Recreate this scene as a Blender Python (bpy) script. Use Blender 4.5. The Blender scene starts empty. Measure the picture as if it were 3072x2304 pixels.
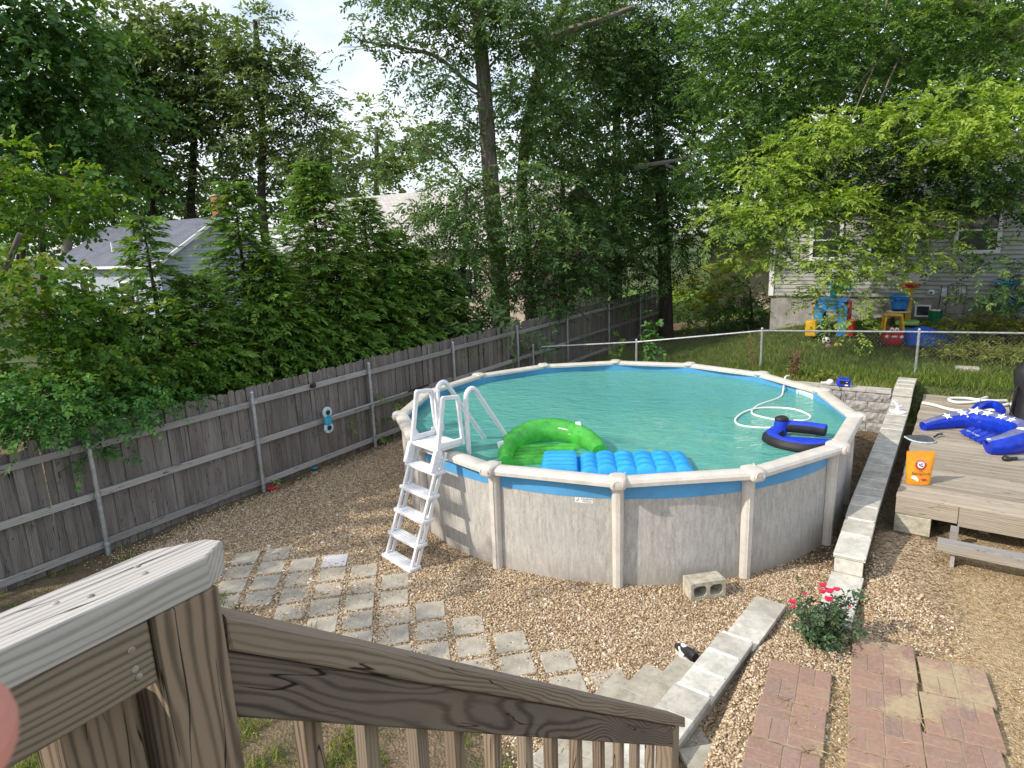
import bpy, bmesh, math, random
import numpy as np
from mathutils import Vector, Matrix

R = math.radians
scene = bpy.context.scene
COL = scene.collection
rnd = random.Random(7)
rng = np.random.default_rng(7)

# ------------------------------------------------------------------ camera, sky, sun, exposure
CAM_H, PITCH, ROLL, FPX = 3.7613, 0.2202, 0.0377, 1962.59
_f = np.array([0, math.cos(PITCH), -math.sin(PITCH)]); _r = np.array([1.0, 0, 0]); _d = np.cross(_f, _r)
CAM_R = math.cos(ROLL) * _r + math.sin(ROLL) * _d
CAM_D = -math.sin(ROLL) * _r + math.cos(ROLL) * _d
CAM_F = _f
cam_data = bpy.data.cameras.new('camera')
cam = bpy.data.objects.new('camera', cam_data); COL.objects.link(cam)
cam_data.sensor_width = 36.0; cam_data.lens = FPX / 3072 * 36.0
cam_data.clip_start = 0.02; cam_data.clip_end = 1500
cam.matrix_world = Matrix(((CAM_R[0], -CAM_D[0], -CAM_F[0], 0), (CAM_R[1], -CAM_D[1], -CAM_F[1], 0),
                           (CAM_R[2], -CAM_D[2], -CAM_F[2], CAM_H), (0, 0, 0, 1)))
scene.camera = cam
cam_data.dof.use_dof = True; cam_data.dof.focus_distance = 7.0; cam_data.dof.aperture_fstop = 22.0

SUN_TRAVEL = Vector((0.950, 0.312, 0)).normalized()
SUN_ELEV = R(36)
world = bpy.data.worlds.new('World'); scene.world = world; world.use_nodes = True
wn = world.node_tree; wn.nodes.clear()
w_out = wn.nodes.new('ShaderNodeOutputWorld'); w_bg = wn.nodes.new('ShaderNodeBackground')
w_sky = wn.nodes.new('ShaderNodeTexSky'); w_sky.sky_type = 'NISHITA'; w_sky.sun_disc = False
w_sky.sun_elevation = SUN_ELEV; w_sky.sun_rotation = math.atan2(-SUN_TRAVEL.x, -SUN_TRAVEL.y)
w_sky.air_density = 1.0; w_sky.dust_density = 1.5; w_sky.ozone_density = 1.0
w_tc = wn.nodes.new('ShaderNodeTexCoord'); w_map = wn.nodes.new('ShaderNodeMapping')
w_map.inputs['Scale'].default_value = (1.0, 1.0, 2.6); w_map.inputs['Location'].default_value = (0.4, 0.2, 0.0)
w_noise = wn.nodes.new('ShaderNodeTexNoise'); w_noise.inputs['Scale'].default_value = 3.2
w_noise.inputs['Detail'].default_value = 9; w_noise.inputs['Roughness'].default_value = 0.55
w_ramp = wn.nodes.new('ShaderNodeValToRGB')
w_ramp.color_ramp.elements[0].position = 0.28; w_ramp.color_ramp.elements[0].color = (0, 0, 0, 1)
w_ramp.color_ramp.elements[1].position = 0.60; w_ramp.color_ramp.elements[1].color = (0.85, 0.85, 0.85, 1)
w_mix = wn.nodes.new('ShaderNodeMix'); w_mix.data_type = 'RGBA'
w_mix.inputs['B'].default_value = (6.5, 6.8, 7.2, 1)
wn.links.new(w_tc.outputs['Generated'], w_map.inputs['Vector']); wn.links.new(w_map.outputs[0], w_noise.inputs['Vector'])
wn.links.new(w_noise.outputs['Fac'], w_ramp.inputs['Fac']); wn.links.new(w_ramp.outputs['Color'], w_mix.inputs['Factor'])
wn.links.new(w_sky.outputs[0], w_mix.inputs['A']); wn.links.new(w_mix.outputs['Result'], w_bg.inputs['Color'])
w_bg.inputs['Strength'].default_value = 0.145
wn.links.new(w_bg.outputs[0], w_out.inputs['Surface'])
sun_data = bpy.data.lights.new('sun', 'SUN'); sun_data.energy = 3.1; sun_data.angle = R(0.55); sun_data.color = (1.0, 0.91, 0.78)
sun = bpy.data.objects.new('sun', sun_data); COL.objects.link(sun)
_sd = Vector((SUN_TRAVEL.x * math.cos(SUN_ELEV), SUN_TRAVEL.y * math.cos(SUN_ELEV), -math.sin(SUN_ELEV)))
sun.rotation_euler = _sd.to_track_quat('-Z', 'Y').to_euler(); sun.location = (-20, -8, 30)
vs = scene.view_settings
scene.display_settings.display_device = 'sRGB'
vs.view_transform = 'Standard'; vs.look = 'None'; vs.gamma = 1.0; vs.use_curve_mapping = False; vs.exposure = 0.58
try:
    scene.cycles.max_bounces = 8; scene.cycles.transparent_max_bounces = 8
    scene.cycles.use_denoising = True
except Exception:
    pass

# ------------------------------------------------------------------ survey helpers
CAM_O = np.array([0, 0, CAM_H])
def ray(x, y):
    return CAM_R * ((x - 1536) / FPX) + CAM_D * ((y - 1152) / FPX) + CAM_F
def at(x, y, Y):
    d = ray(x, y); return CAM_O + d * (Y / d[1])
def atz(x, y, z):
    d = ray(x, y); return CAM_O + d * ((z - CAM_H) / d[2])
NX, NY = 0.841, -0.541        # across the yard (to the right)
DX, DY = 0.541, 0.841         # along the fence (away)
def uv(u, v, z=0.0):
    return np.array([NX * u + DX * v, NY * u + DY * v, z])
def to_uv(x, y):
    return NX * x + NY * y, DX * x + DY * y
def sstep(a, b, x):
    t = np.clip((np.asarray(x, float) - a) / (b - a), 0, 1); return t * t * (3 - 2 * t)
_ph = np.random.default_rng(3).uniform(0, 6.28, 24)
def wob(x, y, s=1.0):
    return (np.sin(x * 1.3 * s + _ph[0]) * np.cos(y * 1.1 * s + _ph[1]) + 0.5 * np.sin(x * 2.9 * s + y * 1.7 * s + _ph[2])
            + 0.35 * np.sin(x * 5.3 * s - y * 4.1 * s + _ph[3]) + 0.25 * np.sin(x * 9.7 * s + y * 11.3 * s + _ph[4])) / 2.1
def ground_z(x, y):
    x = np.asarray(x, float); y = np.asarray(y, float)
    u, v = to_uv(x, y)
    ub = -1.12 + 0.72 * sstep(5.7, 6.6, v)
    u0 = np.where(u > -0.33, 14.28, 13.42)
    terrace = 0.14 * sstep(0, 1, (u - ub) / (0.12 + 0.9 * np.exp(-((v - 6.1) / 0.35) ** 2)))
    upper = sstep(0, 0.16, v - u0) * (0.70 * sstep(-8.4, -2.2, u)) - 0.12 * sstep(14.5, 16.5, v) * sstep(-8, -2, u)
    bank = 0.46 * sstep(19.2, 21.6, v) * sstep(-6.0, -0.5, u)
    right_bank = 0.35 * sstep(16, 20, v) * sstep(2, 6, u)
    z = np.where(v < u0, terrace * (1 - sstep(-0.12, 0.0, v - u0)), 0) + upper + bank + right_bank
    z = z + 0.012 * wob(x, y, 1.7)
    return np.where(u < -8.7, -0.02 + 0.03 * wob(x, y), z)

# ------------------------------------------------------------------ object helpers
def tag(o, label=None, cat=None, group=None, kind=None):
    if label: o['label'] = label
    if cat: o['category'] = cat
    if group: o['group'] = group
    if kind: o['kind'] = kind
    return o
def thing(name, loc, label, cat, rz=0.0, group=None):
    o = bpy.data.objects.new(name, None); COL.objects.link(o)
    o.empty_display_size = 0.1
    o.location = Vector([float(q) for q in loc]); o.rotation_euler = (0, 0, rz)
    return tag(o, label, cat, group)
def link(name, me, parent=None):
    o = bpy.data.objects.new(name, me); COL.objects.link(o)
    if parent is not None: o.parent = parent
    return o
def root_of(o):
    while o.parent is not None: o = o.parent
    return o
def copy_tree(o, parent=None):
    c = o.copy(); COL.objects.link(c)
    if parent is not None: c.parent = parent
    for ch in list(o.children): copy_tree(ch, c)
    return c

class MB:
    """collects shapes, builds ONE mesh object"""
    def __init__(s): s.v = []; s.f = []; s.g = []; s.m = []
    def add(s, verts, faces, gc=None, mi=0):
        o = len(s.v); s.v.extend([tuple(map(float, q)) for q in verts])
        s.g.extend([tuple(map(float, q)) for q in (gc if gc is not None else verts)])
        s.f.extend([tuple(i + o for i in q) for q in faces]); s.m.extend([mi] * len(faces))
    def box(s, c, h, ax=None, ch=0.0, mi=0, off=None):
        ax = np.eye(3) if ax is None else np.asarray(ax, float)
        c = np.asarray(c, float); h = np.asarray(h, float)
        off = np.array([rnd.uniform(0, 40) for _ in range(3)]) if off is None else np.asarray(off)
        if ch <= 0:
            L = [np.array([sx, sy, sz]) * h for sx in (-1, 1) for sy in (-1, 1) for sz in (-1, 1)]
            F = [(0, 1, 3, 2), (4, 6, 7, 5), (0, 4, 5, 1), (2, 3, 7, 6), (0, 2, 6, 4), (1, 5, 7, 3)]
        else:
            L = []; idx = {}
            for sx in (-1, 1):
                for sy in (-1, 1):
                    for sz in (-1, 1):
                        for a in range(3):
                            q = np.array([sx, sy, sz]) * (h - ch); q[a] = (sx, sy, sz)[a] * h[a]
                            idx[(sx, sy, sz, a)] = len(L); L.append(q)
            F = []
            for a in range(3):
                b, c2 = (a + 1) % 3, (a + 2) % 3
                for sg in (-1, 1):
                    q = []
                    for (p, r_) in ((-1, -1), (1, -1), (1, 1), (-1, 1)):
                        k = [0, 0, 0]; k[a] = sg; k[b] = p; k[c2] = r_; q.append(idx[(*k, a)])
                    F.append(tuple(q if sg > 0 else q[::-1]))
                for p in (-1, 1):
                    for r_ in (-1, 1):
                        k1 = [0, 0, 0]; k1[a] = -1; k1[b] = p; k1[c2] = r_
                        k2 = list(k1); k2[a] = 1
                        q = [idx[(*k1, b)], idx[(*k2, b)], idx[(*k2, c2)], idx[(*k1, c2)]]
                        F.append(tuple(q if p * r_ < 0 else q[::-1]))
            for sx in (-1, 1):
                for sy in (-1, 1):
                    for sz in (-1, 1):
                        q = [idx[(sx, sy, sz, a)] for a in range(3)]
                        F.append(tuple(q if sx * sy * sz > 0 else q[::-1]))
        s.add([c + q @ ax for q in L], F, [q + off for q in L], mi)
        return s
    def tube(s, pts, rad, n=8, cap=True, mi=0, squash=None):
        P = np.asarray(pts, float); m = len(P)
        rad = np.full(m, rad, float) if np.isscalar(rad) else np.asarray(rad, float)
        T = np.gradient(P, axis=0); T /= np.linalg.norm(T, axis=1)[:, None] + 1e-12
        up = np.array([0, 0, 1.0]) if abs(T[0][2]) < 0.9 else np.array([1.0, 0, 0])
        a = np.cross(T[0], up); a /= np.linalg.norm(a)
        V = []; F = []
        for i in range(m):
            a = a - T[i] * (a @ T[i]); a /= np.linalg.norm(a) + 1e-12; b = np.cross(T[i], a)
            for k in range(n):
                t = 2 * math.pi * k / n
                V.append(P[i] + rad[i] * (a * math.cos(t) + b * math.sin(t) * (squash or 1)))
        for i in range(m - 1):
            for k in range(n):
                k2 = (k + 1) % n
                F.append((i * n + k, i * n + k2, (i + 1) * n + k2, (i + 1) * n + k))
        if cap:
            F.append(tuple(range(n))[::-1]); F.append(tuple((m - 1) * n + k for k in range(n)))
        L = np.concatenate([[0], np.cumsum(np.linalg.norm(np.diff(P, axis=0), axis=1))])
        o = rnd.uniform(0, 30)
        G = [(L[i] + o, rad[i] * math.cos(2 * math.pi * k / n) + o, rad[i] * math.sin(2 * math.pi * k / n)) for i in range(m) for k in range(n)]
        s.add(V, F, G, mi); return s
    def rings(s, rings, close=True, cap=True, mi=0):
        """loft a list of equal-length rings"""
        n = len(rings[0]); V = [q for r_ in rings for q in r_]; F = []
        for i in range(len(rings) - 1):
            for k in range(n if close else n - 1):
                k2 = (k + 1) % n
                F.append((i * n + k, i * n + k2, (i + 1) * n + k2, (i + 1) * n + k))
        if cap and close:
            F.append(tuple(range(n))[::-1]); F.append(tuple((len(rings) - 1) * n + k for k in range(n)))
        s.add(V, F, None, mi); return s
    def lathe(s, prof, c=(0, 0, 0), n=20, mi=0, cap=True, sx=1.0, sy=1.0, ax=None):
        c = np.asarray(c, float); ax = np.eye(3) if ax is None else np.asarray(ax, float)
        rg = [[c + np.array([r_ * math.cos(2 * math.pi * k / n) * sx, r_ * math.sin(2 * math.pi * k / n) * sy, z]) @ ax for k in range(n)] for r_, z in prof]
        return s.rings(rg, True, cap, mi)
    def ellip(s, c, r_, n=14, m=9, e=1.0, ax=None, mi=0):
        c = np.asarray(c, float); r_ = np.asarray(r_, float); ax = np.eye(3) if ax is None else np.asarray(ax, float)
        sp = lambda q: math.copysign(abs(q) ** e, q)
        rg = []
        for i in range(m + 1):
            p = -math.pi / 2 + math.pi * i / m; cp = max(math.cos(p), 0.02)
            rg.append([c + np.array([sp(cp) * sp(math.cos(2 * math.pi * k / n)), sp(cp) * sp(math.sin(2 * math.pi * k / n)), sp(math.sin(p))]) * r_ @ ax for k in range(n)])
        return s.rings(rg, True, True, mi)
    def poly(s, pts2, z0, z1, c=(0, 0, 0), ax=None, mi=0):
        c = np.asarray(c, float); ax = np.eye(3) if ax is None else np.asarray(ax, float); n = len(pts2)
        V = [c + np.array([p[0], p[1], z]) @ ax for z in (z0, z1) for p in pts2]
        G = [np.array([p[0], p[1], z]) for z in (z0, z1) for p in pts2]
        F = [tuple(range(n))[::-1], tuple(n + k for k in range(n))] + [(k, (k + 1) % n, n + (k + 1) % n, n + k) for k in range(n)]
        s.add(V, F, G, mi); return s
    def mesh(s, name, mats, smooth=False, origin=None, fix=True):
        me = bpy.data.meshes.new(name)
        V = np.array(s.v, float)
        if origin is not None: V = V - np.asarray(origin, float)
        me.from_pydata([tuple(q) for q in V], [], s.f)
        a = me.attributes.new('gc', 'FLOAT_VECTOR', 'POINT'); a.data.foreach_set('vector', np.array(s.g, np.float32).ravel())
        for m in (mats if isinstance(mats, (list, tuple)) else [mats]): me.materials.append(m)
        if max(s.m, default=0) > 0: me.polygons.foreach_set('material_index', np.array(s.m, np.int32))
        if fix:
            bm = bmesh.new(); bm.from_mesh(me); bmesh.ops.recalc_face_normals(bm, faces=bm.faces[:]); bm.to_mesh(me); bm.free()
        if smooth:
            me.polygons.foreach_set('use_smooth', np.ones(len(me.polygons), bool))
            try: me.set_sharp_from_angle(angle=R(smooth if smooth is not True else 42))
            except Exception: pass
        me.update(); return me
    def build(s, name, mats, parent=None, smooth=False, world=False, label=None, fix=True):
        """world=True: the shapes were given in world coordinates under a parent that only translates"""
        org = None
        if world and parent is not None:
            org = np.array(root_of(parent).location)
        o = link(name, s.mesh(name, mats, smooth, org, fix), parent)
        if label: o['label'] = label
        return o
def axes_z(a):
    return np.array([[math.cos(a), math.sin(a), 0], [-math.sin(a), math.cos(a), 0], [0, 0, 1.0]])
def axes_dir(d, up=(0, 0, 1)):
    d = np.asarray(d, float); d = d / np.linalg.norm(d); up = np.asarray(up, float)
    y = np.cross(up, d); y /= np.linalg.norm(y); return np.array([d, y, np.cross(d, y)])
N_ANG = math.atan2(NY, NX)
AX_N = np.array([[NX, NY, 0], [DX, DY, 0], [0, 0, 1.0]])        # x across the yard, y along the fence
AX_D = np.array([[DX, DY, 0], [-NX, -NY, 0], [0, 0, 1.0]])      # x along the fence
def text_geo(txt, size, font_extr=0.0):
    cu = bpy.data.curves.new('lettering', 'FONT'); cu.body = txt; cu.size = size; cu.align_x = 'CENTER'; cu.align_y = 'CENTER'; cu.resolution_u = 2
    ob = bpy.data.objects.new('lettering', cu)
    me = ob.to_mesh(); V = [tuple(q.co) for q in me.vertices]; F = [tuple(p.vertices) for p in me.polygons]
    ob.to_mesh_clear(); bpy.data.objects.remove(ob); bpy.data.curves.remove(cu); return V, F
def curve_pts(P, n=6, closed=False):
    P = np.asarray(P, float); m = len(P); out = []
    for i in range(m if closed else m - 1):
        p0 = P[(i - 1) % m] if closed or i > 0 else P[i]; p1 = P[i]; p2 = P[(i + 1) % m]
        p3 = P[(i + 2) % m] if closed or i + 2 < m else p2
        for k in range(n):
            t = k / n
            out.append(0.5 * ((2 * p1) + (-p0 + p2) * t + (2 * p0 - 5 * p1 + 4 * p2 - p3) * t * t + (-p0 + 3 * p1 - 3 * p2 + p3) * t ** 3))
    if not closed: out.append(P[-1])
    return np.array(out)

# ------------------------------------------------------------------ materials
def new_mat(name):
    m = bpy.data.materials.new(name); m.use_nodes = True; nt = m.node_tree
    return m, nt, nt.nodes['Principled BSDF'], nt.nodes['Material Output']
def nd(nt, t, **kw):
    n = nt.nodes.new(t)
    for k, v in kw.items():
        if k in n.inputs: n.inputs[k].default_value = v
        else: setattr(n, k, v)
    return n
def ramp(nt, fac, stops):
    n = nt.nodes.new('ShaderNodeValToRGB'); cr = n.color_ramp
    while len(cr.elements) < len(stops): cr.elements.new(0.5)
    for e, (p, c) in zip(cr.elements, stops): e.position = p; e.color = (*c, 1)
    nt.links.new(fac, n.inputs['Fac']); return n.outputs['Color']
def mixc(nt, fac, a, b, mode='MIX'):
    n = nt.nodes.new('ShaderNodeMix'); n.data_type = 'RGBA'; n.blend_type = mode
    for s, q in (('Factor', fac), ('A', a), ('B', b)):
        if isinstance(q, (float, int)): n.inputs[s].default_value = q
        elif isinstance(q, tuple): n.inputs[s].default_value = (*q, 1)
        else: nt.links.new(q, n.inputs[s])
    return n.outputs['Result']
def math_(nt, op, a, b=None, c=None):
    n = nt.nodes.new('ShaderNodeMath'); n.operation = op
    for i, q in enumerate((a, b, c)):
        if q is None: continue
        if isinstance(q, (int, float)): n.inputs[i].default_value = q
        else: nt.links.new(q, n.inputs[i])
    return n.outputs[0]
def vmath(nt, op, a, b=None):
    n = nt.nodes.new('ShaderNodeVectorMath'); n.operation = op
    for i, q in enumerate((a, b)):
        if q is None: continue
        if isinstance(q, tuple): n.inputs[i].default_value = q
        else: nt.links.new(q, n.inputs[i])
    return n.outputs['Value'] if op == 'LENGTH' else n.outputs[0]
def noise(nt, vec, scale, detail=4, rough=0.55, dist=0.0):
    n = nt.nodes.new('ShaderNodeTexNoise'); n.inputs['Scale'].default_value = scale; n.inputs['Detail'].default_value = detail
    n.inputs['Roughness'].default_value = rough; n.inputs['Distortion'].default_value = dist
    nt.links.new(vec, n.inputs['Vector']); return n.outputs['Fac']
def bump(nt, h, bsdf, strength=0.4, dist=0.01):
    n = nt.nodes.new('ShaderNodeBump'); n.inputs['Strength'].default_value = strength; n.inputs['Distance'].default_value = dist
    nt.links.new(h, n.inputs['Height']); nt.links.new(n.outputs[0], bsdf.inputs['Normal']); return n
def gc_vec(nt, per_object=True):
    a = nt.nodes.new('ShaderNodeAttribute'); a.attribute_name = 'gc'
    if not per_object: return a.outputs['Vector']
    oi = nt.nodes.new('ShaderNodeObjectInfo')
    r = math_(nt, 'MULTIPLY', oi.outputs['Random'], 57.0)
    cb = nt.nodes.new('ShaderNodeCombineXYZ')
    for i in range(3): nt.links.new(r, cb.inputs[i])
    return vmath(nt, 'ADD', a.outputs['Vector'], cb.outputs[0])
def plain(name, col, rough=0.5, var=0.12, scale=6.0, bmp=0.0, bscale=60.0, metal=0.0, spec=0.4, dirt=None):
    m, nt, b, o = new_mat(name)
    tc = nt.nodes.new('ShaderNodeTexCoord')
    f = noise(nt, tc.outputs['Object'], scale, 5, 0.6)
    d = tuple(max(c * (1 - 2.2 * var), 0) for c in col); l = tuple(min(c * (1 + 2.0 * var), 1) for c in col)
    c = ramp(nt, f, [(0.3, d), (0.7, l)])
    if dirt:
        f2 = noise(nt, tc.outputs['Object'], scale * 2.7, 6, 0.7)
        c = mixc(nt, ramp(nt, f2, [(0.5, (0, 0, 0)), (0.72, (0.8, 0.8, 0.8))]), c, dirt)
    nt.links.new(c, b.inputs['Base Color'])
    b.inputs['Roughness'].default_value = rough; b.inputs['Metallic'].default_value = metal
    b.inputs['Specular IOR Level'].default_value = spec
    if bmp: bump(nt, noise(nt, tc.outputs['Object'], bscale, 5, 0.6), b, bmp, 0.01)
    return m
def wood(name, light, dark, stain, ringf=55.0, warp=0.035, streak=0.55, rough=0.8, mould=0.35, contrast=0.5, bstr=0.5, lof=(1.6, 7.0, 7.0)):
    m, nt, b, o = new_mat(name)
    g = gc_vec(nt)
    lo = noise(nt, vmath(nt, 'MULTIPLY', g, lof), 1.0, 2, 0.5)
    sx = nt.nodes.new('ShaderNodeSeparateXYZ'); nt.links.new(g, sx.inputs[0])
    w = math_(nt, 'MULTIPLY', math_(nt, 'SUBTRACT', lo, 0.5), warp * 8)
    yy = math_(nt, 'ADD', sx.outputs['Y'], w); zz = math_(nt, 'ADD', sx.outputs['Z'], math_(nt, 'MULTIPLY', w, 0.7))
    cb = nt.nodes.new('ShaderNodeCombineXYZ'); nt.links.new(yy, cb.inputs[1]); nt.links.new(zz, cb.inputs[2])
    rr = math_(nt, 'MULTIPLY', vmath(nt, 'LENGTH', cb.outputs[0]), ringf * 6.283)
    mid = noise(nt, vmath(nt, 'MULTIPLY', g, (5.0, 38.0, 38.0)), 1.0, 3, 0.6)
    rr = math_(nt, 'ADD', rr, math_(nt, 'MULTIPLY', mid, 5.0))
    ring0 = math_(nt, 'SUBTRACT', 1.0, math_(nt, 'POWER', math_(nt, 'MULTIPLY_ADD', math_(nt, 'SINE', rr), 0.5, 0.5), 2.2))
    amp = noise(nt, vmath(nt, 'MULTIPLY', g, (1.8, 11.0, 11.0)), 1.0, 2, 0.5)
    ring = math_(nt, 'SUBTRACT', 1.0, math_(nt, 'MULTIPLY', math_(nt, 'SUBTRACT', 1.0, ring0), math_(nt, 'MULTIPLY_ADD', amp, 1.5, 0.05)))
    st = noise(nt, vmath(nt, 'MULTIPLY', g, (3.5, 160.0, 160.0)), 1.0, 3, 0.6)
    st2 = noise(nt, vmath(nt, 'MULTIPLY', g, (1.1, 34.0, 34.0)), 1.0, 4, 0.65)
    f = math_(nt, 'ADD', math_(nt, 'MULTIPLY', ring, 1 - streak), math_(nt, 'MULTIPLY', math_(nt, 'MULTIPLY_ADD', st2, 0.75, math_(nt, 'MULTIPLY', st, 0.4)), streak))
    c = ramp(nt, f, [(max(0.5 - contrast, 0), dark), (0.5, tuple((a * 0.55 + q * 0.45) for a, q in zip(light, dark))), (min(0.5 + contrast * 0.6, 1), light)])
    big = noise(nt, vmath(nt, 'MULTIPLY', g, (1.3, 5.0, 5.0)), 1.0, 4, 0.6)
    c = mixc(nt, ramp(nt, big, [(0.42, (0, 0, 0)), (0.75, (mould, mould, mould))]), c, stain)
    oi = nt.nodes.new('ShaderNodeObjectInfo')
    tone = math_(nt, 'MULTIPLY_ADD', oi.outputs['Random'], 0.42, 0.79)
    tn = nt.nodes.new('ShaderNodeCombineXYZ')
    for i in range(3): nt.links.new(tone, tn.inputs[i])
    c = mixc(nt, 1.0, c, tn.outputs[0], 'MULTIPLY')
    # split cracks along the grain
    ck = noise(nt, vmath(nt, 'MULTIPLY', g, (1.5, 21.0, 21.0)), 1.0, 2, 0.5)
    ck2 = noise(nt, vmath(nt, 'MULTIPLY', g, (2.6, 9.0, 9.0)), 1.0, 1, 0.4)
    ca = math_(nt, 'ADD', math_(nt, 'ABSOLUTE', math_(nt, 'SUBTRACT', ck, 0.5)), math_(nt, 'MULTIPLY', math_(nt, 'MAXIMUM', math_(nt, 'SUBTRACT', 0.52, ck2), 0.0), 0.5))
    ckm = ramp(nt, ca, [(0.003, (1, 1, 1)), (0.009, (0, 0, 0))])
    c = mixc(nt, ckm, c, tuple(q * 0.25 for q in dark))
    nt.links.new(c, b.inputs['Base Color']); b.inputs['Roughness'].default_value = rough; b.inputs['Specular IOR Level'].default_value = 0.25
    hh = math_(nt, 'SUBTRACT', math_(nt, 'ADD', f, math_(nt, 'MULTIPLY', st, 0.5)), math_(nt, 'MULTIPLY', ckm, 1.2))
    bump(nt, hh, b, bstr, 0.0015)
    return m
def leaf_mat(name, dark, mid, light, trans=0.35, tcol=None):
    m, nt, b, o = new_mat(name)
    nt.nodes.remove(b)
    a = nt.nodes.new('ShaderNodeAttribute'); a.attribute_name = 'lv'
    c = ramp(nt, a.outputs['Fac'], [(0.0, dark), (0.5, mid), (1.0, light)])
    d = nd(nt, 'ShaderNodeBsdfPrincipled'); d.inputs['Roughness'].default_value = 0.55; d.inputs['Specular IOR Level'].default_value = 0.25
    t = nd(nt, 'ShaderNodeBsdfTranslucent')
    nt.links.new(c, d.inputs['Base Color'])
    tc = mixc(nt, 1.0, c, tcol or (1.5, 1.35, 0.55), 'MULTIPLY'); nt.links.new(tc, t.inputs['Color'])
    mx = nt.nodes.new('ShaderNodeMixShader'); mx.inputs[0].default_value = trans
    nt.links.new(d.outputs[0], mx.inputs[1]); nt.links.new(t.outputs[0], mx.inputs[2]); nt.links.new(mx.outputs[0], o.inputs['Surface'])
    return m

W_FENCE = wood('weathered_fence_wood', (0.24, 0.218, 0.202), (0.036, 0.030, 0.027), (0.085, 0.062, 0.05), ringf=70, warp=0.008, streak=0.8, mould=0.6, contrast=0.38)
W_RAILF = wood('fence_rail_wood', (0.37, 0.355, 0.34), (0.14, 0.13, 0.125), (0.22, 0.205, 0.195), ringf=90, warp=0.006, streak=0.65)
W_DECK = wood('grey_deck_wood', (0.39, 0.338, 0.268), (0.13, 0.105, 0.078), (0.26, 0.225, 0.18), ringf=80, warp=0.006, streak=0.75, contrast=0.42)
W_CAP = wood('silvered_rail_wood', (0.44, 0.42, 0.395), (0.09, 0.08, 0.072), (0.40, 0.38, 0.35), ringf=120, warp=0.005, streak=0.66, mould=0.4, contrast=0.40, bstr=0.35)
W_BOARD = wood('greybrown_board_wood', (0.235, 0.188, 0.145), (0.034, 0.023, 0.016), (0.15, 0.115, 0.08), ringf=150, warp=0.005, streak=0.48, mould=0.5, contrast=0.46, bstr=0.35)
W_POST = wood('brown_post_wood', (0.255, 0.192, 0.138), (0.028, 0.018, 0.012), (0.21, 0.17, 0.13), ringf=85, warp=0.007, streak=0.42, mould=0.45, contrast=0.5, bstr=0.45)
W_STAIR = wood('dark_stair_wood', (0.150, 0.118, 0.092), (0.012, 0.008, 0.006), (0.075, 0.064, 0.060), ringf=78, warp=0.028, streak=0.40, mould=0.6, contrast=0.48, bstr=0.3, lof=(1.05, 4.5, 4.5))
M_GALV = plain('galvanised_steel', (0.42, 0.44, 0.46), 0.45, 0.12, 9, 0.1, 120, metal=0.55, dirt=(0.22, 0.2, 0.18))
M_WHITE = plain('white_resin', (0.72, 0.73, 0.76), 0.4, 0.04, 8, dirt=(0.6, 0.59, 0.57))
M_WHITEH = plain('white_hose', (0.74, 0.74, 0.71), 0.45, 0.04, 8)
M_RIM = plain('almond_pool_resin', (0.57, 0.53, 0.48), 0.42, 0.06, 5, 0.08, 40, dirt=(0.47, 0.43, 0.38))
M_LINER = plain('blue_pool_liner', (0.085, 0.31, 0.58), 0.35, 0.06, 3, spec=0.4)
M_CONC = plain('grey_concrete', (0.43, 0.41, 0.36), 0.9, 0.13, 5, 0.35, 90, spec=0.2, dirt=(0.25, 0.24, 0.205))
M_CONC2 = plain('pale_concrete', (0.52, 0.505, 0.455), 0.9, 0.12, 6, 0.35, 90, spec=0.2, dirt=(0.33, 0.315, 0.275))
M_SLAB = plain('grey_slab_concrete', (0.375, 0.345, 0.285), 0.9, 0.12, 6, 0.3, 110, spec=0.2, dirt=(0.225, 0.21, 0.18))
M_BLOCK = plain('cinder_block_grey', (0.44, 0.41, 0.33), 0.95, 0.15, 14, 0.8, 130, spec=0.15, dirt=(0.32, 0.29, 0.22))
M_SPLIT = plain('split_face_block', (0.34, 0.335, 0.32), 0.95, 0.18, 12, 1.0, 45, spec=0.15, dirt=(0.24, 0.23, 0.21))
M_MORTAR = plain('white_mortar', (0.66, 0.65, 0.61), 0.95, 0.1, 20, 0.4, 120, spec=0.15)
M_BLACK = plain('black_cloth', (0.014, 0.014, 0.016), 0.6, 0.2, 6, 0.3, 25)
M_BLACKP = plain('black_plastic', (0.02, 0.02, 0.022), 0.4, 0.15, 9)
M_DGREY = plain('dark_grey_foam', (0.075, 0.075, 0.085), 0.7, 0.12, 12)
M_NBLUE = plain('blue_fabric', (0.012, 0.045, 0.52), 0.5, 0.1, 8)
M_MAT = plain('sky_blue_vinyl', (0.02, 0.30, 0.72), 0.3, 0.06, 4, spec=0.5)
M_RED = plain('red_plastic', (0.46, 0.02, 0.03), 0.4, 0.1, 8)
M_YEL = plain('yellow_plastic', (0.62, 0.36, 0.02), 0.45, 0.1, 8)
M_BLU = plain('blue_plastic', (0.03, 0.2, 0.52), 0.45, 0.1, 8)
M_TEAL = plain('teal_plastic', (0.01, 0.2, 0.22), 0.45, 0.1, 8)
M_GRN = plain('green_plastic', (0.02, 0.20, 0.09), 0.45, 0.1, 8)
M_LIME = plain('lime_plastic', (0.28, 0.5, 0.16), 0.45, 0.1, 8)
M_TARP = plain('bright_blue_tarp', (0.015, 0.13, 0.66), 0.45, 0.1, 5, 0.4, 14)
M_CREAM = plain('cream_plastic', (0.6, 0.53, 0.42), 0.5, 0.08, 8)
M_CYAN = plain('cyan_plastic', (0.03, 0.35, 0.5), 0.35, 0.12, 20)
M_PALEB = plain('pale_blue_plastic', (0.5, 0.62, 0.7), 0.35, 0.12, 20)
M_ORANGE = plain('orange_foil', (0.78, 0.29, 0.015), 0.32, 0.09, 9, 0.35, 26, spec=0.5)
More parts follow.
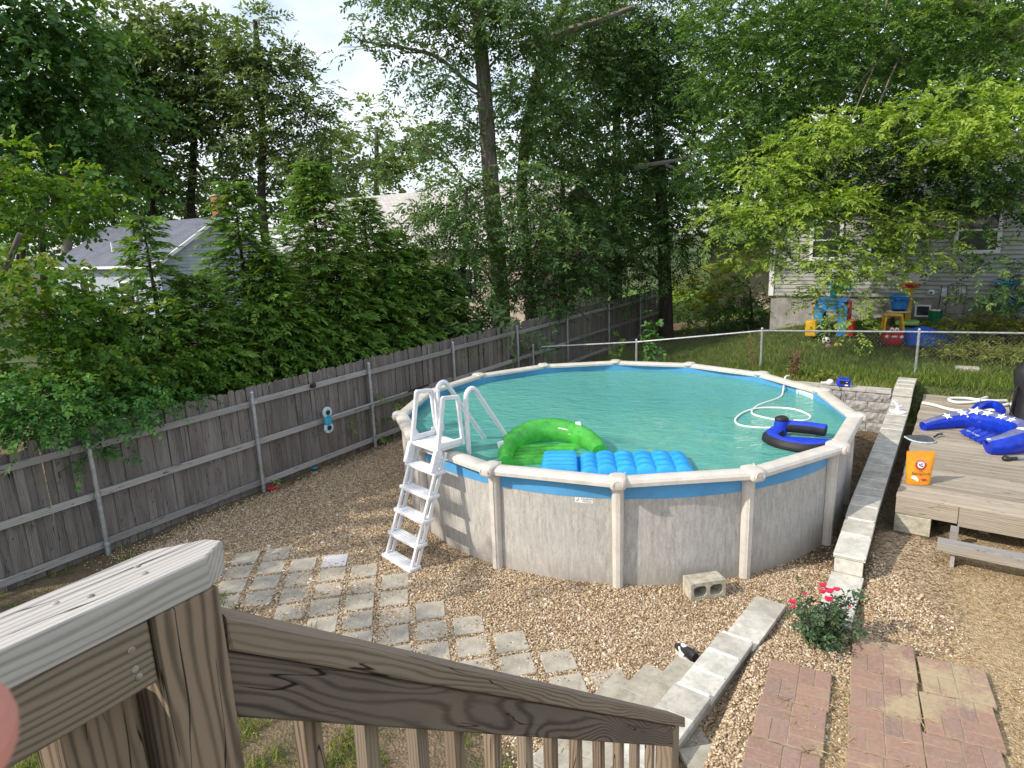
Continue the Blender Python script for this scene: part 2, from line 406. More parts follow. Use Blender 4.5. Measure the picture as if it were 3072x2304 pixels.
M_PRINTW = plain('printed_white', (0.78, 0.77, 0.74), 0.4, 0.02, 8)
M_PRINTR = plain('printed_red', (0.45, 0.03, 0.04), 0.4, 0.05, 8)
M_PRINTK = plain('printed_black', (0.03, 0.03, 0.05), 0.4, 0.05, 8)
M_PRINTY = plain('printed_yellow', (0.85, 0.62, 0.2), 0.4, 0.05, 8)
M_SIDE = plain('sage_vinyl_siding', (0.34, 0.35, 0.325), 0.6, 0.05, 2, spec=0.3)
M_SIDEW = plain('pale_grey_siding', (0.34, 0.385, 0.44), 0.7, 0.06, 2, spec=0.3)
M_FOUND = plain('poured_foundation', (0.30, 0.29, 0.28), 0.9, 0.14, 2.5, 0.25, 50, spec=0.2, dirt=(0.2, 0.18, 0.16))
M_TRIM = plain('white_trim', (0.68, 0.69, 0.7), 0.5, 0.05, 4)
M_GLASS = plain('dark_window_glass', (0.03, 0.035, 0.04), 0.06, 0.1, 3, spec=0.8)
M_BRICKR = plain('red_chimney_brick', (0.30, 0.12, 0.085), 0.9, 0.2, 10, 0.5, 30)
M_TANW = plain('tan_house_wall', (0.46, 0.38, 0.31), 0.8, 0.08, 2)
M_SOLE = plain('rubber_sole', (0.6, 0.58, 0.54), 0.6, 0.1, 12)
M_STRAW = plain('dry_straw', (0.42, 0.31, 0.15), 0.9, 0.2, 30)
M_SKINF = plain('pink_skin', (0.62, 0.27, 0.22), 0.5, 0.08, 14, 0.15, 160)  # plain pink skin colour
M_STEEL = plain('nail_steel', (0.30, 0.27, 0.24), 0.6, 0.25, 60, metal=0.5)
M_FLOWER = plain('rose_petal_red', (0.62, 0.015, 0.07), 0.55, 0.25, 30)
M_DRYW = plain('dead_weed_brown', (0.24, 0.15, 0.08), 0.9, 0.2, 20)
def bark_mat(name, a, b_):
    m, nt, b, o = new_mat(name); g = gc_vec(nt)
    f = noise(nt, vmath(nt, 'MULTIPLY', g, (2.2, 16, 16)), 1.0, 6, 0.65)
    nt.links.new(ramp(nt, f, [(0.32, a), (0.68, b_)]), b.inputs['Base Color']); b.inputs['Roughness'].default_value = 0.95
    b.inputs['Specular IOR Level'].default_value = 0.15; bump(nt, f, b, 0.9, 0.04); return m
M_BARK = bark_mat('grey_bark', (0.085, 0.07, 0.058), (0.26, 0.225, 0.19))
M_BARKD = bark_mat('dark_bark', (0.025, 0.02, 0.017), (0.085, 0.068, 0.055))
M_BARKP = bark_mat('pale_bark', (0.13, 0.115, 0.1), (0.30, 0.27, 0.24))

def pool_wall_mat():
    m, nt, b, o = new_mat('stone_pattern_pool_wall')
    tc = nt.nodes.new('ShaderNodeTexCoord'); p = tc.outputs['Object']
    f = noise(nt, vmath(nt, 'MULTIPLY', p, (26, 26, 4.5)), 1.0, 6, 0.68)
    f2 = noise(nt, vmath(nt, 'MULTIPLY', p, (2.2, 2.2, 1.4)), 1.0, 5, 0.6)
    f3 = noise(nt, vmath(nt, 'MULTIPLY', p, (70, 70, 26)), 1.0, 3, 0.6)
    c = ramp(nt, math_(nt, 'ADD', math_(nt, 'MULTIPLY', f, 0.65), math_(nt, 'MULTIPLY', f3, 0.35)), [(0.32, (0.25, 0.238, 0.222)), (0.5, (0.41, 0.393, 0.368)), (0.66, (0.555, 0.535, 0.50))])
    c = mixc(nt, ramp(nt, f2, [(0.4, (0, 0, 0)), (0.7, (0.45, 0.45, 0.45))]), c, (0.40, 0.385, 0.365))
    sp = nt.nodes.new('ShaderNodeSeparateXYZ'); nt.links.new(p, sp.inputs[0])
    low = ramp(nt, math_(nt, 'ADD', sp.outputs['Z'], math_(nt, 'MULTIPLY', f, 0.25)), [(0.1, (0.55, 0.55, 0.55)), (0.42, (0, 0, 0))])
    c = mixc(nt, low, c, (0.30, 0.265, 0.215))
    nt.links.new(c, b.inputs['Base Color']); b.inputs['Roughness'].default_value = 0.55; b.inputs['Specular IOR Level'].default_value = 0.3
    bump(nt, f, b, 0.12, 0.004); return m
M_POOLW = pool_wall_mat()
def water_mat():
    m, nt, b, o = new_mat('cloudy_teal_water')
    tc = nt.nodes.new('ShaderNodeTexCoord'); p = tc.outputs['Object']
    f = noise(nt, p, 0.35, 3, 0.5)
    nt.links.new(ramp(nt, f, [(0.3, (0.080, 0.295, 0.262)), (0.7, (0.105, 0.350, 0.285))]), b.inputs['Base Color'])
    b.inputs['Roughness'].default_value = 0.05; b.inputs['IOR'].default_value = 1.33; b.inputs['Specular IOR Level'].default_value = 0.5
    v = vmath(nt, 'MULTIPLY', p, (1.0, 2.0, 1.0))
    h = math_(nt, 'ADD', noise(nt, v, 2.6, 4, 0.55, 0.6), math_(nt, 'MULTIPLY', noise(nt, v, 9.0, 3, 0.5, 0.4), 0.35))
    bump(nt, h, b, 0.5, 0.10); return m
M_WATER = water_mat()
def vinyl_clear(name, col, alpha_t=0.45):
    m, nt, b, o = new_mat(name)
    tc = nt.nodes.new('ShaderNodeTexCoord'); f = noise(nt, tc.outputs['Object'], 9, 4, 0.6)
    c = ramp(nt, f, [(0.3, tuple(q * 0.75 for q in col)), (0.7, tuple(min(q * 1.3, 1) for q in col))])
    nt.links.new(c, b.inputs['Base Color']); b.inputs['Roughness'].default_value = 0.16; b.inputs['Specular IOR Level'].default_value = 0.7
    t = nt.nodes.new('ShaderNodeBsdfTranslucent'); nt.links.new(c, t.inputs['Color'])
    tr = nt.nodes.new('ShaderNodeBsdfTransparent'); nt.links.new(mixc(nt, 0.55, c, (1.0, 1.0, 1.0)), tr.inputs['Color'])
    m1 = nt.nodes.new('ShaderNodeMixShader'); m1.inputs[0].default_value = 0.4
    nt.links.new(b.outputs[0], m1.inputs[1]); nt.links.new(t.outputs[0], m1.inputs[2])
    m2 = nt.nodes.new('ShaderNodeMixShader'); m2.inputs[0].default_value = alpha_t
    nt.links.new(m1.outputs[0], m2.inputs[1]); nt.links.new(tr.outputs[0], m2.inputs[2]); nt.links.new(m2.outputs[0], o.inputs['Surface'])
    bump(nt, noise(nt, tc.outputs['Object'], 14, 3, 0.5), b, 0.25, 0.02)
    return m
M_GVINYL = vinyl_clear('clear_green_vinyl', (0.14, 0.66, 0.10), 0.40)
M_BVINYL = vinyl_clear('clear_blue_vinyl', (0.012, 0.06, 0.66), 0.10)
M_CVINYL = vinyl_clear('clear_vinyl', (0.5, 0.55, 0.66), 0.55)

def roof_mat(name, a, b_):
    m, nt, b, o = new_mat(name); tc = nt.nodes.new('ShaderNodeTexCoord')
    br = nt.nodes.new('ShaderNodeTexBrick'); at_ = nt.nodes.new('ShaderNodeAttribute'); at_.attribute_name = 'gc'
    nt.links.new(at_.outputs['Vector'], br.inputs['Vector'])
    br.inputs['Scale'].default_value = 1.0; br.inputs['Brick Width'].default_value = 0.32; br.inputs['Row Height'].default_value = 0.14
    br.inputs['Mortar Size'].default_value = 0.012; br.inputs['Color1'].default_value = (*a, 1); br.inputs['Color2'].default_value = (*b_, 1)
    br.inputs['Mortar'].default_value = (*[q * 0.45 for q in a], 1); br.inputs['Bias'].default_value = 0.0
    f = noise(nt, at_.outputs['Vector'], 0.8, 5, 0.6)
    c = mixc(nt, ramp(nt, f, [(0.35, (0, 0, 0)), (0.7, (0.5, 0.5, 0.5))]), br.outputs['Color'], tuple(q * 1.25 for q in b_))
    nt.links.new(c, b.inputs['Base Color']); b.inputs['Roughness'].default_value = 0.85; bump(nt, br.outputs['Fac'], b, 0.5, 0.02); return m
M_ROOFB = roof_mat('bluegrey_shingles', (0.085, 0.097, 0.13), (0.12, 0.135, 0.175))
M_ROOFT = roof_mat('pale_grey_shingles', (0.36, 0.345, 0.335), (0.46, 0.44, 0.43))
M_ROOFD = roof_mat('dark_grey_shingles', (0.10, 0.10, 0.105), (0.15, 0.15, 0.155))

def ground_mat():
    m, nt, b, o = new_mat('yard_surface'); tc = nt.nodes.new('ShaderNodeTexCoord'); p = tc.outputs['Object']
    a = nt.nodes.new('ShaderNodeAttribute'); a.attribute_name = 'zone'
    sp = nt.nodes.new('ShaderNodeSeparateColor'); nt.links.new(a.outputs['Color'], sp.inputs[0])
    v = nt.nodes.new('ShaderNodeTexVoronoi'); v.inputs['Scale'].default_value = 46; nt.links.new(p, v.inputs['Vector'])
    vc = nt.nodes.new('ShaderNodeSeparateColor'); nt.links.new(v.outputs['Color'], vc.inputs[0])
    gr = ramp(nt, vc.outputs[0], [(0.0, (0.115, 0.078, 0.045)), (0.35, (0.27, 0.19, 0.115)), (0.7, (0.40, 0.30, 0.19)), (1.0, (0.50, 0.42, 0.31))])
    n1 = noise(nt, p, 3.0, 6, 0.65); n2 = noise(nt, p, 22, 5, 0.7); n3 = noise(nt, p, 0.7, 4, 0.6)
    gr = mixc(nt, ramp(nt, n1, [(0.45, (0, 0, 0)), (0.75, (0.6, 0.6, 0.6))]), gr, (0.20, 0.135, 0.08))
    soil = ramp(nt, n2, [(0.3, (0.09, 0.063, 0.04)), (0.7, (0.25, 0.185, 0.12))])
    soil = mixc(nt, ramp(nt, n1, [(0.45, (0, 0, 0)), (0.65, (0.7, 0.7, 0.7))]), soil, (0.045, 0.055, 0.022))
    lawn = ramp(nt, n2, [(0.3, (0.018, 0.034, 0.010)), (0.55, (0.10, 0.125, 0.042)), (0.75, (0.21, 0.18, 0.095))])
    lawn = mixc(nt, ramp(nt, n3, [(0.48, (0, 0, 0)), (0.7, (0.7, 0.7, 0.7))]), lawn, (0.12, 0.092, 0.05))
    straw = ramp(nt, n2, [(0.3, (0.21, 0.15, 0.085)), (0.5, (0.37, 0.275, 0.16)), (0.72, (0.52, 0.405, 0.25))])
    straw = mixc(nt, ramp(nt, n1, [(0.5, (0, 0, 0)), (0.7, (0.5, 0.5, 0.5))]), straw, (0.27, 0.195, 0.115))
    jit = math_(nt, 'MULTIPLY', math_(nt, 'SUBTRACT', n2, 0.5), 0.9)
    def w(ch): 
        q = math_(nt, 'ADD', sp.outputs[ch], jit); return ramp(nt, q, [(0.38, (0, 0, 0)), (0.62, (1, 1, 1))])
    c = mixc(nt, w(0), soil, gr); c = mixc(nt, w(1), c, lawn); c = mixc(nt, w(2), c, straw)
    nt.links.new(c, b.inputs['Base Color']); b.inputs['Roughness'].default_value = 0.95; b.inputs['Specular IOR Level'].default_value = 0.15
    h = math_(nt, 'ADD', math_(nt, 'MULTIPLY', v.outputs['Distance'], -0.9), math_(nt, 'MULTIPLY', n2, 0.8))
    bump(nt, h, b, 0.8, 0.02); return m
M_GROUND = ground_mat()
M_FIELD = plain('far_ground_grass', (0.06, 0.085, 0.03), 0.95, 0.25, 0.4, 0.3, 6, spec=0.1, dirt=(0.10, 0.09, 0.045))
def brick_mat():
    m, nt, b, o = new_mat('red_paver_brick'); tc = nt.nodes.new('ShaderNodeTexCoord'); p = gc_vec(nt)
    oi = nt.nodes.new('ShaderNodeObjectInfo')
    base = ramp(nt, oi.outputs['Random'], [(0.0, (0.235, 0.15, 0.122)), (0.4, (0.285, 0.172, 0.138)), (0.8, (0.25, 0.168, 0.14)), (1.0, (0.205, 0.148, 0.125))])
    f = noise(nt, p, 34, 6, 0.7); f2 = noise(nt, p, 5, 5, 0.65)
    c = mixc(nt, ramp(nt, f, [(0.40, (0, 0, 0)), (0.75, (0.75, 0.75, 0.75))]), base, (0.36, 0.25, 0.19))
    c = mixc(nt, ramp(nt, f2, [(0.5, (0, 0, 0)), (0.72, (0.55, 0.55, 0.55))]), c, (0.30, 0.235, 0.155))
    ge = nt.nodes.new('ShaderNodeNewGeometry'); wp_ = ge.outputs['Position']
    d1 = noise(nt, vmath(nt, 'ADD', wp_, (3.1, 7.7, 0)), 1.9, 7, 0.62, 0.3); d2 = noise(nt, wp_, 30, 5, 0.7)
    sx = nt.nodes.new('ShaderNodeSeparateXYZ'); nt.links.new(wp_, sx.inputs[0])
    right = math_(nt, 'MULTIPLY', math_(nt, 'SUBTRACT', sx.outputs['X'], 2.55), 0.07)
    bl = vmath(nt, 'LENGTH', vmath(nt, 'MULTIPLY', vmath(nt, 'SUBTRACT', wp_, (3.38, 4.55, 0.165)), (1.9, 2.6, 1.0)))
    bl2 = vmath(nt, 'LENGTH', vmath(nt, 'MULTIPLY', vmath(nt, 'SUBTRACT', wp_, (2.86, 4.22, 0.165)), (2.6, 5.0, 1.0)))
    pile = math_(nt, 'MULTIPLY', math_(nt, 'ADD', math_(nt, 'MAXIMUM', math_(nt, 'SUBTRACT', 1.0, bl), 0.0), math_(nt, 'MAXIMUM', math_(nt, 'SUBTRACT', 1.0, bl2), 0.0)), 0.20)
    dd = math_(nt, 'ADD', pile, math_(nt, 'ADD', math_(nt, 'ADD', math_(nt, 'MULTIPLY', d1, 0.78), math_(nt, 'MULTIPLY', d2, 0.30)), right))
    c = mixc(nt, ramp(nt, dd, [(0.585, (0, 0, 0)), (0.70, (0.85, 0.85, 0.85))]), c, mixc(nt, d2, (0.30, 0.225, 0.13), (0.44, 0.385, 0.255)))
    nt.links.new(c, b.inputs['Base Color']); b.inputs['Roughness'].default_value = 0.95; b.inputs['Specular IOR Level'].default_value = 0.15
    bump(nt, f, b, 0.5, 0.006); return m
M_BRICK = brick_mat()
M_SAND = plain('sandy_dust', (0.30, 0.245, 0.165), 0.95, 0.2, 9, 0.4, 60, spec=0.1, dirt=(0.30, 0.26, 0.15))
def pebble_mat():
    m, nt, b, o = new_mat('river_pebble'); oi = nt.nodes.new('ShaderNodeObjectInfo')
    c = ramp(nt, oi.outputs['Random'], [(0.0, (0.16, 0.105, 0.062)), (0.25, (0.30, 0.21, 0.125)), (0.5, (0.42, 0.315, 0.20)), (0.75, (0.50, 0.39, 0.26)), (0.93, (0.56, 0.48, 0.37)), (1.0, (0.70, 0.66, 0.6))])
    nt.links.new(c, b.inputs['Base Color']); b.inputs['Roughness'].default_value = 0.75; b.inputs['Specular IOR Level'].default_value = 0.25; return m
M_PEBBLE = pebble_mat()

L_HEM = leaf_mat('hemlock_foliage', (0.025, 0.057, 0.019), (0.060, 0.132, 0.034), (0.164, 0.276, 0.062), 0.25)
L_CEDAR = leaf_mat('arborvitae_foliage', (0.037, 0.091, 0.017), (0.108, 0.221, 0.036), (0.238, 0.360, 0.060), 0.34)
L_OAK = leaf_mat('dull_green_leaves', (0.045, 0.095, 0.031), (0.105, 0.195, 0.065), (0.262, 0.360, 0.119), 0.32)
L_LOC = leaf_mat('locust_leaves', (0.036, 0.076, 0.030), (0.105, 0.185, 0.052), (0.36, 0.46, 0.085), 0.46, (1.15, 1.4, 0.5))
L_MAPLE = leaf_mat('dark_maple_leaves', (0.027, 0.074, 0.021), (0.059, 0.144, 0.029), (0.144, 0.274, 0.045), 0.3)
L_BRIGHT = leaf_mat('yellowgreen_maple_leaves', (0.038, 0.108, 0.016), (0.115, 0.239, 0.026), (0.326, 0.360, 0.054), 0.4)
L_FAR = leaf_mat('distant_tree_leaves', (0.053, 0.098, 0.035), (0.133, 0.210, 0.066), (0.293, 0.360, 0.115), 0.3)
L_VINE = leaf_mat('fence_vine_leaves', (0.028, 0.094, 0.025), (0.070, 0.199, 0.039), (0.187, 0.360, 0.064), 0.32)
L_ROSE = leaf_mat('rose_leaves', (0.022, 0.056, 0.026), (0.066, 0.116, 0.056), (0.160, 0.206, 0.094), 0.2)
L_GRASS = leaf_mat('grass_blades', (0.068, 0.116, 0.020), (0.165, 0.240, 0.044), (0.360, 0.360, 0.118), 0.3)
L_WEED = leaf_mat('weed_leaves', (0.048, 0.080, 0.015), (0.143, 0.189, 0.033), (0.360, 0.349, 0.092), 0.3)

# ------------------------------------------------------------------ foliage
def norm(a): return a / (np.linalg.norm(a, axis=-1, keepdims=True) + 1e-9)
def leaf_mesh(name, P, Dr, Nn, ll, lw, lv, mat):
    """diamond leaves, slightly folded: P base, Dr direction, Nn normal"""
    n = len(P); S = norm(np.cross(Dr, Nn))
    ll = np.broadcast_to(ll, n)[:, None]; lw = np.broadcast_to(lw, n)[:, None]
    Nn2 = norm(np.cross(S, Dr))
    V = np.empty((n, 4, 3), np.float32)
    V[:, 0] = P; V[:, 1] = P + Dr * ll * 0.45 + S * lw * 0.5 + Nn2 * lw * 0.12
    V[:, 2] = P + Dr * ll - Nn2 * ll * 0.08; V[:, 3] = P + Dr * ll * 0.45 - S * lw * 0.5 + Nn2 * lw * 0.12
    me = bpy.data.meshes.new(name)
    me.vertices.add(n * 4); me.vertices.foreach_set('co', V.ravel())
    me.loops.add(n * 6); me.polygons.add(n * 2)
    b = (np.arange(n) * 4)[:, None]
    me.loops.foreach_set('vertex_index', (b + np.array([0, 1, 2, 0, 2, 3])).astype(np.int32).ravel())
    me.polygons.foreach_set('loop_start', np.arange(0, n * 6, 3, dtype=np.int32))
    me.polygons.foreach_set('loop_total', np.full(n * 2, 3, np.int32))
    a = me.attributes.new('lv', 'FLOAT', 'POINT'); a.data.foreach_set('value', np.repeat(np.clip(lv, 0, 1).astype(np.float32), 4))
    me.materials.append(mat); me.update(calc_edges=True); return me
def spray_arrays(O, Dr, L, nl, ll, lw, droop=0.3, ang=55, jit=0.35, lv=None, flat=0.6):
    """O (m,3) spray origins, Dr (m,3) axes; leaves alternate on both sides of a drooping axis"""
    m = len(O); L = np.broadcast_to(L, m)
    t = np.linspace(0.12, 1, nl)
    ax = O[:, None] + Dr[:, None] * (L[:, None, None] * t[None, :, None])
    ax[..., 2] -= droop * L[:, None] * t[None] ** 2
    T = Dr[:, None] - np.array([0, 0, 1.0]) * (2 * droop * t)[None, :, None]; T = norm(np.broadcast_to(T, ax.shape).copy())
    up = np.array([0, 0, 1.0]) + rng.normal(0, 1 - flat, (m, 1, 3)); side = norm(np.cross(T, up)); nn = norm(np.cross(side, T))
    sg = np.where(np.arange(nl) % 2 == 0, 1.0, -1.0)[None, :, None]
    a = R(ang) * (0.55 + 0.45 * (1 - t))[None, :, None]
    ld = T * np.cos(a) + side * sg * np.sin(a) + rng.normal(0, jit, ax.shape) * 0.6
    ld = norm(ld); nn = norm(nn + rng.normal(0, jit, ax.shape))
    sc = rng.uniform(0.7, 1.25, (m, nl)) * (1.05 - 0.35 * np.abs(t - 0.45))[None]
    base = rng.normal(0.45, 0.16, (m, 1)) if lv is None else np.asarray(lv)[:, None]
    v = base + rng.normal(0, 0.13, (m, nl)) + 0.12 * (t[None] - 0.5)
    return ax.reshape(-1, 3), ld.reshape(-1, 3), nn.reshape(-1, 3), (ll * sc).ravel(), (lw * sc).ravel(), v.ravel()
def cat_arrays(A): return [np.concatenate([a[i] for a in A]) for i in range(6)]
def lobe(px, py, Y, rx, ry, rd=None):
    c = at(px, py, Y); k = Y / FPX * 1.03
    return (c, np.array([rx * k, (rd if rd else (rx + ry) * 0.5 * k), ry * k]))
def crown_arrays(lobes, ll, lw, nl=9, cover=2.6, droop=0.3, L=None, ang=60, jit=0.4, tone=0.0, fill=0.45, down=0.0, flat=0.6, cs=None, ns=8):
    """foliage of one crown: lobes -> clumps (small flat domes) -> sprays -> leaves"""
    A = []; L0 = L or 3.0 * ll; cs = cs or 1.05 * L0
    for lb in lobes:
        c, r = lb[0], lb[1]; tn = lb[2] if len(lb) > 2 else 0.0; cv = lb[3] if len(lb) > 3 else 1.0
        area = math.pi * r[0] * r[2]
        mc = int(max(3, cv * cover * area / (ll * lw * 0.5 * nl * ns)))
        q = norm(rng.normal(0, 1, (mc, 3))); rad = (fill ** 3 + (1 - fill ** 3) * rng.random((mc, 1))) ** (1 / 3)
        md = 1 + 0.20 * np.sin(q[:, :1] * 5 + _ph[5]) * np.cos(q[:, 1:2] * 6 + _ph[6]) + 0.16 * np.sin(q[:, 2:3] * 9 + q[:, :1] * 7 + _ph[7] + c[0])
        Cc = c + q * r * rad * md
        k = np.repeat(np.arange(mc), ns); m = len(k)
        sz = cs * rng.uniform(0.6, 1.3, mc)[k][:, None]
        lean = norm(q * np.array([1, 1, 0.25]) + rng.normal(0, 0.3, (mc, 3)))[k]
        off = rng.normal(0, 0.62, (m, 3)) * np.array([1, 1, 0.32])
        rr2 = (off[:, :2] ** 2).sum(1)
        O = Cc[k] + off * sz - np.array([0, 0, 1.0]) * (0.32 * np.minimum(rr2, 2.5))[:, None] * sz
        d = norm(np.c_[off[:, :2], np.zeros(m)] * 1.0 + lean * 0.75 + rng.normal(0, 0.35, (m, 3)) + np.array([0, 0, 0.12 - down]))
        Ls = L0 * rng.uniform(0.6, 1.25, m)
        lv = 0.42 + tone + tn + rng.normal(0, 0.09, mc)[k] + rng.normal(0, 0.07, m) + 0.08 * q[k, 2] + 0.12 * off[:, 2] / 0.3  # leaf colour paler towards clump and lobe tops, imitating light from above
        A.append(spray_arrays(O, d, Ls, nl, ll, lw, droop, ang, jit, lv, flat))
    return cat_arrays(A)
def limb(mb, a, b, r0, r1, sag=0.0, n=7, wig=0.06, k=6):
    a = np.asarray(a, float); b = np.asarray(b, float); L = np.linalg.norm(b - a)
    t = np.linspace(0, 1, n)[:, None]; P = a + (b - a) * t
    P[:, 2] += (sag * L * 4 * t * (1 - t))[:, 0]
    w = rng.normal(0, wig * L, (n, 3)); w[0] = 0; w[-1] *= 0.3; P += w * np.sin(np.pi * np.clip(t, 0.0, 1)) * 0.6
    mb.tube(P, r0 + (r1 - r0) * np.linspace(0, 1, n) ** 0.8, k, True); return P
def tree(name, label, base, trunk_pts, r0, lobes, leaf, bark, ll, lw, cat='tree', group=None, limbs=True, r1=None, twigs=3, limb_every=2, lmax=0.09, **kw):
    base = np.asarray(base, float)
    t = thing(name, base, label, cat, group=group)
    mb = MB(); P = np.asarray(trunk_pts, float); n = len(P)
    P = curve_pts(P, 5); rr = np.linspace(r0, r1 if r1 else r0 * 0.45, len(P)); rr[:2] *= np.array([1.35, 1.15])
    mb.tube(P, rr, 12)
    if limbs:
        for lb in lobes[::limb_every]:
            c, r = lb[0], lb[1]
            k = int(np.argmin(np.linalg.norm(P - (c + np.array([0, 0, -0.35 * np.linalg.norm(c - P[-1])])), axis=1)))
            k = min(max(k, int(len(P) * 0.25)), len(P) - 1)
            lr = max(0.015, min(rr[k] * 0.4, 0.016 * np.linalg.norm(c - P[k]) + 0.012, lmax))
            Q = limb(mb, P[k], c, lr, lr * 0.35, 0.08, 7, 0.05)
            for _ in range(twigs):
                q = norm(rng.normal(0, 1, 3)); e = c + q * r * 0.95
                limb(mb, Q[rnd.randint(3, 6)], e, lr * 0.42, 0.006, 0.05, 5, 0.06, 4)
    mb.build('trunk', bark, t, smooth=True, world=True)
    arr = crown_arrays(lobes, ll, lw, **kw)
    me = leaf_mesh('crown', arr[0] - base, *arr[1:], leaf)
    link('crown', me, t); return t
def conifer(name, label, base, H, Rm, leaf, bark, group=None, n_br=110, ll=0.13, lw=0.045, t0=0.03, tone=0.0, lean=(0, 0), pw=0.85, droop=0.22):
    base = np.asarray(base, float)
    t = thing(name, base, label, 'tree', group=group)
    mb = MB(); top = np.array([lean[0], lean[1], H])
    P = np.linspace(0, 1, 8)[:, None] * top; mb.tube(P, np.linspace(0.02 * H, 0.008, 8), 8)
    O = []; Dd = []; Ls = []; lv = []
    for i in range(n_br):
        f = t0 + (1 - t0) * (i + rng.random()) / n_br; f = min(f, 0.985)
        rad = Rm * (1 - f) ** pw * rng.uniform(0.7, 1.12) + 0.06
        az = i * 2.399 + rng.normal(0, 0.35); d = np.array([math.cos(az), math.sin(az), 0.28 - 0.25 * (1 - f)]); d /= np.linalg.norm(d)
        o = top * f
        if i % 2 == 0: limb(mb, o, o + d * rad * 0.8 - np.array([0, 0, droop * rad * 0.5]), 0.004 + 0.010 * rad, 0.003, 0.0, 4, 0.03, 4)
        ns = max(3, int(2 + rad * 5.5))
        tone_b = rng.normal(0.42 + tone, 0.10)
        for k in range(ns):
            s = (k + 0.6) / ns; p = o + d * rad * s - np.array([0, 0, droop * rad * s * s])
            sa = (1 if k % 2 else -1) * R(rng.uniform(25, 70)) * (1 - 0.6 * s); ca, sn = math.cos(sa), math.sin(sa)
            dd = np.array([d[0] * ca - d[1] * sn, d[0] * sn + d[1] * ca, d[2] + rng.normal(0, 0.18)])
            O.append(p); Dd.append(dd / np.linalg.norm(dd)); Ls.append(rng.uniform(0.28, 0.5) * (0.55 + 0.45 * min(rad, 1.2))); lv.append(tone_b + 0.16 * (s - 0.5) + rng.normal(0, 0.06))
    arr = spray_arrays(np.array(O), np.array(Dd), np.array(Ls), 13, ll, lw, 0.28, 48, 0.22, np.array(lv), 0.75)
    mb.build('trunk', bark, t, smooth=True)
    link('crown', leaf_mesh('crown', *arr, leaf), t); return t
# ------------------------------------------------------------------ ground
def build_ground():
    xs = np.arange(-14, 20.01, 0.11); ys = np.arange(-1.5, 28.01, 0.11)
    X, Y = np.meshgrid(xs, ys); Z = ground_z(X, Y)
    edge = (X < xs[1] - .05) | (X > xs[-2] + .05) | (Y < ys[1] - .05) | (Y > ys[-2] + .05)
    Z = np.where(edge, -0.5, Z)
    ny, nx = X.shape
    me = bpy.data.meshes.new('ground')
    V = np.stack([X, Y, Z], -1).reshape(-1, 3)
    i = np.arange(ny - 1)[:, None] * nx + np.arange(nx - 1)[None, :]
    F = np.stack([i, i + 1, i + nx + 1, i + nx], -1).reshape(-1, 4)
    me.vertices.add(len(V)); me.vertices.foreach_set('co', V.astype(np.float32).ravel())
    me.loops.add(F.size); me.polygons.add(len(F)); me.loops.foreach_set('vertex_index', F.astype(np.int32).ravel())
    me.polygons.foreach_set('loop_start', np.arange(0, F.size, 4, dtype=np.int32)); me.polygons.foreach_set('loop_total', np.full(len(F), 4, np.int32))
    me.polygons.foreach_set('use_smooth', np.ones(len(F), bool))
    g, l, s = zones(V[:, 0], V[:, 1])
    C = np.stack([g, l, s, np.ones_like(g)], -1).astype(np.float32)
    a = me.attributes.new('zone', 'FLOAT_COLOR', 'POINT'); a.data.foreach_set('color', C.ravel())
    me.materials.append(M_GROUND); me.update(calc_edges=True); me.validate()
    o = link('ground', me); tag(o, kind='structure'); return o
def zones(x, y):
    u, v = to_uv(x, y); w = wob(x, y, 1.2)
    pd = np.hypot(x - 1.574, y - 9.64)
    grav = sstep(3.3, 4.1, v + 0.45 * w) * (1 - sstep(13.2, 13.6, v)) * sstep(-8.75, -8.1, u + 0.12 * w)
    mulch = sstep(-1.9, -1.2, u + 0.15 * w) * sstep(6.9, 8.0, v) * (1 - sstep(-0.45, -0.2, u))
    lim = np.where(v < 5.25, -0.95, np.where(v < 5.7, -0.35, 0.0))
    straw = sstep(lim, lim + 0.8, u + 0.22 * w) * (v < 14.3)
    right_g = sstep(-1.15, -0.95, u) * (1 - straw) * (v < 8.5)
    grav = np.maximum(grav * (1 - sstep(-0.4, -0.1, u)), right_g) * (1 - 0.85 * mulch)
    lawn = sstep(13.4, 13.7, v) * sstep(-8.6, -7.6, u) + 0.62 * (1 - sstep(3.3, 4.1, v + 0.45 * w)) * (u < -1.1) * (0.55 + 0.45 * w)
    lawn = np.clip(lawn + (u < -8.9) * 0.3, 0, 1)
    front = sstep(13.4, 13.6, v) * (1 - sstep(13.9, 14.6, v + 0.3 * w)) * sstep(-4, -1, u)
    straw = np.clip(np.maximum(straw, front * 0.9), 0, 1)
    return np.clip(grav, 0, 1), lawn, straw
ground = build_ground()
mb = MB(); mb.add([(-500, -500, -0.42), (500, -500, -0.42), (500, 900, -0.42), (-500, 900, -0.42)], [(0, 1, 2, 3)])
tag(mb.build('field', M_FIELD), kind='structure')
# neighbour lawn, its brighter green standing in for sunlight, seen through the gap at the far end of the wooden fence
def patch(name, pts, z, mat):
    m = MB(); m.add([(p[0], p[1], z) for p in pts], [tuple(range(len(pts)))]); return tag(m.build(name, mat), kind='structure')
M_SUNLAWN = plain('sunny_lawn', (0.11, 0.19, 0.03), 0.95, 0.2, 3, 0.3, 20, spec=0.1)
patch('lawn', [uv(-13, 24.6), uv(-2, 30), uv(4, 44), uv(-22, 46), uv(-20, 27)], -0.33, M_SUNLAWN)

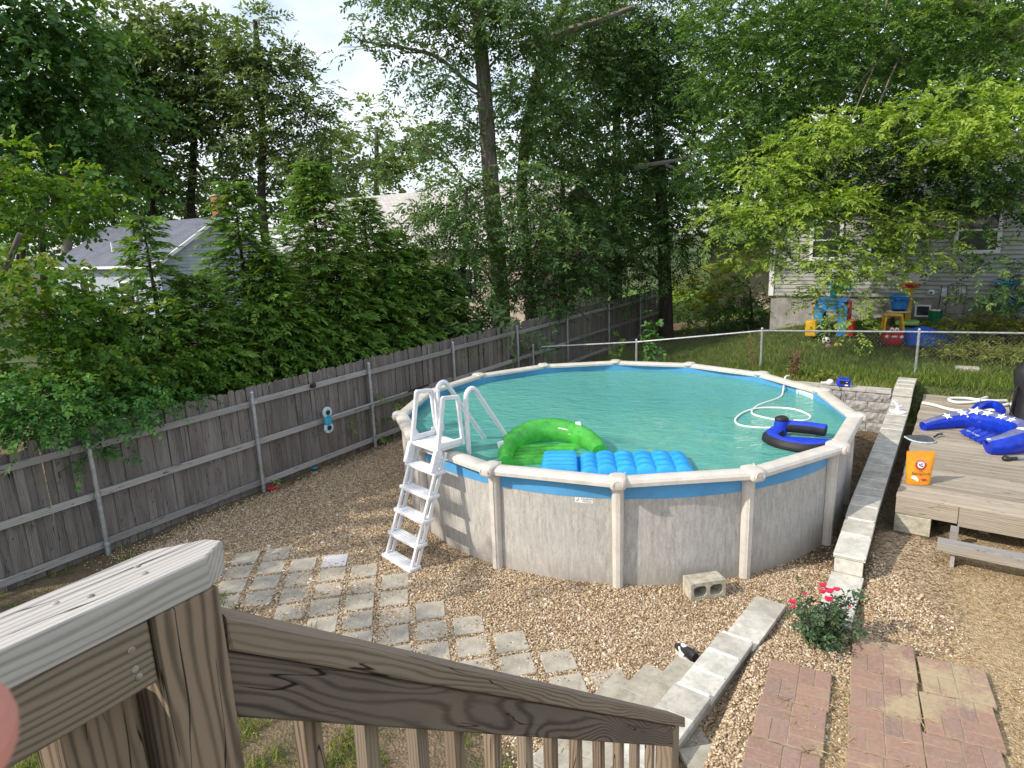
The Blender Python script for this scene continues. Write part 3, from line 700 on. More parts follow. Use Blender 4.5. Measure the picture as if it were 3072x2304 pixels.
# ------------------------------------------------------------------ wooden fence
FA = np.array([-5.272, 7.765]); FU = -8.637
fence = thing('wooden_fence', uv(FU, 12, 0), 'long weathered grey picket fence on steel posts below the evergreens', 'fence')
FO = np.array(fence.location)
def picket_mesh(seed):
    q = random.Random(seed); w = 0.0515; H = 1.70
    pts = [(-w, -0.03), (w, -0.03), (w, H - 0.05)] + [(w * math.cos(a), H - 0.05 + 0.05 * math.sin(a) ** 0.8) for a in np.linspace(0.35, math.pi - 0.35, 5)] + [(-w, H - 0.05)]
    m = MB(); n = len(pts); V = [(p[0], yy, p[1]) for yy in (-0.008, 0.008) for p in pts]
    F = [tuple(range(n)), tuple(n + k for k in range(n))[::-1]] + [(k, n + k, n + (k + 1) % n, (k + 1) % n) for k in range(n)]
    o = q.uniform(0, 30); m.add(V, F, [(p[2], p[0] + o, p[1] + o) for p in V]); return m.mesh('picket', W_FENCE)
PM = [picket_mesh(i) for i in range(6)]
vs_p = np.arange(2.55, 24.2, 0.1005)
for i, v in enumerate(vs_p):
    P = uv(FU - 0.070 - 0.009 * (i % 2) - 0.002 * rnd.random(), v); o = link('picket', PM[rnd.randrange(6)], fence)
    o.location = (P[0] - FO[0], P[1] - FO[1], -0.03 + rnd.gauss(0, 0.009) - 0.10 * (v < 3.15)); o.rotation_euler = (rnd.gauss(0, 0.008), rnd.gauss(0, 0.006), math.atan2(DY, DX))
    o.scale = (rnd.uniform(0.97, 1.02), 1, 1)
post_v = [1.2, 3.67, 6.02, 8.51, 11.05, 13.68, 16.35, 19.2, 21.9, 24.1]
def fpost(v):
    P = uv(FU + 0.055, v); m = MB()
    m.tube([(P[0], P[1], -0.1), (P[0], P[1], 1.60)], 0.029, 10); m.ellip((P[0], P[1], 1.60), (0.033, 0.033, 0.028), 10, 5)
    o = m.build('post', M_GALV, fence, smooth=True, world=True)
    c = MB()
    for z in (0.14, 0.80, 1.44):
        c.lathe([(0.033, z - 0.022), (0.036, z - 0.018), (0.036, z + 0.018), (0.033, z + 0.022)], (P[0], P[1], 0), 10)
        q = uv(FU + 0.03, v + 0.04); c.box((q[0], q[1], z), (0.045, 0.004, 0.02), AX_D)
    c.build('clamp', M_GALV, o, world=True)
for v in post_v: fpost(v)
for a, b in zip(post_v[:-1], post_v[1:]):
    for z in (0.13, 0.79, 1.43):
        m = MB(); P = uv(FU - 0.012, (a + b) / 2)
        dz = rnd.gauss(0, 0.012)
        m.box((P[0], P[1], z + dz), ((b - a) / 2 - 0.004, 0.019, 0.044), AX_D, 0.004)
        m.build('rail', W_RAILF, fence, world=True)
# long pool pole resting along the fence with a vacuum head
pole = thing('pool_pole', uv(FU + 0.12, 8, 0.85), 'long silver pool pole hung along the fence with a cyan vacuum head', 'pool pole')
m = MB(); A = uv(FU + 0.105, 7.45, 0.86); B = uv(FU + 0.105, 9.55, 0.87); m.tube([A, B], 0.016, 8); m.build('shaft', M_GALV, pole, smooth=True, world=True)
m = MB(); m.tube([uv(FU + 0.105, 9.45, 0.87), uv(FU + 0.105, 10.1, 0.875)], 0.021, 8); m.build('grip', M_BLACKP, pole, smooth=True, world=True)
c = uv(FU + 0.12, 7.38, 0.83)
m = MB(); m.box(c, (0.075, 0.022, 0.095), AX_D, 0.015); m.build('vacuum_head', M_CYAN, pole, smooth=True, world=True)
for s in (-1, 1):
    w = MB(); cc = c + np.array([0, 0, 0.135 * s])
    w.lathe([(0.0, -0.02), (0.092, -0.02), (0.1, -0.008), (0.1, 0.008), (0.09, 0.02), (0.055, 0.021), (0.05, 0.012), (0.0, 0.012)], (0, 0, 0), 14)
    w.v = [tuple(np.array([q[0] * DX + q[2] * NX, q[0] * DY + q[2] * NY, q[1]]) + cc) for q in w.v]
    wo = w.build('float_ring', M_PALEB, pole, smooth=True, world=True)
    h = MB(); pc = cc + np.array([NX, NY, 0]) * 0.02
    h.lathe([(0.0, 0.0), (0.042, 0.0), (0.042, 0.006), (0.0, 0.008)], (0, 0, 0), 12)
    h.v = [tuple(np.array([q[0] * DX + q[2] * NX, q[0] * DY + q[2] * NY, q[1]]) + pc) for q in h.v]
    h.build('hub', M_BLACKP, wo, world=True)
m = MB(); c = uv(FU + 0.05, 7.2, 1.47); m.box(c, (0.045, 0.03, 0.04), AX_D, 0.008); c2 = uv(FU + 0.085, 7.2, 1.47); m.lathe([(0.024, -0.015), (0.028, 0.0), (0.02, 0.012)], c2, 10)
tag(m.build('light_box', M_BLACKP), 'small black plastic light box fixed on the top fence rail', 'fence light')
# ------------------------------------------------------------------ chain-link fence
M_WIRE = plain('dull_wire', (0.16, 0.165, 0.165), 0.6, 0.1, 9, metal=0.3)
cl = thing('chain_link_fence', (5.6, 14.4, 0.6), 'low galvanised chain link fence with round top rail beyond the pool', 'fence')
CLP = [((0.57, 16.42), 1.02, 0.0), ((3.04, 15.6), 1.19, 0.16), ((5.6, 14.4), 1.535, 0.55), ((8.54, 13.5), 1.525, 0.55), ((11.5, 12.55), 1.50, 0.5), ((14.4, 11.6), 1.5, 0.5)]
for (xy, zt, zb) in CLP:
    m = MB(); m.tube([(xy[0], xy[1], zb - 0.25), (xy[0], xy[1], zt + 0.0)], 0.027, 8); m.ellip((xy[0], xy[1], zt + 0.04), (0.03, 0.03, 0.04), 8, 5)
    m.build('post', M_GALV, cl, smooth=True, world=True)
for (a, za, ba), (b, zb, bb) in zip(CLP[:-1], CLP[1:]):
    m = MB(); m.tube([(a[0], a[1], za), (b[0], b[1], zb)], 0.021, 8); m.build('top_rail', M_GALV, cl, smooth=True, world=True)
    L = math.hypot(b[0] - a[0], b[1] - a[1]); n = int(L / 0.078); m = MB(); H = 1.03; off = np.array([-(b[1] - a[1]), b[0] - a[0]]) / L * 0.024
    def P(s, h):
        s = min(max(s, 0), 1); zt = za + (zb - za) * s; zl = ba + (bb - ba) * s
        return (a[0] + (b[0] - a[0]) * s + off[0], a[1] + (b[1] - a[1]) * s + off[1], zl + (zt - zl) * h)
    k = H / L * 0.92
    for i in range(-int(n * k) - 1, n + 1):
        for sg in (1, -1):
            s0 = i / n if sg > 0 else i / n + k; s1 = s0 + sg * k
            h0, h1 = 0.0, 1.0
            lo, hi = (0, 1)
            def clip(s0, s1):
                t0, t1 = 0.0, 1.0
                d = s1 - s0
                ta, tb = (0 - s0) / d, (1 - s0) / d
                return max(t0, min(ta, tb)), min(t1, max(ta, tb))
            t0, t1 = clip(s0, s1)
            if t1 - t0 < 0.03: continue
            m.tube([P(s0 + (s1 - s0) * t0, t0), P(s0 + (s1 - s0) * t1, t1)], 0.0013, 3, False)
    tag(m.build('wire_mesh', M_WIRE, cl, world=True, fix=False), kind='stuff')

# ------------------------------------------------------------------ stepped retaining wall with slab caps
WDIR = np.array([0.569, 0.822, 0]); WN = np.array([0.822, -0.569, 0]); W0 = np.array([4.41, 7.36, 0])
AX_W = np.array([WDIR, -WN, [0, 0, 1.0]])
def wz(t): return float(np.interp(t, [-2.5, -1.52, -1.5, -0.9, -0.55, 1.0, 4.4, 4.62, 4.9, 6.6], [0.15, 0.20, 0.40, 0.46, 0.555, 0.585, 0.63, 0.72, 0.83, 0.86]))
swall = thing('block_wall', W0, 'stepped concrete block wall with slab caps between pool and deck', 'wall')
t = -2.45; caps = []
while t < 5.75:
    ln = 0.3 if t > -1.5 else (0.475)
    zc = (wz(t + 0.02) + wz(t + ln - 0.02)) / 2; tilt = math.atan2(wz(t + ln - 0.02) - wz(t + 0.02), ln)
    if tilt > 0.5: tilt = 0.5
    c = W0 + WDIR * (t + ln / 2) - WN * 0.15 + np.array([0, 0, zc - 0.022 + rnd.gauss(0, 0.002)])
    ax = axes_dir(WDIR * math.cos(tilt) + np.array([0, 0, math.sin(tilt)])); yaw = rnd.gauss(0, 0.008)
    m = MB(); m.box(c, (ln / 2 - 0.004, 0.152, 0.022), ax, 0.004); m.build('cap_slab', M_CONC2 if t < -1.2 else M_CONC, swall, world=True)
    if t > -2.3 and rnd.random() < 0.8:
        m = MB(); c2 = W0 + WDIR * t - WN * 0.15 + np.array([0, 0, wz(t) - 0.004]); m.box(c2, (0.007, 0.14, 0.009), ax); m.build('mortar_joint', M_MORTAR, swall, world=True)
    t += ln
BLK = MB().box((0, 0, 0), (0.196, 0.098, 0.094), None, 0.006).mesh('block', M_CONC)
for k in range(4):
    s = -2.3 + (0.2 if k % 2 else 0)
    while s < 5.9:
        zt = -0.02 + 0.2 * k + 0.1
        if zt + 0.095 < wz(max(s - 0.19, -2.4)) - 0.043:
            o = link('block', BLK, swall); q = WDIR * s - WN * 0.15; o.location = (q[0], q[1], zt); o.rotation_euler = (0, 0, math.atan2(WDIR[1], WDIR[0]))
        s += 0.4
# front face block of the drop
m = MB(); c = W0 + WDIR * (-1.49) - WN * 0.15 + np.array([0, 0, 0.275]); m.box(c, (0.012, 0.135, 0.078), AX_W, 0.004); m.build('riser_slab', M_CONC2, swall, world=True)
# ------------------------------------------------------------------ split-face rear retaining wall
bw = thing('split_face_wall', uv(-2.2, 13.4, 0), 'grey split face block retaining wall behind the pool holding back the lawn', 'wall')
def split_mesh(seed):
    q = np.random.default_rng(seed); m = MB(); nx, nz = 7, 4; V = []; F = []
    for j in range(nz):
        for i in range(nx):
            e = (i in (0, nx - 1)) or (j in (0, nz - 1))
            V.append((-0.196 + 0.392 * i / (nx - 1), -0.10 - (0 if e else abs(q.normal(0.012, 0.009))), -0.095 + 0.19 * j / (nz - 1)))
    for j in range(nz - 1):
        for i in range(nx - 1): F.append((j * nx + i, j * nx + i + 1, (j + 1) * nx + i + 1, (j + 1) * nx + i))
    m.add(V, F); m.box((0, 0.005, 0), (0.195, 0.098, 0.094)); return m.mesh('block', M_SPLIT, fix=False)
SM = [split_mesh(i) for i in range(5)]
for k in range(4):
    s = -6.6 + (0.2 if k % 2 else 0)
    while s < -0.58:
        if 0.1 + k * 0.198 < 0.86 * float(sstep(-9, -3.4, s)) + 0.02:
            o = link('block', SM[rnd.randrange(5)], bw); P = uv(s, 13.42) - np.array(bw.location); o.location = (P[0], P[1], 0.085 + 0.198 * k); o.rotation_euler = (0, 0, N_ANG)
        s += 0.4
for k in (1, 3):
    o = link('block', SM[k], bw); P = uv(-0.51, 13.42) - np.array(bw.location); o.location = (P[0], P[1], 0.085 + 0.198 * k); o.rotation_euler = (0, 0, N_ANG); o.scale = (0.47, 1, 1)
s = -5.24
while s < -0.83:
    zt = 0.8 - 0.14 * (1 - float(sstep(-6.5, -3.4, s)))
    m = MB(); P = uv(s + 0.2, 13.42, zt - 0.02); m.box(P, (0.199, 0.13, 0.028), AX_N, 0.004); m.build('cap_slab', M_CONC, bw, world=True); s += 0.4
# ------------------------------------------------------------------ slab-topped curb and steps by the paved corner
curb = thing('slab_curb', (1.9, 5.4, 0), 'low concrete slab curb running down beside the gravel steps', 'curb')
CD = np.array([0.64, 0.768, 0]); CNn = np.array([0.768, -0.64, 0]); CA = np.array([2.57, 5.96, 0])
AX_C = np.array([CD, -CNn, [0, 0, 1.0]])
for i in range(9):
    zt = 0.075 if i < 3 else (0.165 if i < 6 else 0.20)
    c = CA - CD * (0.155 + 0.312 * i) - CNn * 0.03 + np.array([0, 0, zt - 0.025])
    m = MB(); m.box(c, (0.152, 0.15, 0.025), AX_C, 0.004); m.build('slab', M_CONC2 if i % 3 else M_CONC, curb, world=True)
    m = MB(); c2 = c - np.array([0, 0, 0.085]); m.box(c2, (0.154, 0.12, 0.058), AX_C); m.build('block', M_CONC, curb, world=True)
    if i in (3, 4, 5, 6):
        m = MB(); c3 = c + CD * 0.156 + np.array([0, 0, 0.02]); m.box(c3, (0.016, 0.135, 0.01), AX_C, 0.003); m.build('mortar_joint', M_MORTAR, curb, world=True)
stp = thing('slab_steps', (1.4, 5.2, 0), 'three low grey slab steps stacked against the left side of the curb', 'steps')
for k, (al, nn_, zt) in enumerate(((-1.45, -0.275, 0.125), (-1.66, -0.468, 0.085), (-1.89, -0.650, 0.045))):
    for j in range(5):
        ln = 0.40 if (j + k) % 2 else 0.36
        c = CA + CD * (al - 0.2 - 0.405 * j) + CNn * nn_ + np.array([0, 0, zt - 0.022])
        m = MB(); m.box(c, (0.199, 0.094, 0.022), AX_C, 0.005); m.build('slab', M_SLAB, stp, world=True)
        m = MB(); m.box(c - np.array([0, 0, 0.062]), (0.198, 0.088, 0.039), AX_C); m.build('block', M_CONC, stp, world=True)
# ------------------------------------------------------------------ grey stepping slabs
pav = thing('slab_path', (-1.2, 6.2, 0), 'diagonal field of square grey slabs set apart in the gravel', 'path')
th = R(9); TA = np.array([math.cos(th), math.sin(th), 0]); TB = np.array([math.sin(th), -math.cos(th), 0])
starts = [-7.9, -7.93, -7.56, -7.58, -7.25, -6.91, -6.21, -5.86, -5.48, -5.11, -4.74, -4.40]
ends = [-6.7, -6.7, -6.3, -5.95, -5.6, -5.5, -5.1, -4.8, -4.4, -4.05, -3.7, -3.4]
SLM = [MB().box((0, 0, 0), (0.148, 0.148, 0.02), None, 0.004).mesh('slab', M_SLAB) for _ in range(5)]
SLL = MB().box((0, 0, 0), (0.148, 0.148, 0.02), None, 0.004).mesh('slab', plain('bluish_slab', (0.47, 0.48, 0.51), 0.85, 0.06, 9))
for i, (b0, b1) in enumerate(zip(starts, ends)):
    b = b0; j = 0
    while b < b1 + 0.01:
        P = TA * (-2.17 + 0.3675 * i) + TB * b
        o = link('slab', SLL if (i == 3 and j == 0) else SLM[rnd.randrange(5)], pav)
        o.location = (P[0] + 1.2 + rnd.gauss(0, 0.006), P[1] - 6.2 + rnd.gauss(0, 0.006), float(ground_z(P[0], P[1])) - 0.007 + rnd.gauss(0, 0.003)); o.rotation_euler = (rnd.gauss(0, 0.010), rnd.gauss(0, 0.010), th + rnd.gauss(0, 0.02))
        b += 0.352; j += 1
# ------------------------------------------------------------------ brick pavers
bp = thing('brick_patio', (2.6, 4.2, 0.15), 'worn red basketweave brick paver patio dusted with sand and straw', 'patio')
ba = R(-27); BA = np.array([math.cos(ba), math.sin(ba), 0]); BB = np.array([-math.sin(ba), math.cos(ba), 0]); BB = np.array([0.50, 0.866, 0]); BB /= np.linalg.norm(BB)
ba2 = math.atan2(BA[1], BA[0])
PB = MB().box((0, 0, 0), (0.237, 0.237, 0.02), None, 0.006).mesh('paver', M_SAND)
BR = [MB().box((0, 0, 0), (0.1155, 0.0565, 0.008), None, 0.004).mesh('brick', M_BRICK) for _ in range(4)]
def paver(c, rz):
    o = link('paver', PB, bp); o.location = tuple(c - np.array(bp.location)); o.rotation_euler = (rnd.gauss(0, 0.01), rnd.gauss(0, 0.01), rz)
    for qx in (-1, 1):
        for qy in (-1, 1):
            ver = qx * qy > 0
            for s in (-1, 1):
                b = link('brick', BR[rnd.randrange(4)], o)
                b.location = (qx * 0.1185 + (s * 0.0592 if ver else 0), qy * 0.1185 + (0 if ver else s * 0.0592), 0.0160 + rnd.gauss(0, 0.0012)); b.rotation_euler = (0, 0, math.pi / 2 if ver else 0)
P0 = atz(2389, 2056, 0.165); Q0 = atz(2650, 1979, 0.165)
for j in range(5): paver(P0 + BA * 0.012 - BB * 0.49 * j, ba2 - 0.02)
for j in range(6): paver(Q0 - BB * 0.487 * j + BA * 0.01 * j, ba2)
for j in range(6): paver(Q0 + BA * 0.50 - BB * (0.10 + 0.487 * j), ba2 + 0.02)
# ------------------------------------------------------------------ wooden deck
DE = np.array([0.807, -0.591, 0]); DF = np.array([0.569, 0.822, 0]); D0 = np.array([4.53, 7.28, 0])
AX_E = np.array([DE, DF, [0, 0, 1.0]])
deck = thing('wooden_deck', D0, 'low weathered plank deck beside the stepped wall with one tread', 'deck')
for i in range(39):
    f0 = 0.145 * i; L = 4.4
    if i == 0: segs = [(0.0, 4.4)]
    else:
        cut = rnd.choice((1.9, 2.4, 2.9)); segs = [(0.0, cut - 0.003), (cut + 0.003, L)] if rnd.random() < 0.55 else [(0.0, L)]
    for a, b in segs:
        m = MB(); c = D0 + DE * ((a + b) / 2 + rnd.gauss(0, 0.006)) + DF * (f0 + 0.0705) + np.array([0, 0, 0.583 + rnd.gauss(0, 0.0018)])
        m.box(c, ((b - a) / 2, 0.0695, 0.017), AX_E, 0.005); m.build('plank', W_DECK, deck, world=True)
for a, b, z0, z1 in ((0.0, 0.62, 0.375, 0.565), (0.625, 4.4, 0.345, 0.565)):
    m = MB(); c = D0 + DE * ((a + b) / 2) + DF * 0.02 + np.array([0, 0, (z0 + z1) / 2]); m.box(c, ((b - a) / 2, 0.019, (z1 - z0) / 2), AX_E, 0.005); m.build('fascia_board', W_DECK, deck, world=True)
m = MB(); c = D0 + DE * 0.02 + DF * 2.85 + np.array([0, 0, 0.465]); m.box(c, (0.019, 2.79, 0.095), AX_E, 0.004); m.build('rim_joist', W_RAILF, deck, world=True)
for a in (0.9, 2.3, 3.8):
    for f in (0.5, 2.6, 4.8):
        m = MB(); c = D0 + DE * a + DF * f + np.array([0, 0, 0.34]); m.box(c, (0.045, 0.045, 0.22), AX_E); m.build('leg', W_RAILF, deck, world=True)
for k, f in enumerate((-0.64, -0.475)):
    m = MB(); c = D0 + DE * 2.45 + DF * f + np.array([0, 0, 0.325]); m.box(c, (2.0, 0.078, 0.019), AX_E, 0.005); m.build('tread', W_RAILF if k else W_DECK, deck, world=True)
for a in (0.6, 2.2, 3.9):
    m = MB(); c = D0 + DE * a + DF * (-0.5) + np.array([0, 0, 0.22]); m.box(c, (0.02, 0.17, 0.085), AX_E, 0.003); m.build('step_support', W_RAILF, deck, world=True)
    m = MB(); c = D0 + DE * a + DF * (-0.08) + np.array([0, 0, 0.26]); m.box(c, (0.04, 0.03, 0.11), AX_E, 0.003); m.build('step_hanger', W_RAILF, deck, world=True)
m = MB(); c = D0 + DE * 0.185 + DF * 0.10 + np.array([0, 0, 0.257]); m.box(c, (0.185, 0.10, 0.112), AX_E, 0.006)
tag(m.build('support_block', M_BLOCK), 'pale concrete block propping up the deck corner', 'block')
# ------------------------------------------------------------------ swimming pool
PC = np.array([1.5739, 9.6405, 0]); PA0 = -0.1569 - math.pi / 2; NS = 14; PH = 1.2651
pool = thing('swimming_pool', PC, 'round above ground pool with stone pattern wall and almond rim', 'pool')
def pang(i): return PA0 + 2 * math.pi * i / NS
def pp(a, r, z): return np.array([r * math.cos(a), r * math.sin(a), z])
def cyl(r, z0, z1, mat, name, inward=False, nseg=168):
    m = MB(); V = []; F = []
    for k in range(nseg):
        a = 2 * math.pi * k / nseg; V += [pp(a, r, z0), pp(a, r, z1)]
    for k in range(nseg):
        q = (2 * k, 2 * ((k + 1) % nseg), 2 * ((k + 1) % nseg) + 1, 2 * k + 1); F.append(q[::-1] if inward else q)
    m.add(V, F); return m.build(name, mat, pool, smooth=True, fix=False)
cyl(3.165, 0.0, 1.225, M_POOLW, 'wall'); cyl(3.170, 1.012, 1.225, M_LINER, 'liner_band'); cyl(3.150, 0.3, 1.225, M_LINER, 'liner', True)
PROF = [(-0.088, -0.035), (-0.092, 0.0), (-0.075, 0.020), (-0.03, 0.032), (0.03, 0.032), (0.075, 0.016), (0.094, -0.012), (0.094, -0.052), (0.084, -0.052), (0.08, -0.03)]
for i in range(NS):
    a0, a1 = pang(i), pang(i + 1); rr = 3.245
    m = MB()
    A, B = pp(a0, rr, 1.250), pp(a1, rr, 1.250); d = (B - A); L = np.linalg.norm(d); d /= L; out = np.array([d[1], -d[0], 0])
    A2 = A + d * 0.03; B2 = B - d * 0.03
    m.rings([[q + out * x + np.array([0, 0, z]) for x, z in PROF] for q in (A2, (A2 + B2) / 2, B2)], True, True)
    m.build('top_rail', M_RIM, pool, smooth=30)
    # upright
    a = a0; rad = np.array([math.cos(a), math.sin(a), 0]); tan = np.array([-math.sin(a), math.cos(a), 0])
    m = MB(); rg = []
    for z, w, dp in ((0.0, 0.058, 0.088), (0.06, 0.058, 0.088), (1.0, 0.066, 0.092), (1.13, 0.066, 0.092)):
        ring = []
        for x, y in ((-1, 0), (-1, 0.35), (-0.86, 0.62), (-0.62, 0.80), (-0.40, 0.86), (-0.36, 0.96), (0.36, 0.96), (0.40, 0.86), (0.62, 0.80), (0.86, 0.62), (1, 0.35), (1, 0)):
            ring.append(rad * (3.168 + dp * y) + tan * w * x + np.array([0, 0, z]))
        rg.append(ring)
    m.rings(rg, True, True); u = m.build('upright', M_RIM, pool, smooth=30)
    m = MB(); rg = []
    for z, w in ((1.125, 0.074), (1.14, 0.08), (1.165, 0.08), (1.18, 0.07)):
        rg.append([rad * (3.17 + 0.105 * math.sin(t)) + tan * w * math.cos(t) + np.array([0, 0, z]) for t in np.linspace(0, math.pi, 12)])
    m.rings(rg, True, True); m.build('collar', M_RIM, u, smooth=True)
    # corner cap with folded-over front
    m = MB(); ax = np.array([tan, rad, [0, 0, 1.0]])
    m.ellip(rad * 3.24 + np.array([0, 0, 1.266]), (0.098, 0.125, 0.036), 18, 8, 0.6, ax)
    m.ellip(rad * 3.335 + np.array([0, 0, 1.232]), (0.086, 0.040, 0.062), 16, 8, 0.62, ax)
    c = m.build('corner_cap', M_RIM, pool, smooth=50)
    m = MB(); pts = [rad * (3.378 - 0.012 * abs(math.sin(t))) + tan * 0.052 * math.cos(t) + np.array([0, 0, 1.235 + 0.045 * math.sin(t)]) for t in np.linspace(-0.4, 4.4, 12)]
    m.tube(pts, 0.007, 5); pts = [rad * (3.13 + 0.2 * t) + tan * (0.088 - 0.04 * math.sin(t * 2.2)) + np.array([0, 0, 1.300 - 0.03 * t * t]) for t in np.linspace(0.1, 1.05, 7)]
    m.tube(pts, 0.008, 5); m.build('moulded_ridge', M_RIM, c, smooth=True)
# skimmer mouth
sa = 0.155
m = MB(); rad = np.array([math.cos(sa), math.sin(sa), 0]); tan = np.array([-math.sin(sa), math.cos(sa), 0]); axk = np.array([tan, rad, [0, 0, 1.0]])
for (x, z, hx, hz) in ((-0.2, 1.10, 0.022, 0.085), (0.2, 1.10, 0.022, 0.085), (0, 1.175, 0.2, 0.018)):
    m.box(rad * 3.135 + tan * x + np.array([0, 0, z]), (hx, 0.012, hz), axk, 0.003)
sk = m.build('skimmer', M_WHITE, pool); m = MB(); m.box(rad * 3.146 + np.array([0, 0, 1.09]), (0.18, 0.003, 0.07), axk); m.build('flap', M_PALEB, sk)
# return fitting bump under the rim and maker's sticker
am = pang(-0.42)
def wall_text(txt, size, a_c, z_c, r, mat, name, parent):
    V, F = text_geo(txt, size); W = [pp(a_c + q[0] / r, r, z_c + q[1]) for q in V]
    m = MB(); m.add(W, F); return m.build(name, mat, parent, fix=False)
st_a = pang(-0.255)
m = MB(); V = []
for k in range(7):
    a = st_a + (k - 3) / 3 * 0.098 / 3.17; V += [pp(a, 3.1675, 0.945), pp(a, 3.1675, 1.005)]
m.add(V, [(2 * k, 2 * k + 2, 2 * k + 3, 2 * k + 1) for k in range(6)]); stk = m.build('maker_sticker', M_PRINTW, pool, fix=False)
wall_text('ATLANTIC', 0.027, st_a + 0.0105, 0.989, 3.1695, M_PRINTK, 'lettering', stk); wall_text('POOLS', 0.031, st_a + 0.0105, 0.963, 3.1695, M_PRINTK, 'lettering', stk)
m = MB(); m.tube([pp(st_a - 0.027, 3.170, 0.958), pp(st_a - 0.021, 3.170, 0.975), pp(st_a - 0.017, 3.170, 0.995)], 0.003, 5); m.build('swoosh_mark', M_PRINTK, stk)
# water
m = MB(); n = 96; V = [(0, 0, 0)]; F = []; rings_ = 24
for j in range(1, rings_ + 1):
    for k in range(n): a = 2 * math.pi * k / n; V.append((3.149 * j / rings_ * math.cos(a), 3.149 * j / rings_ * math.sin(a), 0))
for k in range(n): F.append((0, 1 + k, 1 + (k + 1) % n))
for j in range(rings_ - 1):
    for k in range(n): b = 1 + j * n; F.append((b + k, b + n + k, b + n + (k + 1) % n, b + (k + 1) % n))
ww = np.array(V); ww[:, 2] = 0.006 * wob(ww[:, 0], ww[:, 1], 2.2)
m.add(ww, F); wat = m.build('water', M_WATER, smooth=True, fix=False); wat.location = (PC[0], PC[1], 1.115); tag(wat, kind='structure')
WZ = 1.115
# ------------------------------------------------------------------ A-frame pool ladder
lad = thing('pool_ladder', (-1.455, 7.17, 0), 'white resin A-frame ladder climbing over the pool rim', 'ladder', math.atan2(-0.738, 0.674))
def lx(x, y, z): return (x, y, z)
ST = []
for s in (-1, 1):
    x = 0.265 * s
    m = MB(); dv = np.array([0, 0.4, 1.0]); dv /= np.linalg.norm(dv)
    for off in (-0.028, 0.032):
        c = np.array([x, 0.05 + off * 1.4 + 0.27, 0.66]); m.box(c, (0.70, 0.018, 0.018), axes_dir(dv), 0.005)
    o = m.build('side_rail', M_WHITE, lad)
    m = MB(); c = np.array([x, 0.50, 1.30]); m.box((x, 0.47, 1.23), (0.13, 0.03, 0.052), axes_dir(dv), 0.008)
    m.build('joint_sleeve', M_WHITE, o)
    # guard frame
    m = MB(); m.box((x, 0.565, 1.62), (0.36, 0.021, 0.026), axes_dir((0, 0.19, 1)), 0.006); m.box((x, 0.735, 1.955), (0.115, 0.022, 0.022), axes_dir((0, 1, -0.12)), 0.006)
    m.box((x, 0.865, 1.65), (0.31, 0.02, 0.022), axes_dir((0, 0.08, -1)), 0.006); m.box((x, 0.70, 1.40), (0.16, 0.02, 0.03), axes_dir((0, 1, 0)), 0.006)
    g = m.build('guard_frame', M_WHITE, lad)
    # looped handrail into the water
    hx = 0.285 * s
    P = [(hx, 0.955, 1.20), (hx, 0.955, 1.6), (hx, 0.955, 1.88)]
    for t in np.linspace(0, 1, 9)[1:]:
        a = math.pi - t * R(142); P.append((hx, 1.045 + 0.09 * math.cos(a), 1.90 + 0.11 * math.sin(a)))
    e = np.array(P[-1]); P += [tuple(e + (np.array([hx, 1.90, 0.80]) - e) * q) for q in (0.25, 0.5, 0.75, 1.0)]
    m = MB(); m.tube(P, 0.031, 10); h = m.build('handrail', M_WHITE, lad, smooth=True)
    for q in (0.2, 0.3, 0.42, 0.54, 0.66):
        c = e + (np.array([hx, 1.90, 0.80]) - e) * q; k = MB(); k.ellip(c + np.array([0, -0.005, 0.029]), (0.010, 0.010, 0.006), 8, 4); k.build('rivet', M_GALV, h)
for z, y in ((0.025, 0.0), (0.28, 0.112), (0.55, 0.22), (0.82, 0.328), (1.09, 0.436)):
    m = MB(); m.box((0, y + 0.06, z), (0.31, 0.085, 0.024), None, 0.010)
    for g in (-0.035, 0.005, 0.045): m.box((0, y + 0.06 + g, z + 0.0245), (0.225, 0.007, 0.003))
    m.build('step', M_WHITE, lad)
m = MB(); m.box((0, 0.70, 1.345), (0.25, 0.20, 0.022), None, 0.008)
for g in np.linspace(-0.14, 0.14, 5): m.box((0, 0.70 + g, 1.368), (0.22, 0.010, 0.003))
m.build('platform', M_WHITE, lad)
m = MB()
for x in (-0.225, -0.165): m.box((x, 0.87, 1.66), (0.022, 0.012, 0.28), None, 0.004)
m.box((-0.195, 0.87, 1.945), (0.06, 0.014, 0.018), None, 0.004); m.build('gate_panel', M_WHITE, lad)
m = MB(); m.box((-0.28, 0.92, 1.42), (0.012, 0.10, 0.05), None, 0.006); m.build('rim_bracket', M_WHITE, lad)
# ------------------------------------------------------------------ things floating in the pool
gf = thing('pool_lounge', (0.40, 7.95, WZ), 'translucent green inflatable lounge with arched backrest floating by the ladder', 'pool float')
m = MB(); P = curve_pts([(-0.50, -0.62, 0.06), (-0.50, -0.30, 0.08), (-0.42, 0.06, 0.10), (-0.20, 0.33, 0.13), (0.08, 0.40, 0.14), (0.34, 0.26, 0.13), (0.53, 0.0, 0.11), (0.62, -0.22, 0.08), (0.64, -0.34, 0.06)], 6)
q = np.linspace(0, 1, len(P)); m.tube(P, 0.085 + 0.065 * np.sin(np.pi * np.clip(q * 1.1 - 0.05, 0, 1)), 16); m.build('backrest', M_GVINYL, gf, smooth=True)
for k in range(5):
    m = MB(); y = 0.02 - 0.13 * k; m.tube([(-0.44, y, -0.01), (0, y, 0.0), (0.34 + 0.12 * (k == 0), y, -0.01)], 0.068, 10); m.build('seat_tube', M_GVINYL, gf, smooth=True)
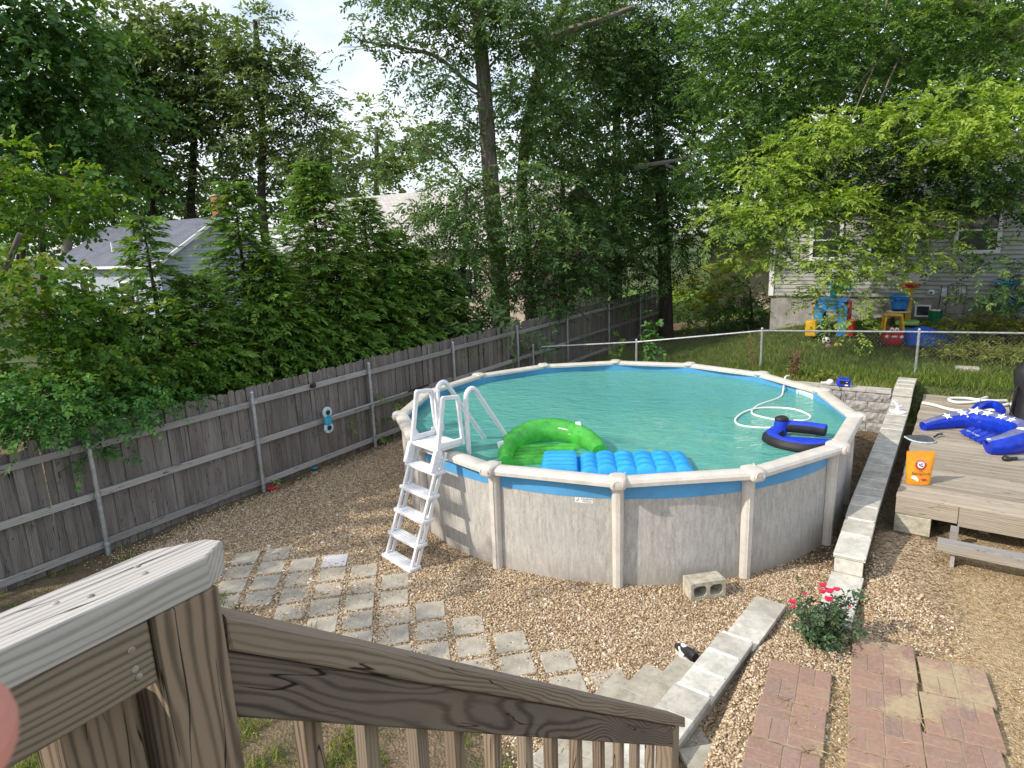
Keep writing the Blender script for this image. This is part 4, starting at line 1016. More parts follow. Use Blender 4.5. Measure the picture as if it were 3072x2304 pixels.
for (x, y, z, r_) in ((-0.56, -0.26, 0.15, 0.3), (0.44, 0.17, 0.235, -0.6)):
    m = MB(); ax = axes_z(r_) @ np.eye(3); m.box((x, y, z), (0.042, 0.008, 0.062), axes_dir((math.cos(r_), math.sin(r_), 0.2)), 0.006); hd = m.build('grab_handle', M_PRINTW, gf)
    m = MB(); m.box((x, y - 0.004, z), (0.016, 0.009, 0.034), axes_dir((math.cos(r_), math.sin(r_), 0.2)), 0.004); m.build('grip_slot', M_PALEB, hd)
mt = thing('air_mattress', (1.16, 7.16, WZ), 'sky blue vinyl air mattress with pillow and wavy puffs floating by the near rim', 'pool float', R(-5))
def puff(x0, x1, y0, y1, nx, ny, fx, fy, hh, name, seed):
    m = MB(); V = []; F = []
    for side in (1, -1):
        for j in range(ny + 1):
            for i in range(nx + 1):
                s, t = i / nx, j / ny; e = (1 - (2 * s - 1) ** 8) * (1 - (2 * t - 1) ** 8); e = max(e, 0) ** 0.5
                y = y0 + (y1 - y0) * t; x = x0 + (x1 - x0) * s
                b = 0.045 * abs(math.sin(fx * math.pi * s)) ** 0.7 * (0.55 + 0.45 * abs(math.sin(fy * math.pi * t + 0.6 * math.sin(fx * math.pi * s)))) if fx > 1 else 0.03 * abs(math.sin(fy * math.pi * t)) ** 0.6
                z = (hh + b) * e if side > 0 else -0.06 * e
                V.append((x, y, z + 0.02))
    W = (nx + 1) * (ny + 1)
    for sd in (0, 1):
        for j in range(ny):
            for i in range(nx):
                q = (sd * W + j * (nx + 1) + i, sd * W + j * (nx + 1) + i + 1, sd * W + (j + 1) * (nx + 1) + i + 1, sd * W + (j + 1) * (nx + 1) + i)
                F.append(q if sd == 0 else q[::-1])
    m.add(V, F); return m.build(name, M_MAT, mt, smooth=True, fix=False)
puff(-0.432, 0.86, -0.34, 0.34, 72, 28, 6, 4, 0.075, 'mattress_body', 1); puff(-0.86, -0.418, -0.33, 0.33, 14, 28, 1, 5, 0.095, 'pillow', 2)
fl = thing('floating_chair', (3.60, 7.86, WZ), 'blue and black fabric covered floating chair against the right pool rim', 'pool float'); fl.scale = (0.88, 0.78, 0.74)
def two_tone(P, r, nm, n=14):
    P = np.asarray(P, float); T = norm(np.gradient(P, axis=0))
    for half, mat, nm2 in ((0, M_NBLUE, nm + '_top'), (1, M_BLACK, nm + '_base')):
        V = []; F = []; k = 9
        m = MB(); rg = []
        rr = r if not np.isscalar(r) else np.full(len(P), r)
        for p, t, q in zip(P, T, rr):
            s = np.cross(t, (0, 0, 1.0)); s /= np.linalg.norm(s); u_ = np.cross(s, t)
            a0, a1 = (R(58), R(146)) if half == 0 else (R(146), R(418))
            rg.append([p + q * (s * math.cos(a) + u_ * math.sin(a)) for a in np.linspace(a0, a1, k)])
        m.rings(rg, False, False)
        for e in (0, -1):
            o = len(m.v); m.v.extend([tuple(x) for x in rg[e]] + [tuple(P[e])]); m.g.extend([tuple(x) for x in rg[e]] + [tuple(P[e])])
            for j in range(k - 1): m.f.append((o + j, o + j + 1, o + k)); m.m.append(0)
        m.build(nm2, mat, fl, smooth=True)
two_tone(curve_pts([(0.42, 0.14, 0.14), (0.2, 0.30, 0.15), (-0.05, 0.43, 0.15)], 5), 0.105, 'arm')
two_tone(curve_pts([(-0.22, 0.36, 0.05), (-0.38, 0.12, 0.04), (-0.33, -0.22, 0.04), (-0.12, -0.46, 0.04), (0.08, -0.50, 0.05), (0.24, -0.44, 0.05)], 5), 0.125, 'ring')
m = MB(); m.tube([(-0.14, 0.42, 0.0), (-0.13, 0.42, 0.16), (-0.12, 0.42, 0.27)], [0.10, 0.10, 0.098], 14); m.build('headrest_post', M_NBLUE, fl, smooth=True)
m = MB(); m.ellip((-0.12, 0.42, 0.28), (0.104, 0.104, 0.07), 14, 7); m.build('headrest_cap', M_BLACK, fl, smooth=True)
m = MB(); m.box((0.05, -0.08, 0.01), (0.30, 0.24, 0.02), axes_z(-0.4), 0.015); m.build('seat_mesh', M_NBLUE, fl)
HP = [(4.72, 10.86, 1.295), (4.60, 10.74, 1.29), (4.48, 10.50, 1.14), (4.26, 10.1, 1.12), (3.8, 9.71, 1.12), (3.57, 9.41, 1.12), (3.50, 9.17, 1.12), (3.62, 8.93, 1.12), (3.80, 8.72, 1.12), (3.86, 8.5, 1.118), (3.62, 8.46, 1.12), (3.31, 8.52, 1.12), (3.12, 8.66, 1.122), (3.15, 8.93, 1.124), (3.39, 9.26, 1.135), (3.66, 9.45, 1.13), (3.95, 9.47, 1.124), (4.18, 9.32, 1.124), (4.23, 8.97, 1.124), (4.08, 8.76, 1.124), (3.9, 8.74, 1.136)]
m = MB(); m.tube(curve_pts(HP, 7), 0.014, 7); tag(m.build('hose', M_WHITEH, smooth=True), 'thin white hose looping on the water from the far right rim', 'hose')
# ------------------------------------------------------------------ things on the deck and walls
DK = 0.6015
def dk(px, py, z=DK): return atz(px, py, z)
# vacuum hose in loose loops
def hose_px(pts, z=DK + 0.03): return [tuple(atz(2740 + x / 6.663, 1180 + y / 6.663, z + dz)) for x, y, *r in pts for dz in [r[0] if r else 0]]
m = MB(); P = hose_px([(185, 190), (420, 235), (640, 300), (880, 350), (1120, 360), (1330, 350), (1560, 330), (1700, 345, .02), (1840, 420), (2000, 500), (2200, 580)])
m.tube(curve_pts(P, 6), 0.026, 9); P = hose_px([(1260, 170), (1060, 185), (860, 180), (720, 140), (740, 105), (900, 95), (1130, 105), (1350, 140, .03), (1600, 150, .03), (1860, 150)]); m.tube(curve_pts(P, 6), 0.026, 9)
P = hose_px([(1460, 80), (1390, 110, .02), (1290, 130, .05)]); m.tube(curve_pts(P, 4), 0.03, 8)
P = hose_px([(1330, 190), (1350, 225), (1420, 255), (1600, 255), (1800, 235), (1950, 220), (2150, 330, .02), (2260, 420)]); m.tube(curve_pts(P, 6), 0.026, 9)
tag(m.build('vacuum_hose', M_WHITEH, smooth=True), 'white pool vacuum hose lying in loose loops on the back of the deck', 'hose')
# star-print inflatable
sf = thing('star_float', dk(2960, 1330), 'clear and blue inflatable lounge printed with white stars lying on the deck', 'pool float')
SO = np.array(sf.location)
def sp_(x, y, z=0.0): return atz(2740 + x / 6.663, 1180 + y / 6.663, DK + z) - SO
P = [sp_(190, 650, .07), sp_(430, 585, .10), sp_(750, 520, .13), sp_(1080, 500, .15), sp_(1400, 540, .16), sp_(1700, 610, .16), sp_(1980, 690, .16), sp_(2230, 800, .16), sp_(2150, 950, .14), sp_(1800, 1020, .13), sp_(1480, 1055, .11)]
P = curve_pts(P, 5); n = len(P); q = np.linspace(0, 1, n); rr = 0.165 * np.clip(0.42 + 1.6 * q, 0, 1) * np.clip(0.62 + 2.2 * (1 - q), 0, 1); P[:, 2] = rr * 0.95
m = MB(); rg = []
T = norm(np.gradient(P, axis=0))
for half, mat, nm in ((0, M_BVINYL, 'outer_tube'), (1, M_CVINYL, 'clear_panel')):
    m = MB(); rg = []
    for p, t, r_ in zip(P, T, rr):
        s = np.cross(t, (0, 0, 1.0)); s /= np.linalg.norm(s); u_ = np.cross(s, t)
        a0, a1 = (R(118), R(410)) if half == 0 else (R(50), R(118))
        rg.append([p + r_ * (-s * math.cos(a) + u_ * math.sin(a)) for a in np.linspace(R(180) - a0, R(180) - a1, 14)])
    m.rings(rg, False, False)
    if half == 0:
        for e in (0, -1):
            o = len(m.v); L_ = [tuple(x) for x in rg[e]] + [tuple(P[e])]; m.v.extend(L_); m.g.extend(L_)
            for j in range(13): m.f.append((o + j, o + j + 1, o + 14)); m.m.append(0)
    m.build(nm, mat, sf, smooth=True, fix=False)
m = MB(); hp = [sp_(1230, 430, .30), sp_(1330, 350, .36), sp_(1500, 310, .38), sp_(1650, 330, .37), sp_(1730, 400, .32)]; hp = np.array(hp); c_ = hp.mean(0)
hq = [np.array([x[0], x[1], 0]) for x in (sp_(1180, 560), sp_(1290, 480), sp_(1470, 445), sp_(1640, 460), sp_(1730, 530))]
m.tube(curve_pts([h + np.array([0, 0, 0.15 + 0.04 * math.sin(i / 4 * math.pi)]) for i, h in enumerate(hq)], 5), 0.07, 12); m.build('headrest', M_BVINYL, sf, smooth=True)
m = MB(); A_, B_, C_, D_ = sp_(900, 760, .05), sp_(1330, 985, .04), sp_(1700, 830, .09), sp_(1150, 660, .10)
V = []; F = []
for j in range(7):
    for i in range(13):
        s, t = i / 12, j / 6; p = A_ * (1 - s) * (1 - t) + B_ * s * (1 - t) + C_ * s * t + D_ * (1 - s) * t; V.append(p + np.array([0, 0, 0.012 * math.sin(s * 25)]))
for j in range(6):
    for i in range(12): F.append((j * 13 + i, j * 13 + i + 1, (j + 1) * 13 + i + 1, (j + 1) * 13 + i))
m.add(V, F); seat = m.build('seat_panel', M_BVINYL, sf, smooth=True, fix=False)
def star(mb, c, r, ax):
    pts = [(r * (1 if k % 2 == 0 else 0.42) * math.cos(math.pi / 2 + k * math.pi / 5), r * (1 if k % 2 == 0 else 0.42) * math.sin(math.pi / 2 + k * math.pi / 5)) for k in range(10)]
    mb.poly(pts, -0.002, 0.002, c, ax)
for q_, sz in ((0.17, 0.062), (0.26, 0.066), (0.36, 0.085), (0.45, 0.066), (0.545, 0.06), (0.63, 0.055)):
    i = int(q_ * (n - 1)); t = T[i]; s = np.cross(t, (0, 0, 1.0)); s /= np.linalg.norm(s); u_ = np.cross(s, t)
    a = R(62); nrm = s * math.cos(a) + u_ * math.sin(a); m = MB(); star(m, P[i] + nrm * (rr[i] + 0.004), sz * 1.25, np.array([t, np.cross(nrm, t), nrm])); m.build('star_print', M_PRINTW, sf)
V, F = text_geo("sip 'n play", 0.075)
e1 = (B_ - A_); e1 /= np.linalg.norm(e1); e2 = np.cross((0, 0, 1.0), e1); c0 = A_ * 0.36 + B_ * 0.36 + C_ * 0.14 + D_ * 0.14 + np.array([0, 0, 0.028])
m = MB(); m.add([c0 + e1 * q_[0] + e2 * q_[1] for q_ in V], F); m.build('lettering', M_PRINTW, seat, fix=False)
i = int(0.80 * (n - 1)); m = MB(); m.ellip(P[i] + np.array([0, 0, rr[i] - 0.008]), (0.075, 0.06, 0.018), 16, 6); m.build('cup_holder', M_PRINTW, sf, smooth=True)
m = MB(); m.ellip(P[-2] + np.array([-0.02, 0, rr[-2] - 0.004]), (0.03, 0.03, 0.014), 12, 6); m.build('air_valve', M_PALEB, sf, smooth=True)
# flat grey leaf-shaped board with a short handle
gb = thing('kickboard', dk(2768, 1318), 'dark grey leaf shaped board with pale rim lying across the deck edge', 'board'); GO = np.array(gb.location)
pl = [atz(2700 + 0 + x, 1300 + y, DK) - GO for x, y in ((12, 13), (30, 10), (52, 9.5), (74, 11), (90, 14.5), (101, 20), (108, 29), (100, 31.5), (82, 32), (60, 30.5), (38, 26), (24, 20))]
m = MB(); m.poly([(p[0], p[1]) for p in pl], 0.006, 0.026); m.build('rim', M_PALEB, gb)
cxy = np.mean(pl, axis=0); m = MB(); m.poly([tuple((p[:2] - cxy[:2]) * 0.95 + cxy[:2]) for p in pl], 0.022, 0.030); m.build('face', M_DGREY, gb)
m = MB(); a_, b_ = atz(2802, 1316, DK) - GO, atz(2826, 1308, DK) - GO; m.tube([a_ + np.array([0, 0, .025]), (a_ + b_) / 2 + np.array([0, 0, .05]), b_ + np.array([0, 0, .03])], 0.014, 7); m.build('handle', M_BLACKP, gb, smooth=True)
# orange bag of baking soda
bag = thing('baking_soda_bag', (4.99, 7.62, DK), 'orange stand-up pouch of baking soda with round red and white emblem on deck corner', 'bag', R(-10)); bag.scale = (1.2, 1.2, 1.2)
m = MB(); rg = []
for z, w, d in ((0.0, 0.108, 0.055), (0.02, 0.112, 0.058), (0.09, 0.116, 0.052), (0.18, 0.122, 0.040), (0.27, 0.130, 0.022), (0.325, 0.136, 0.008), (0.345, 0.137, 0.003)):
    rg.append([(w * math.copysign(abs(math.cos(t)) ** 0.55, math.cos(t)) + 0.003 * math.sin(z * 50 + t * 3), d * math.copysign(abs(math.sin(t)) ** 0.8, math.sin(t)) + 0.004 * math.sin(z * 37 + t * 2), z) for t in np.linspace(0, 2 * math.pi, 29)[:-1]])
m.rings(rg, True, True); m.build('pouch', M_ORANGE, bag, smooth=True)
def bagf(x, z, lift=0.002):   # a point on the front face
    d = float(np.interp(z, [0, .02, .09, .18, .27, .325, .345], [.055, .058, .052, .040, .022, .008, .003])); w = float(np.interp(z, [0, .09, .18, .27, .345], [.108, .116, .122, .130, .137]))
    k = max(0.0, 1 - abs(x / w) ** 3.6) ** 0.45
    return np.array([x, -d * k - 0.004 - lift, z])
def bag_disc(x, z, r0, r1, mat, name, lift, parent=bag):
    m = MB(); n = 26; V = []; F = []
    for k in range(n):
        a = 2 * math.pi * k / n; V += [bagf(x + r0 * math.cos(a), z + r0 * math.sin(a), lift), bagf(x + r1 * math.cos(a), z + r1 * math.sin(a), lift)]
    for k in range(n): F.append((2 * k, 2 * k + 1, 2 * ((k + 1) % n) + 1, 2 * ((k + 1) % n)))
    if r0 < 0.002: pass
    m.add(V, F); return m.build(name, mat, parent, fix=False)
bag_disc(-0.005, 0.212, 0.001, 0.052, M_PRINTR, 'emblem_ring', 0.003); bag_disc(-0.005, 0.212, 0.0005, 0.033, M_PRINTW, 'emblem_disc', 0.0045)
def bag_text(txt, size, x, z, mat, lift=0.006, curve=None):
    V, F = text_geo(txt, size); m = MB()
    if curve: V2 = [bagf(x + (curve + q[1]) * math.sin(q[0] / curve), z + (curve + q[1]) * math.cos(q[0] / curve), lift) for q in V]
    else: V2 = [bagf(x + q[0], z + q[1], lift) for q in V]
    m.add(V2, F); return m.build('lettering', mat, bag, fix=False)
bag_text('ARM & HAMMER', 0.0135, -0.005, 0.212, M_PRINTW, 0.006, 0.0425)
m = MB(); m.tube([bagf(-0.022, 0.225, .006), bagf(-0.014, 0.205, .006), bagf(0.004, 0.197, .006), bagf(0.014, 0.206, .006)], 0.005, 6); m.tube([bagf(-0.004, 0.214, .006), bagf(0.006, 0.23, .006)], 0.0045, 6); m.build('arm_emblem', M_PRINTK, bag)
bag_text('PURE', 0.016, -0.005, 0.148, M_PRINTK); bag_text('Baking Soda', 0.036, 0.0, 0.122, M_PRINTK)
m = MB(); V = [bagf(x, z, .004) for x, z in ((-0.095, 0.078), (-0.07, 0.102), (-0.045, 0.095), (-0.02, 0.06), (-0.028, 0.035), (-0.052, 0.055), (-0.078, 0.066))]; m.add(V, [tuple(range(len(V)))]); m.build('scoop_print', M_PRINTW, bag, fix=False)
m = MB(); V = [bagf(x, z, .004) for x, z in ((0.002, 0.066), (0.03, 0.072), (0.055, 0.066), (0.05, 0.05), (0.025, 0.044), (0.006, 0.05))]; m.add(V, [tuple(range(len(V)))]); m.build('bowl_print', M_PRINTR, bag, fix=False)
# brush handle poking in
br = thing('deck_brush', dk(3028, 1381), 'dark handled brush with blue grey pole at the right deck edge', 'brush'); BO = np.array(br.location)
pt = lambda x, y, z=0.03: atz(2740 + x / 6.663, 1180 + y / 6.663, DK) - BO + np.array([0, 0, z])
m = MB(); m.ellip(pt(1850, 1345), (0.052, 0.05, 0.04), 12, 7); m.tube([pt(1880, 1345), pt(2060, 1340)], 0.024, 8); m.build('grip', M_BLACKP, br, smooth=True)
m = MB(); a_ = pt(2050, 1340); b_ = pt(2212, 1337); m.tube([a_, a_ + (b_ - a_) * 8], 0.017, 8); m.build('shaft', plain('bluegrey_metal', (0.16, 0.2, 0.28), 0.4, 0.1, 9), br, smooth=True)
# grill under a black cover
gr = thing('covered_grill', (8.42, 9.86, DK), 'grill under a black fabric cover at the right end of the deck', 'grill', math.atan2(-0.591, 0.807))
m = MB(); rg = []
for z, w, d in ((0.04, 0.50, 0.36), (0.25, 0.47, 0.33), (0.5, 0.46, 0.32), (0.7, 0.52, 0.33), (0.86, 0.50, 0.31), (1.0, 0.36, 0.25), (1.08, 0.24, 0.16)):
    rg.append([(w * math.copysign(abs(math.cos(t)) ** 0.6, math.cos(t)) + 0.018 * math.sin(5 * t + z * 6), d * math.copysign(abs(math.sin(t)) ** 0.6, math.sin(t)) + 0.014 * math.sin(7 * t + z * 9), z) for t in np.linspace(0, 2 * math.pi, 41)[:-1]])
m.rings(rg, True, True); m.build('cover', M_BLACK, gr, smooth=True)
m = MB(); P = curve_pts([(-0.44, -0.20, 0.60), (-0.53, -0.24, 0.42), (-0.50, -0.27, 0.18), (-0.36, -0.34, 0.06)], 5); rg = [[p + np.array([0, 0.045, 0]), p + np.array([0.01, 0.045, 0.006]), p + np.array([0.01, -0.045, 0.006]), p + np.array([0, -0.045, 0])] for p in P]
m.rings(rg, True, True); m.build('strap', M_BLACK, gr)
# white hose fitting on the wall cap
hf = thing('hose_fitting', W0 + WDIR * 3.95 - WN * 0.15 + np.array([0, 0, wz(3.95) - 0.0]), 'white plastic vacuum plate fitting lying on top of the stepped wall', 'hose fitting')
m = MB(); m.lathe([(0.0, 0.0), (0.125, 0.0), (0.13, 0.012), (0.11, 0.026), (0.04, 0.03), (0.0, 0.03)], n=20); m.build('plate', M_WHITE, hf, smooth=True)
m = MB(); m.tube([(0, 0.01, 0.02), (0, 0.01, 0.10)], 0.034, 10); m.tube([(0, 0.01, 0.09), (-0.03, 0.03, 0.15), (-0.075, 0.05, 0.185)], 0.026, 9); m.tube([(0, 0.01, 0.085), (0.07, 0.03, 0.10)], 0.02, 8); m.build('elbow_pipe', M_WHITE, hf, smooth=True)
# blue air pump on the rear wall
cp = thing('air_pump', uv(-1.22, 13.36, 0.812), 'small blue air pump box standing on the rear block wall', 'air pump', N_ANG); cp.scale = (0.78, 0.78, 0.78)
m = MB(); m.box((0, 0, 0.10), (0.145, 0.09, 0.085), None, 0.022); m.box((0, 0, 0.205), (0.10, 0.02, 0.012), None, 0.004); m.box((-0.09, 0, 0.19), (0.012, 0.02, 0.02)); m.box((0.09, 0, 0.19), (0.012, 0.02, 0.02)); m.build('casing', M_NBLUE, cp)
m = MB(); m.box((0.02, -0.0885, 0.115), (0.10, 0.004, 0.04), None, 0.002); m.build('front_panel', M_BLACKP, cp); m = MB(); m.box((0.07, -0.093, 0.05), (0.035, 0.004, 0.016), None, 0.002); m.build('label_plate', M_PRINTW, cp); m = MB(); m.lathe([(0, 0), (0.02, 0), (0.02, 0.01), (0, 0.012)], (0.08, -0.10, 0.12), 10); m.build('dial', M_PRINTW, cp)
m = MB(); P = curve_pts([(-0.06, -0.09, 0.03), (-0.07, -0.16, 0.01), (-0.03, -0.19, -0.06), (-0.02, -0.17, -0.2), (-0.04, -0.15, -0.4)], 5); m.tube(P, 0.008, 5); m.build('power_cord', M_BLACKP, cp, smooth=True)
m = MB(); c = uv(-1.45, 13.36, 0.812); m.ellip(c + np.array([0, 0, 0.06]), (0.07, 0.06, 0.062), 14, 8); m.tube([c + np.array([-0.05, 0.02, 0.05]), c + np.array([-0.15, 0.06, 0.04])], 0.022, 8); tag(m.build('float_bulb', M_WHITE, smooth=True), 'white round plastic float beside the blue pump on the rear wall', 'float')
# cinder block
cb = thing('cinder_block', (1.95, 6.27, 0), 'two hole concrete cinder block lying on the gravel beside the pool', 'cinder block', R(11))
m = MB()
X0 = [-0.195, -0.165, -0.018, 0.018, 0.165, 0.195]; Z0 = [0.0, 0.032, 0.152, 0.19]
for i in range(5):
    for k in range(3):
        if k == 1 and i in (1, 3): continue
        m.box(((X0[i] + X0[i + 1]) / 2, 0, (Z0[k] + Z0[k + 1]) / 2), ((X0[i + 1] - X0[i]) / 2, 0.098 - 0.002 * (i % 2), (Z0[k + 1] - Z0[k]) / 2))
for sx in (-0.0915, 0.0915):
    for ex in (-1, 1):
        for ez in (-1, 1):
            cx, cz = sx + ex * 0.0735, 0.092 + ez * 0.06
            m.poly([(0, 0), (-ex * 0.028, 0), (0, -ez * 0.028)], -0.096, 0.096, (cx, 0, cz), np.array([[1, 0, 0], [0, 0, 1.0], [0, 1, 0]]))
m.build('block_shell', M_BLOCK, cb); m = MB(); m.box((0, 0.06, 0.092), (0.16, 0.004, 0.062)); m.build('web', M_BLOCK, cb)
# sneaker tucked behind the steps
sn = thing('sneaker', atz(2058, 1972, 0.0), 'black and white sneaker lying on the gravel behind the slab steps', 'shoe', R(112)); sn.scale = (0.95, 1.0, 1.0)
m = MB(); rg = []
for x, w, h, zc in ((-0.15, 0.025, 0.03, 0.05), (-0.14, 0.038, 0.055, 0.07), (-0.08, 0.042, 0.06, 0.075), (0.0, 0.044, 0.045, 0.065), (0.07, 0.05, 0.034, 0.055), (0.12, 0.046, 0.026, 0.05), (0.15, 0.025, 0.016, 0.042)):
    rg.append([(x, w * math.cos(t), zc + h * math.sin(t)) for t in np.linspace(0, 2 * math.pi, 15)[:-1]])
m.rings(rg, True, True); m.build('upper', M_BLACKP, sn, smooth=True)
m = MB(); sol = [(0.155 * math.cos(t) * (1.0), (0.05 + 0.006 * math.cos(t)) * math.sin(t)) for t in np.linspace(0, 2 * math.pi, 25)[:-1]]; m.poly(sol, 0.0, 0.034); m.build('sole', M_SOLE, sn)
m = MB(); m.tube([(-0.02, -0.046, 0.05), (0.03, -0.05, 0.062), (0.06, -0.036, 0.082)], 0.010, 6); m.tube([(-0.03, 0.046, 0.05), (0.02, 0.05, 0.062), (0.06, 0.036, 0.082)], 0.010, 6)
m.ellip((0.03, 0, 0.098), (0.05, 0.022, 0.012), 10, 5); m.build('white_flash', M_PRINTW, sn, smooth=True)
# small litter by the fence
m = MB(); c = atz(813, 1463, 0.03)
for k in range(7): a = k * 0.9; m.ellip(c + np.array([0.05 * math.cos(a), 0.05 * math.sin(a), 0.0]), (0.045, 0.03, 0.014), 8, 4, 1, axes_z(a))
m.tube([c + np.array([0.05, 0, 0]), c + np.array([0.16, -0.02, 0.0])], 0.008, 5); tag(m.build('toy', M_RED, smooth=True), 'small red plastic toy on the gravel at the fence foot', 'toy')
m = MB(); c = atz(943, 1405, 0.025); m.lathe([(0, 0), (0.05, 0.0), (0.055, 0.012), (0.03, 0.02), (0.0, 0.02)], c, 14); tag(m.build('disc', M_CYAN, smooth=True), 'pale cyan plastic disc lying on the gravel near the fence', 'disc')
# ------------------------------------------------------------------ near deck railing
rl = thing('porch_railing', uv(-0.85, 0.43, 0), 'weathered porch railing with silvered cap and sloping stair handrail in front', 'railing')
RO = np.array(rl.location)
AX_V = np.array([[DX, DY, 0], [-NX, -NY, 0], [0, 0, 1.0]])
def Puv(u, v, z): return uv(u, v, z)
m = MB()
out = [(-1.6, 0.0), (0.462, 0.0), (0.505, 0.028), (0.497, 0.052), (0.435, 0.092), (-1.6, 0.092)]   # (v, distance back from the front edge)
prof = [(3.304, 0.001), (3.3055, 0.0), (3.3490, 0.0), (3.351, 0.0022)]
rg = []
for z, ins in prof:
    rg.append([Puv(-0.805 - min(max(d, ins), 0.092 - ins), v - (ins if v > 0.4 else 0), z) for v, d in out])
m.rings(rg, True, True); m.g = [(to_uv(q[0], q[1])[1] + 3, to_uv(q[0], q[1])[0] + 11.02, q[2] + 4) for q in m.v]
cap_o = m.build('top_rail', W_CAP, rl, world=True)
def nail(u, v, z, nrm, par, r=0.0065):
    m = MB(); ax = axes_dir(nrm, (0.1, 0.2, 1) if abs(nrm[2]) < 0.9 else (1, 0, 0)); ax = np.array([ax[1], ax[2], ax[0]])
    m.lathe([(0, -0.004), (r, -0.004), (r, 0.001), (r * 0.6, 0.0018), (0, 0.002)], Puv(u, v, z), 9, ax=ax); m.build('nail', M_STEEL, par, world=True)
for v, d in ((0.395, 0.030), (0.40, 0.058), (0.33, 0.033), (0.30, 0.055), (0.02, 0.05), (0.155, 0.028), (0.16, 0.062)): nail(-0.805 - d, v, 3.351, (0, 0, 1), cap_o, 0.004)
m = MB(); m.box(Puv(-0.828, -0.612, 3.2555), (0.99, 0.017, 0.0455), AX_V, 0.003, off=(3.3, 0.31, 0.02)); bo = m.build('side_board', W_BOARD, rl, world=True)
for z in (3.272, 3.245, 3.232): nail(-0.811, 0.352 if z > 3.24 else 0.355, z, (NX, NY, 0), bo, 0.0048)
m = MB(); m.box(Puv(-0.851, 0.4285, 1.65), (1.652, 0.0465, 0.0455), np.array([[0, 0, 1.0], [DX, DY, 0], [NX, NY, 0]]), 0.003, off=(7.1, 0.035, 0.06)); m.build('post', W_POST, rl, world=True)
m = MB(); m.box(Puv(-0.893, 0.318, 1.60), (1.60, 0.0455, 0.0455), np.array([[0, 0, 1.0], [DX, DY, 0], [NX, NY, 0]]), 0.003, off=(2.2, 0.08, 0.1)); m.build('post', W_POST, rl, world=True)
m = MB(); m.box(Puv(-0.893, 0.10, 1.60), (1.60, 0.0455, 0.0455), np.array([[0, 0, 1.0], [DX, DY, 0], [NX, NY, 0]]), 0.003, off=(9.2, 0.18, 0.3)); m.build('post', W_POST, rl, world=True)
V0, ZT0, V1, ZT1 = 0.486, 3.245, 2.689, 1.489
SLP = (ZT0 - ZT1) / (V1 - V0); TH = math.atan(SLP)
e_ = np.array([DX * math.cos(TH), DY * math.cos(TH), -math.sin(TH)]); p_ = np.array([DX * math.sin(TH), DY * math.sin(TH), math.cos(TH)]); n_ = np.array([-NX, -NY, 0])
AX_S = np.array([e_, p_, n_])
def slope_board(name, mat, v0, v1, top_drop, h, u_front, thick, goff, par=rl, bev=0.004):
    L = (v1 - v0) / math.cos(TH); s, c = math.sin(TH), math.cos(TH)
    zt = ZT0 - SLP * (v0 - V0) - top_drop
    o = Puv(u_front, v0, zt - h)
    m = MB(); rg = []
    def ring(ins, d): 
        a = np.array([[0 + ins, 0 + ins], [L - ins, 0 + ins], [L - ins, 0 - ins], [ins, -ins]]); a[2] += h * np.array([-s, c]); a[3] += h * np.array([-s, c])
        return [o + np.array([q[0], q[1], d]) @ AX_S for q in a]
    rg = [ring(bev, 0), ring(0, bev), ring(0, thick - bev), ring(bev, thick)]
    m.rings(rg, True, True); G = []
    for q in m.v:
        r_ = AX_S @ (np.array(q) - o); G.append((r_[0] + goff[0], r_[1] + goff[1], r_[2] + goff[2]))
    m.g = G; return m.build(name, mat, par, world=True)
hr_ = slope_board('handrail', W_BOARD, V0 - 0.002, V1, 0.0, 0.057, -0.815, 0.095, (5.0, 0.2, 0.05))
sb_ = slope_board('stair_board', W_STAIR, V0 - 0.006, V1 - 0.165, 0.060, 0.113, -0.823, 0.036, (1.0, -0.04, 0.02))
for px in (670, 795, 905, 985, 1068, 1137, 1193, 1247, 1297, 1340, 1375, 1408, 1440):
    d = ray(px * 1.3888, 2170); t = -0.87 / (d[0] * NX + d[1] * NY); P = CAM_O + d * t; v = to_uv(P[0], P[1])[1]
    zt = ZT0 - SLP * (v - V0) - 0.09
    m = MB(); m.box(Puv(-0.8785, v, zt - 0.52), (0.52, 0.018, 0.0175), np.array([[0, 0, 1.0], [DX, DY, 0], [NX, NY, 0]]), 0.002); m.build('baluster', W_POST if rnd.random() < 0.55 else W_BOARD, rl, world=True)
slope_board('bottom_rail', W_BOARD, V0, V1 - 0.1, 0.98, 0.09, -0.862, 0.036, (8.0, 0.1, 0.3))
zt = ZT0 - SLP * (2.57 - V0) - 0.062
m = MB(); m.box(Puv(-0.862, 2.572, zt / 2), (zt / 2, 0.0455, 0.042), np.array([[0, 0, 1.0], [DX, DY, 0], [NX, NY, 0]]), 0.003); m.build('newel_post', W_POST, rl, world=True)
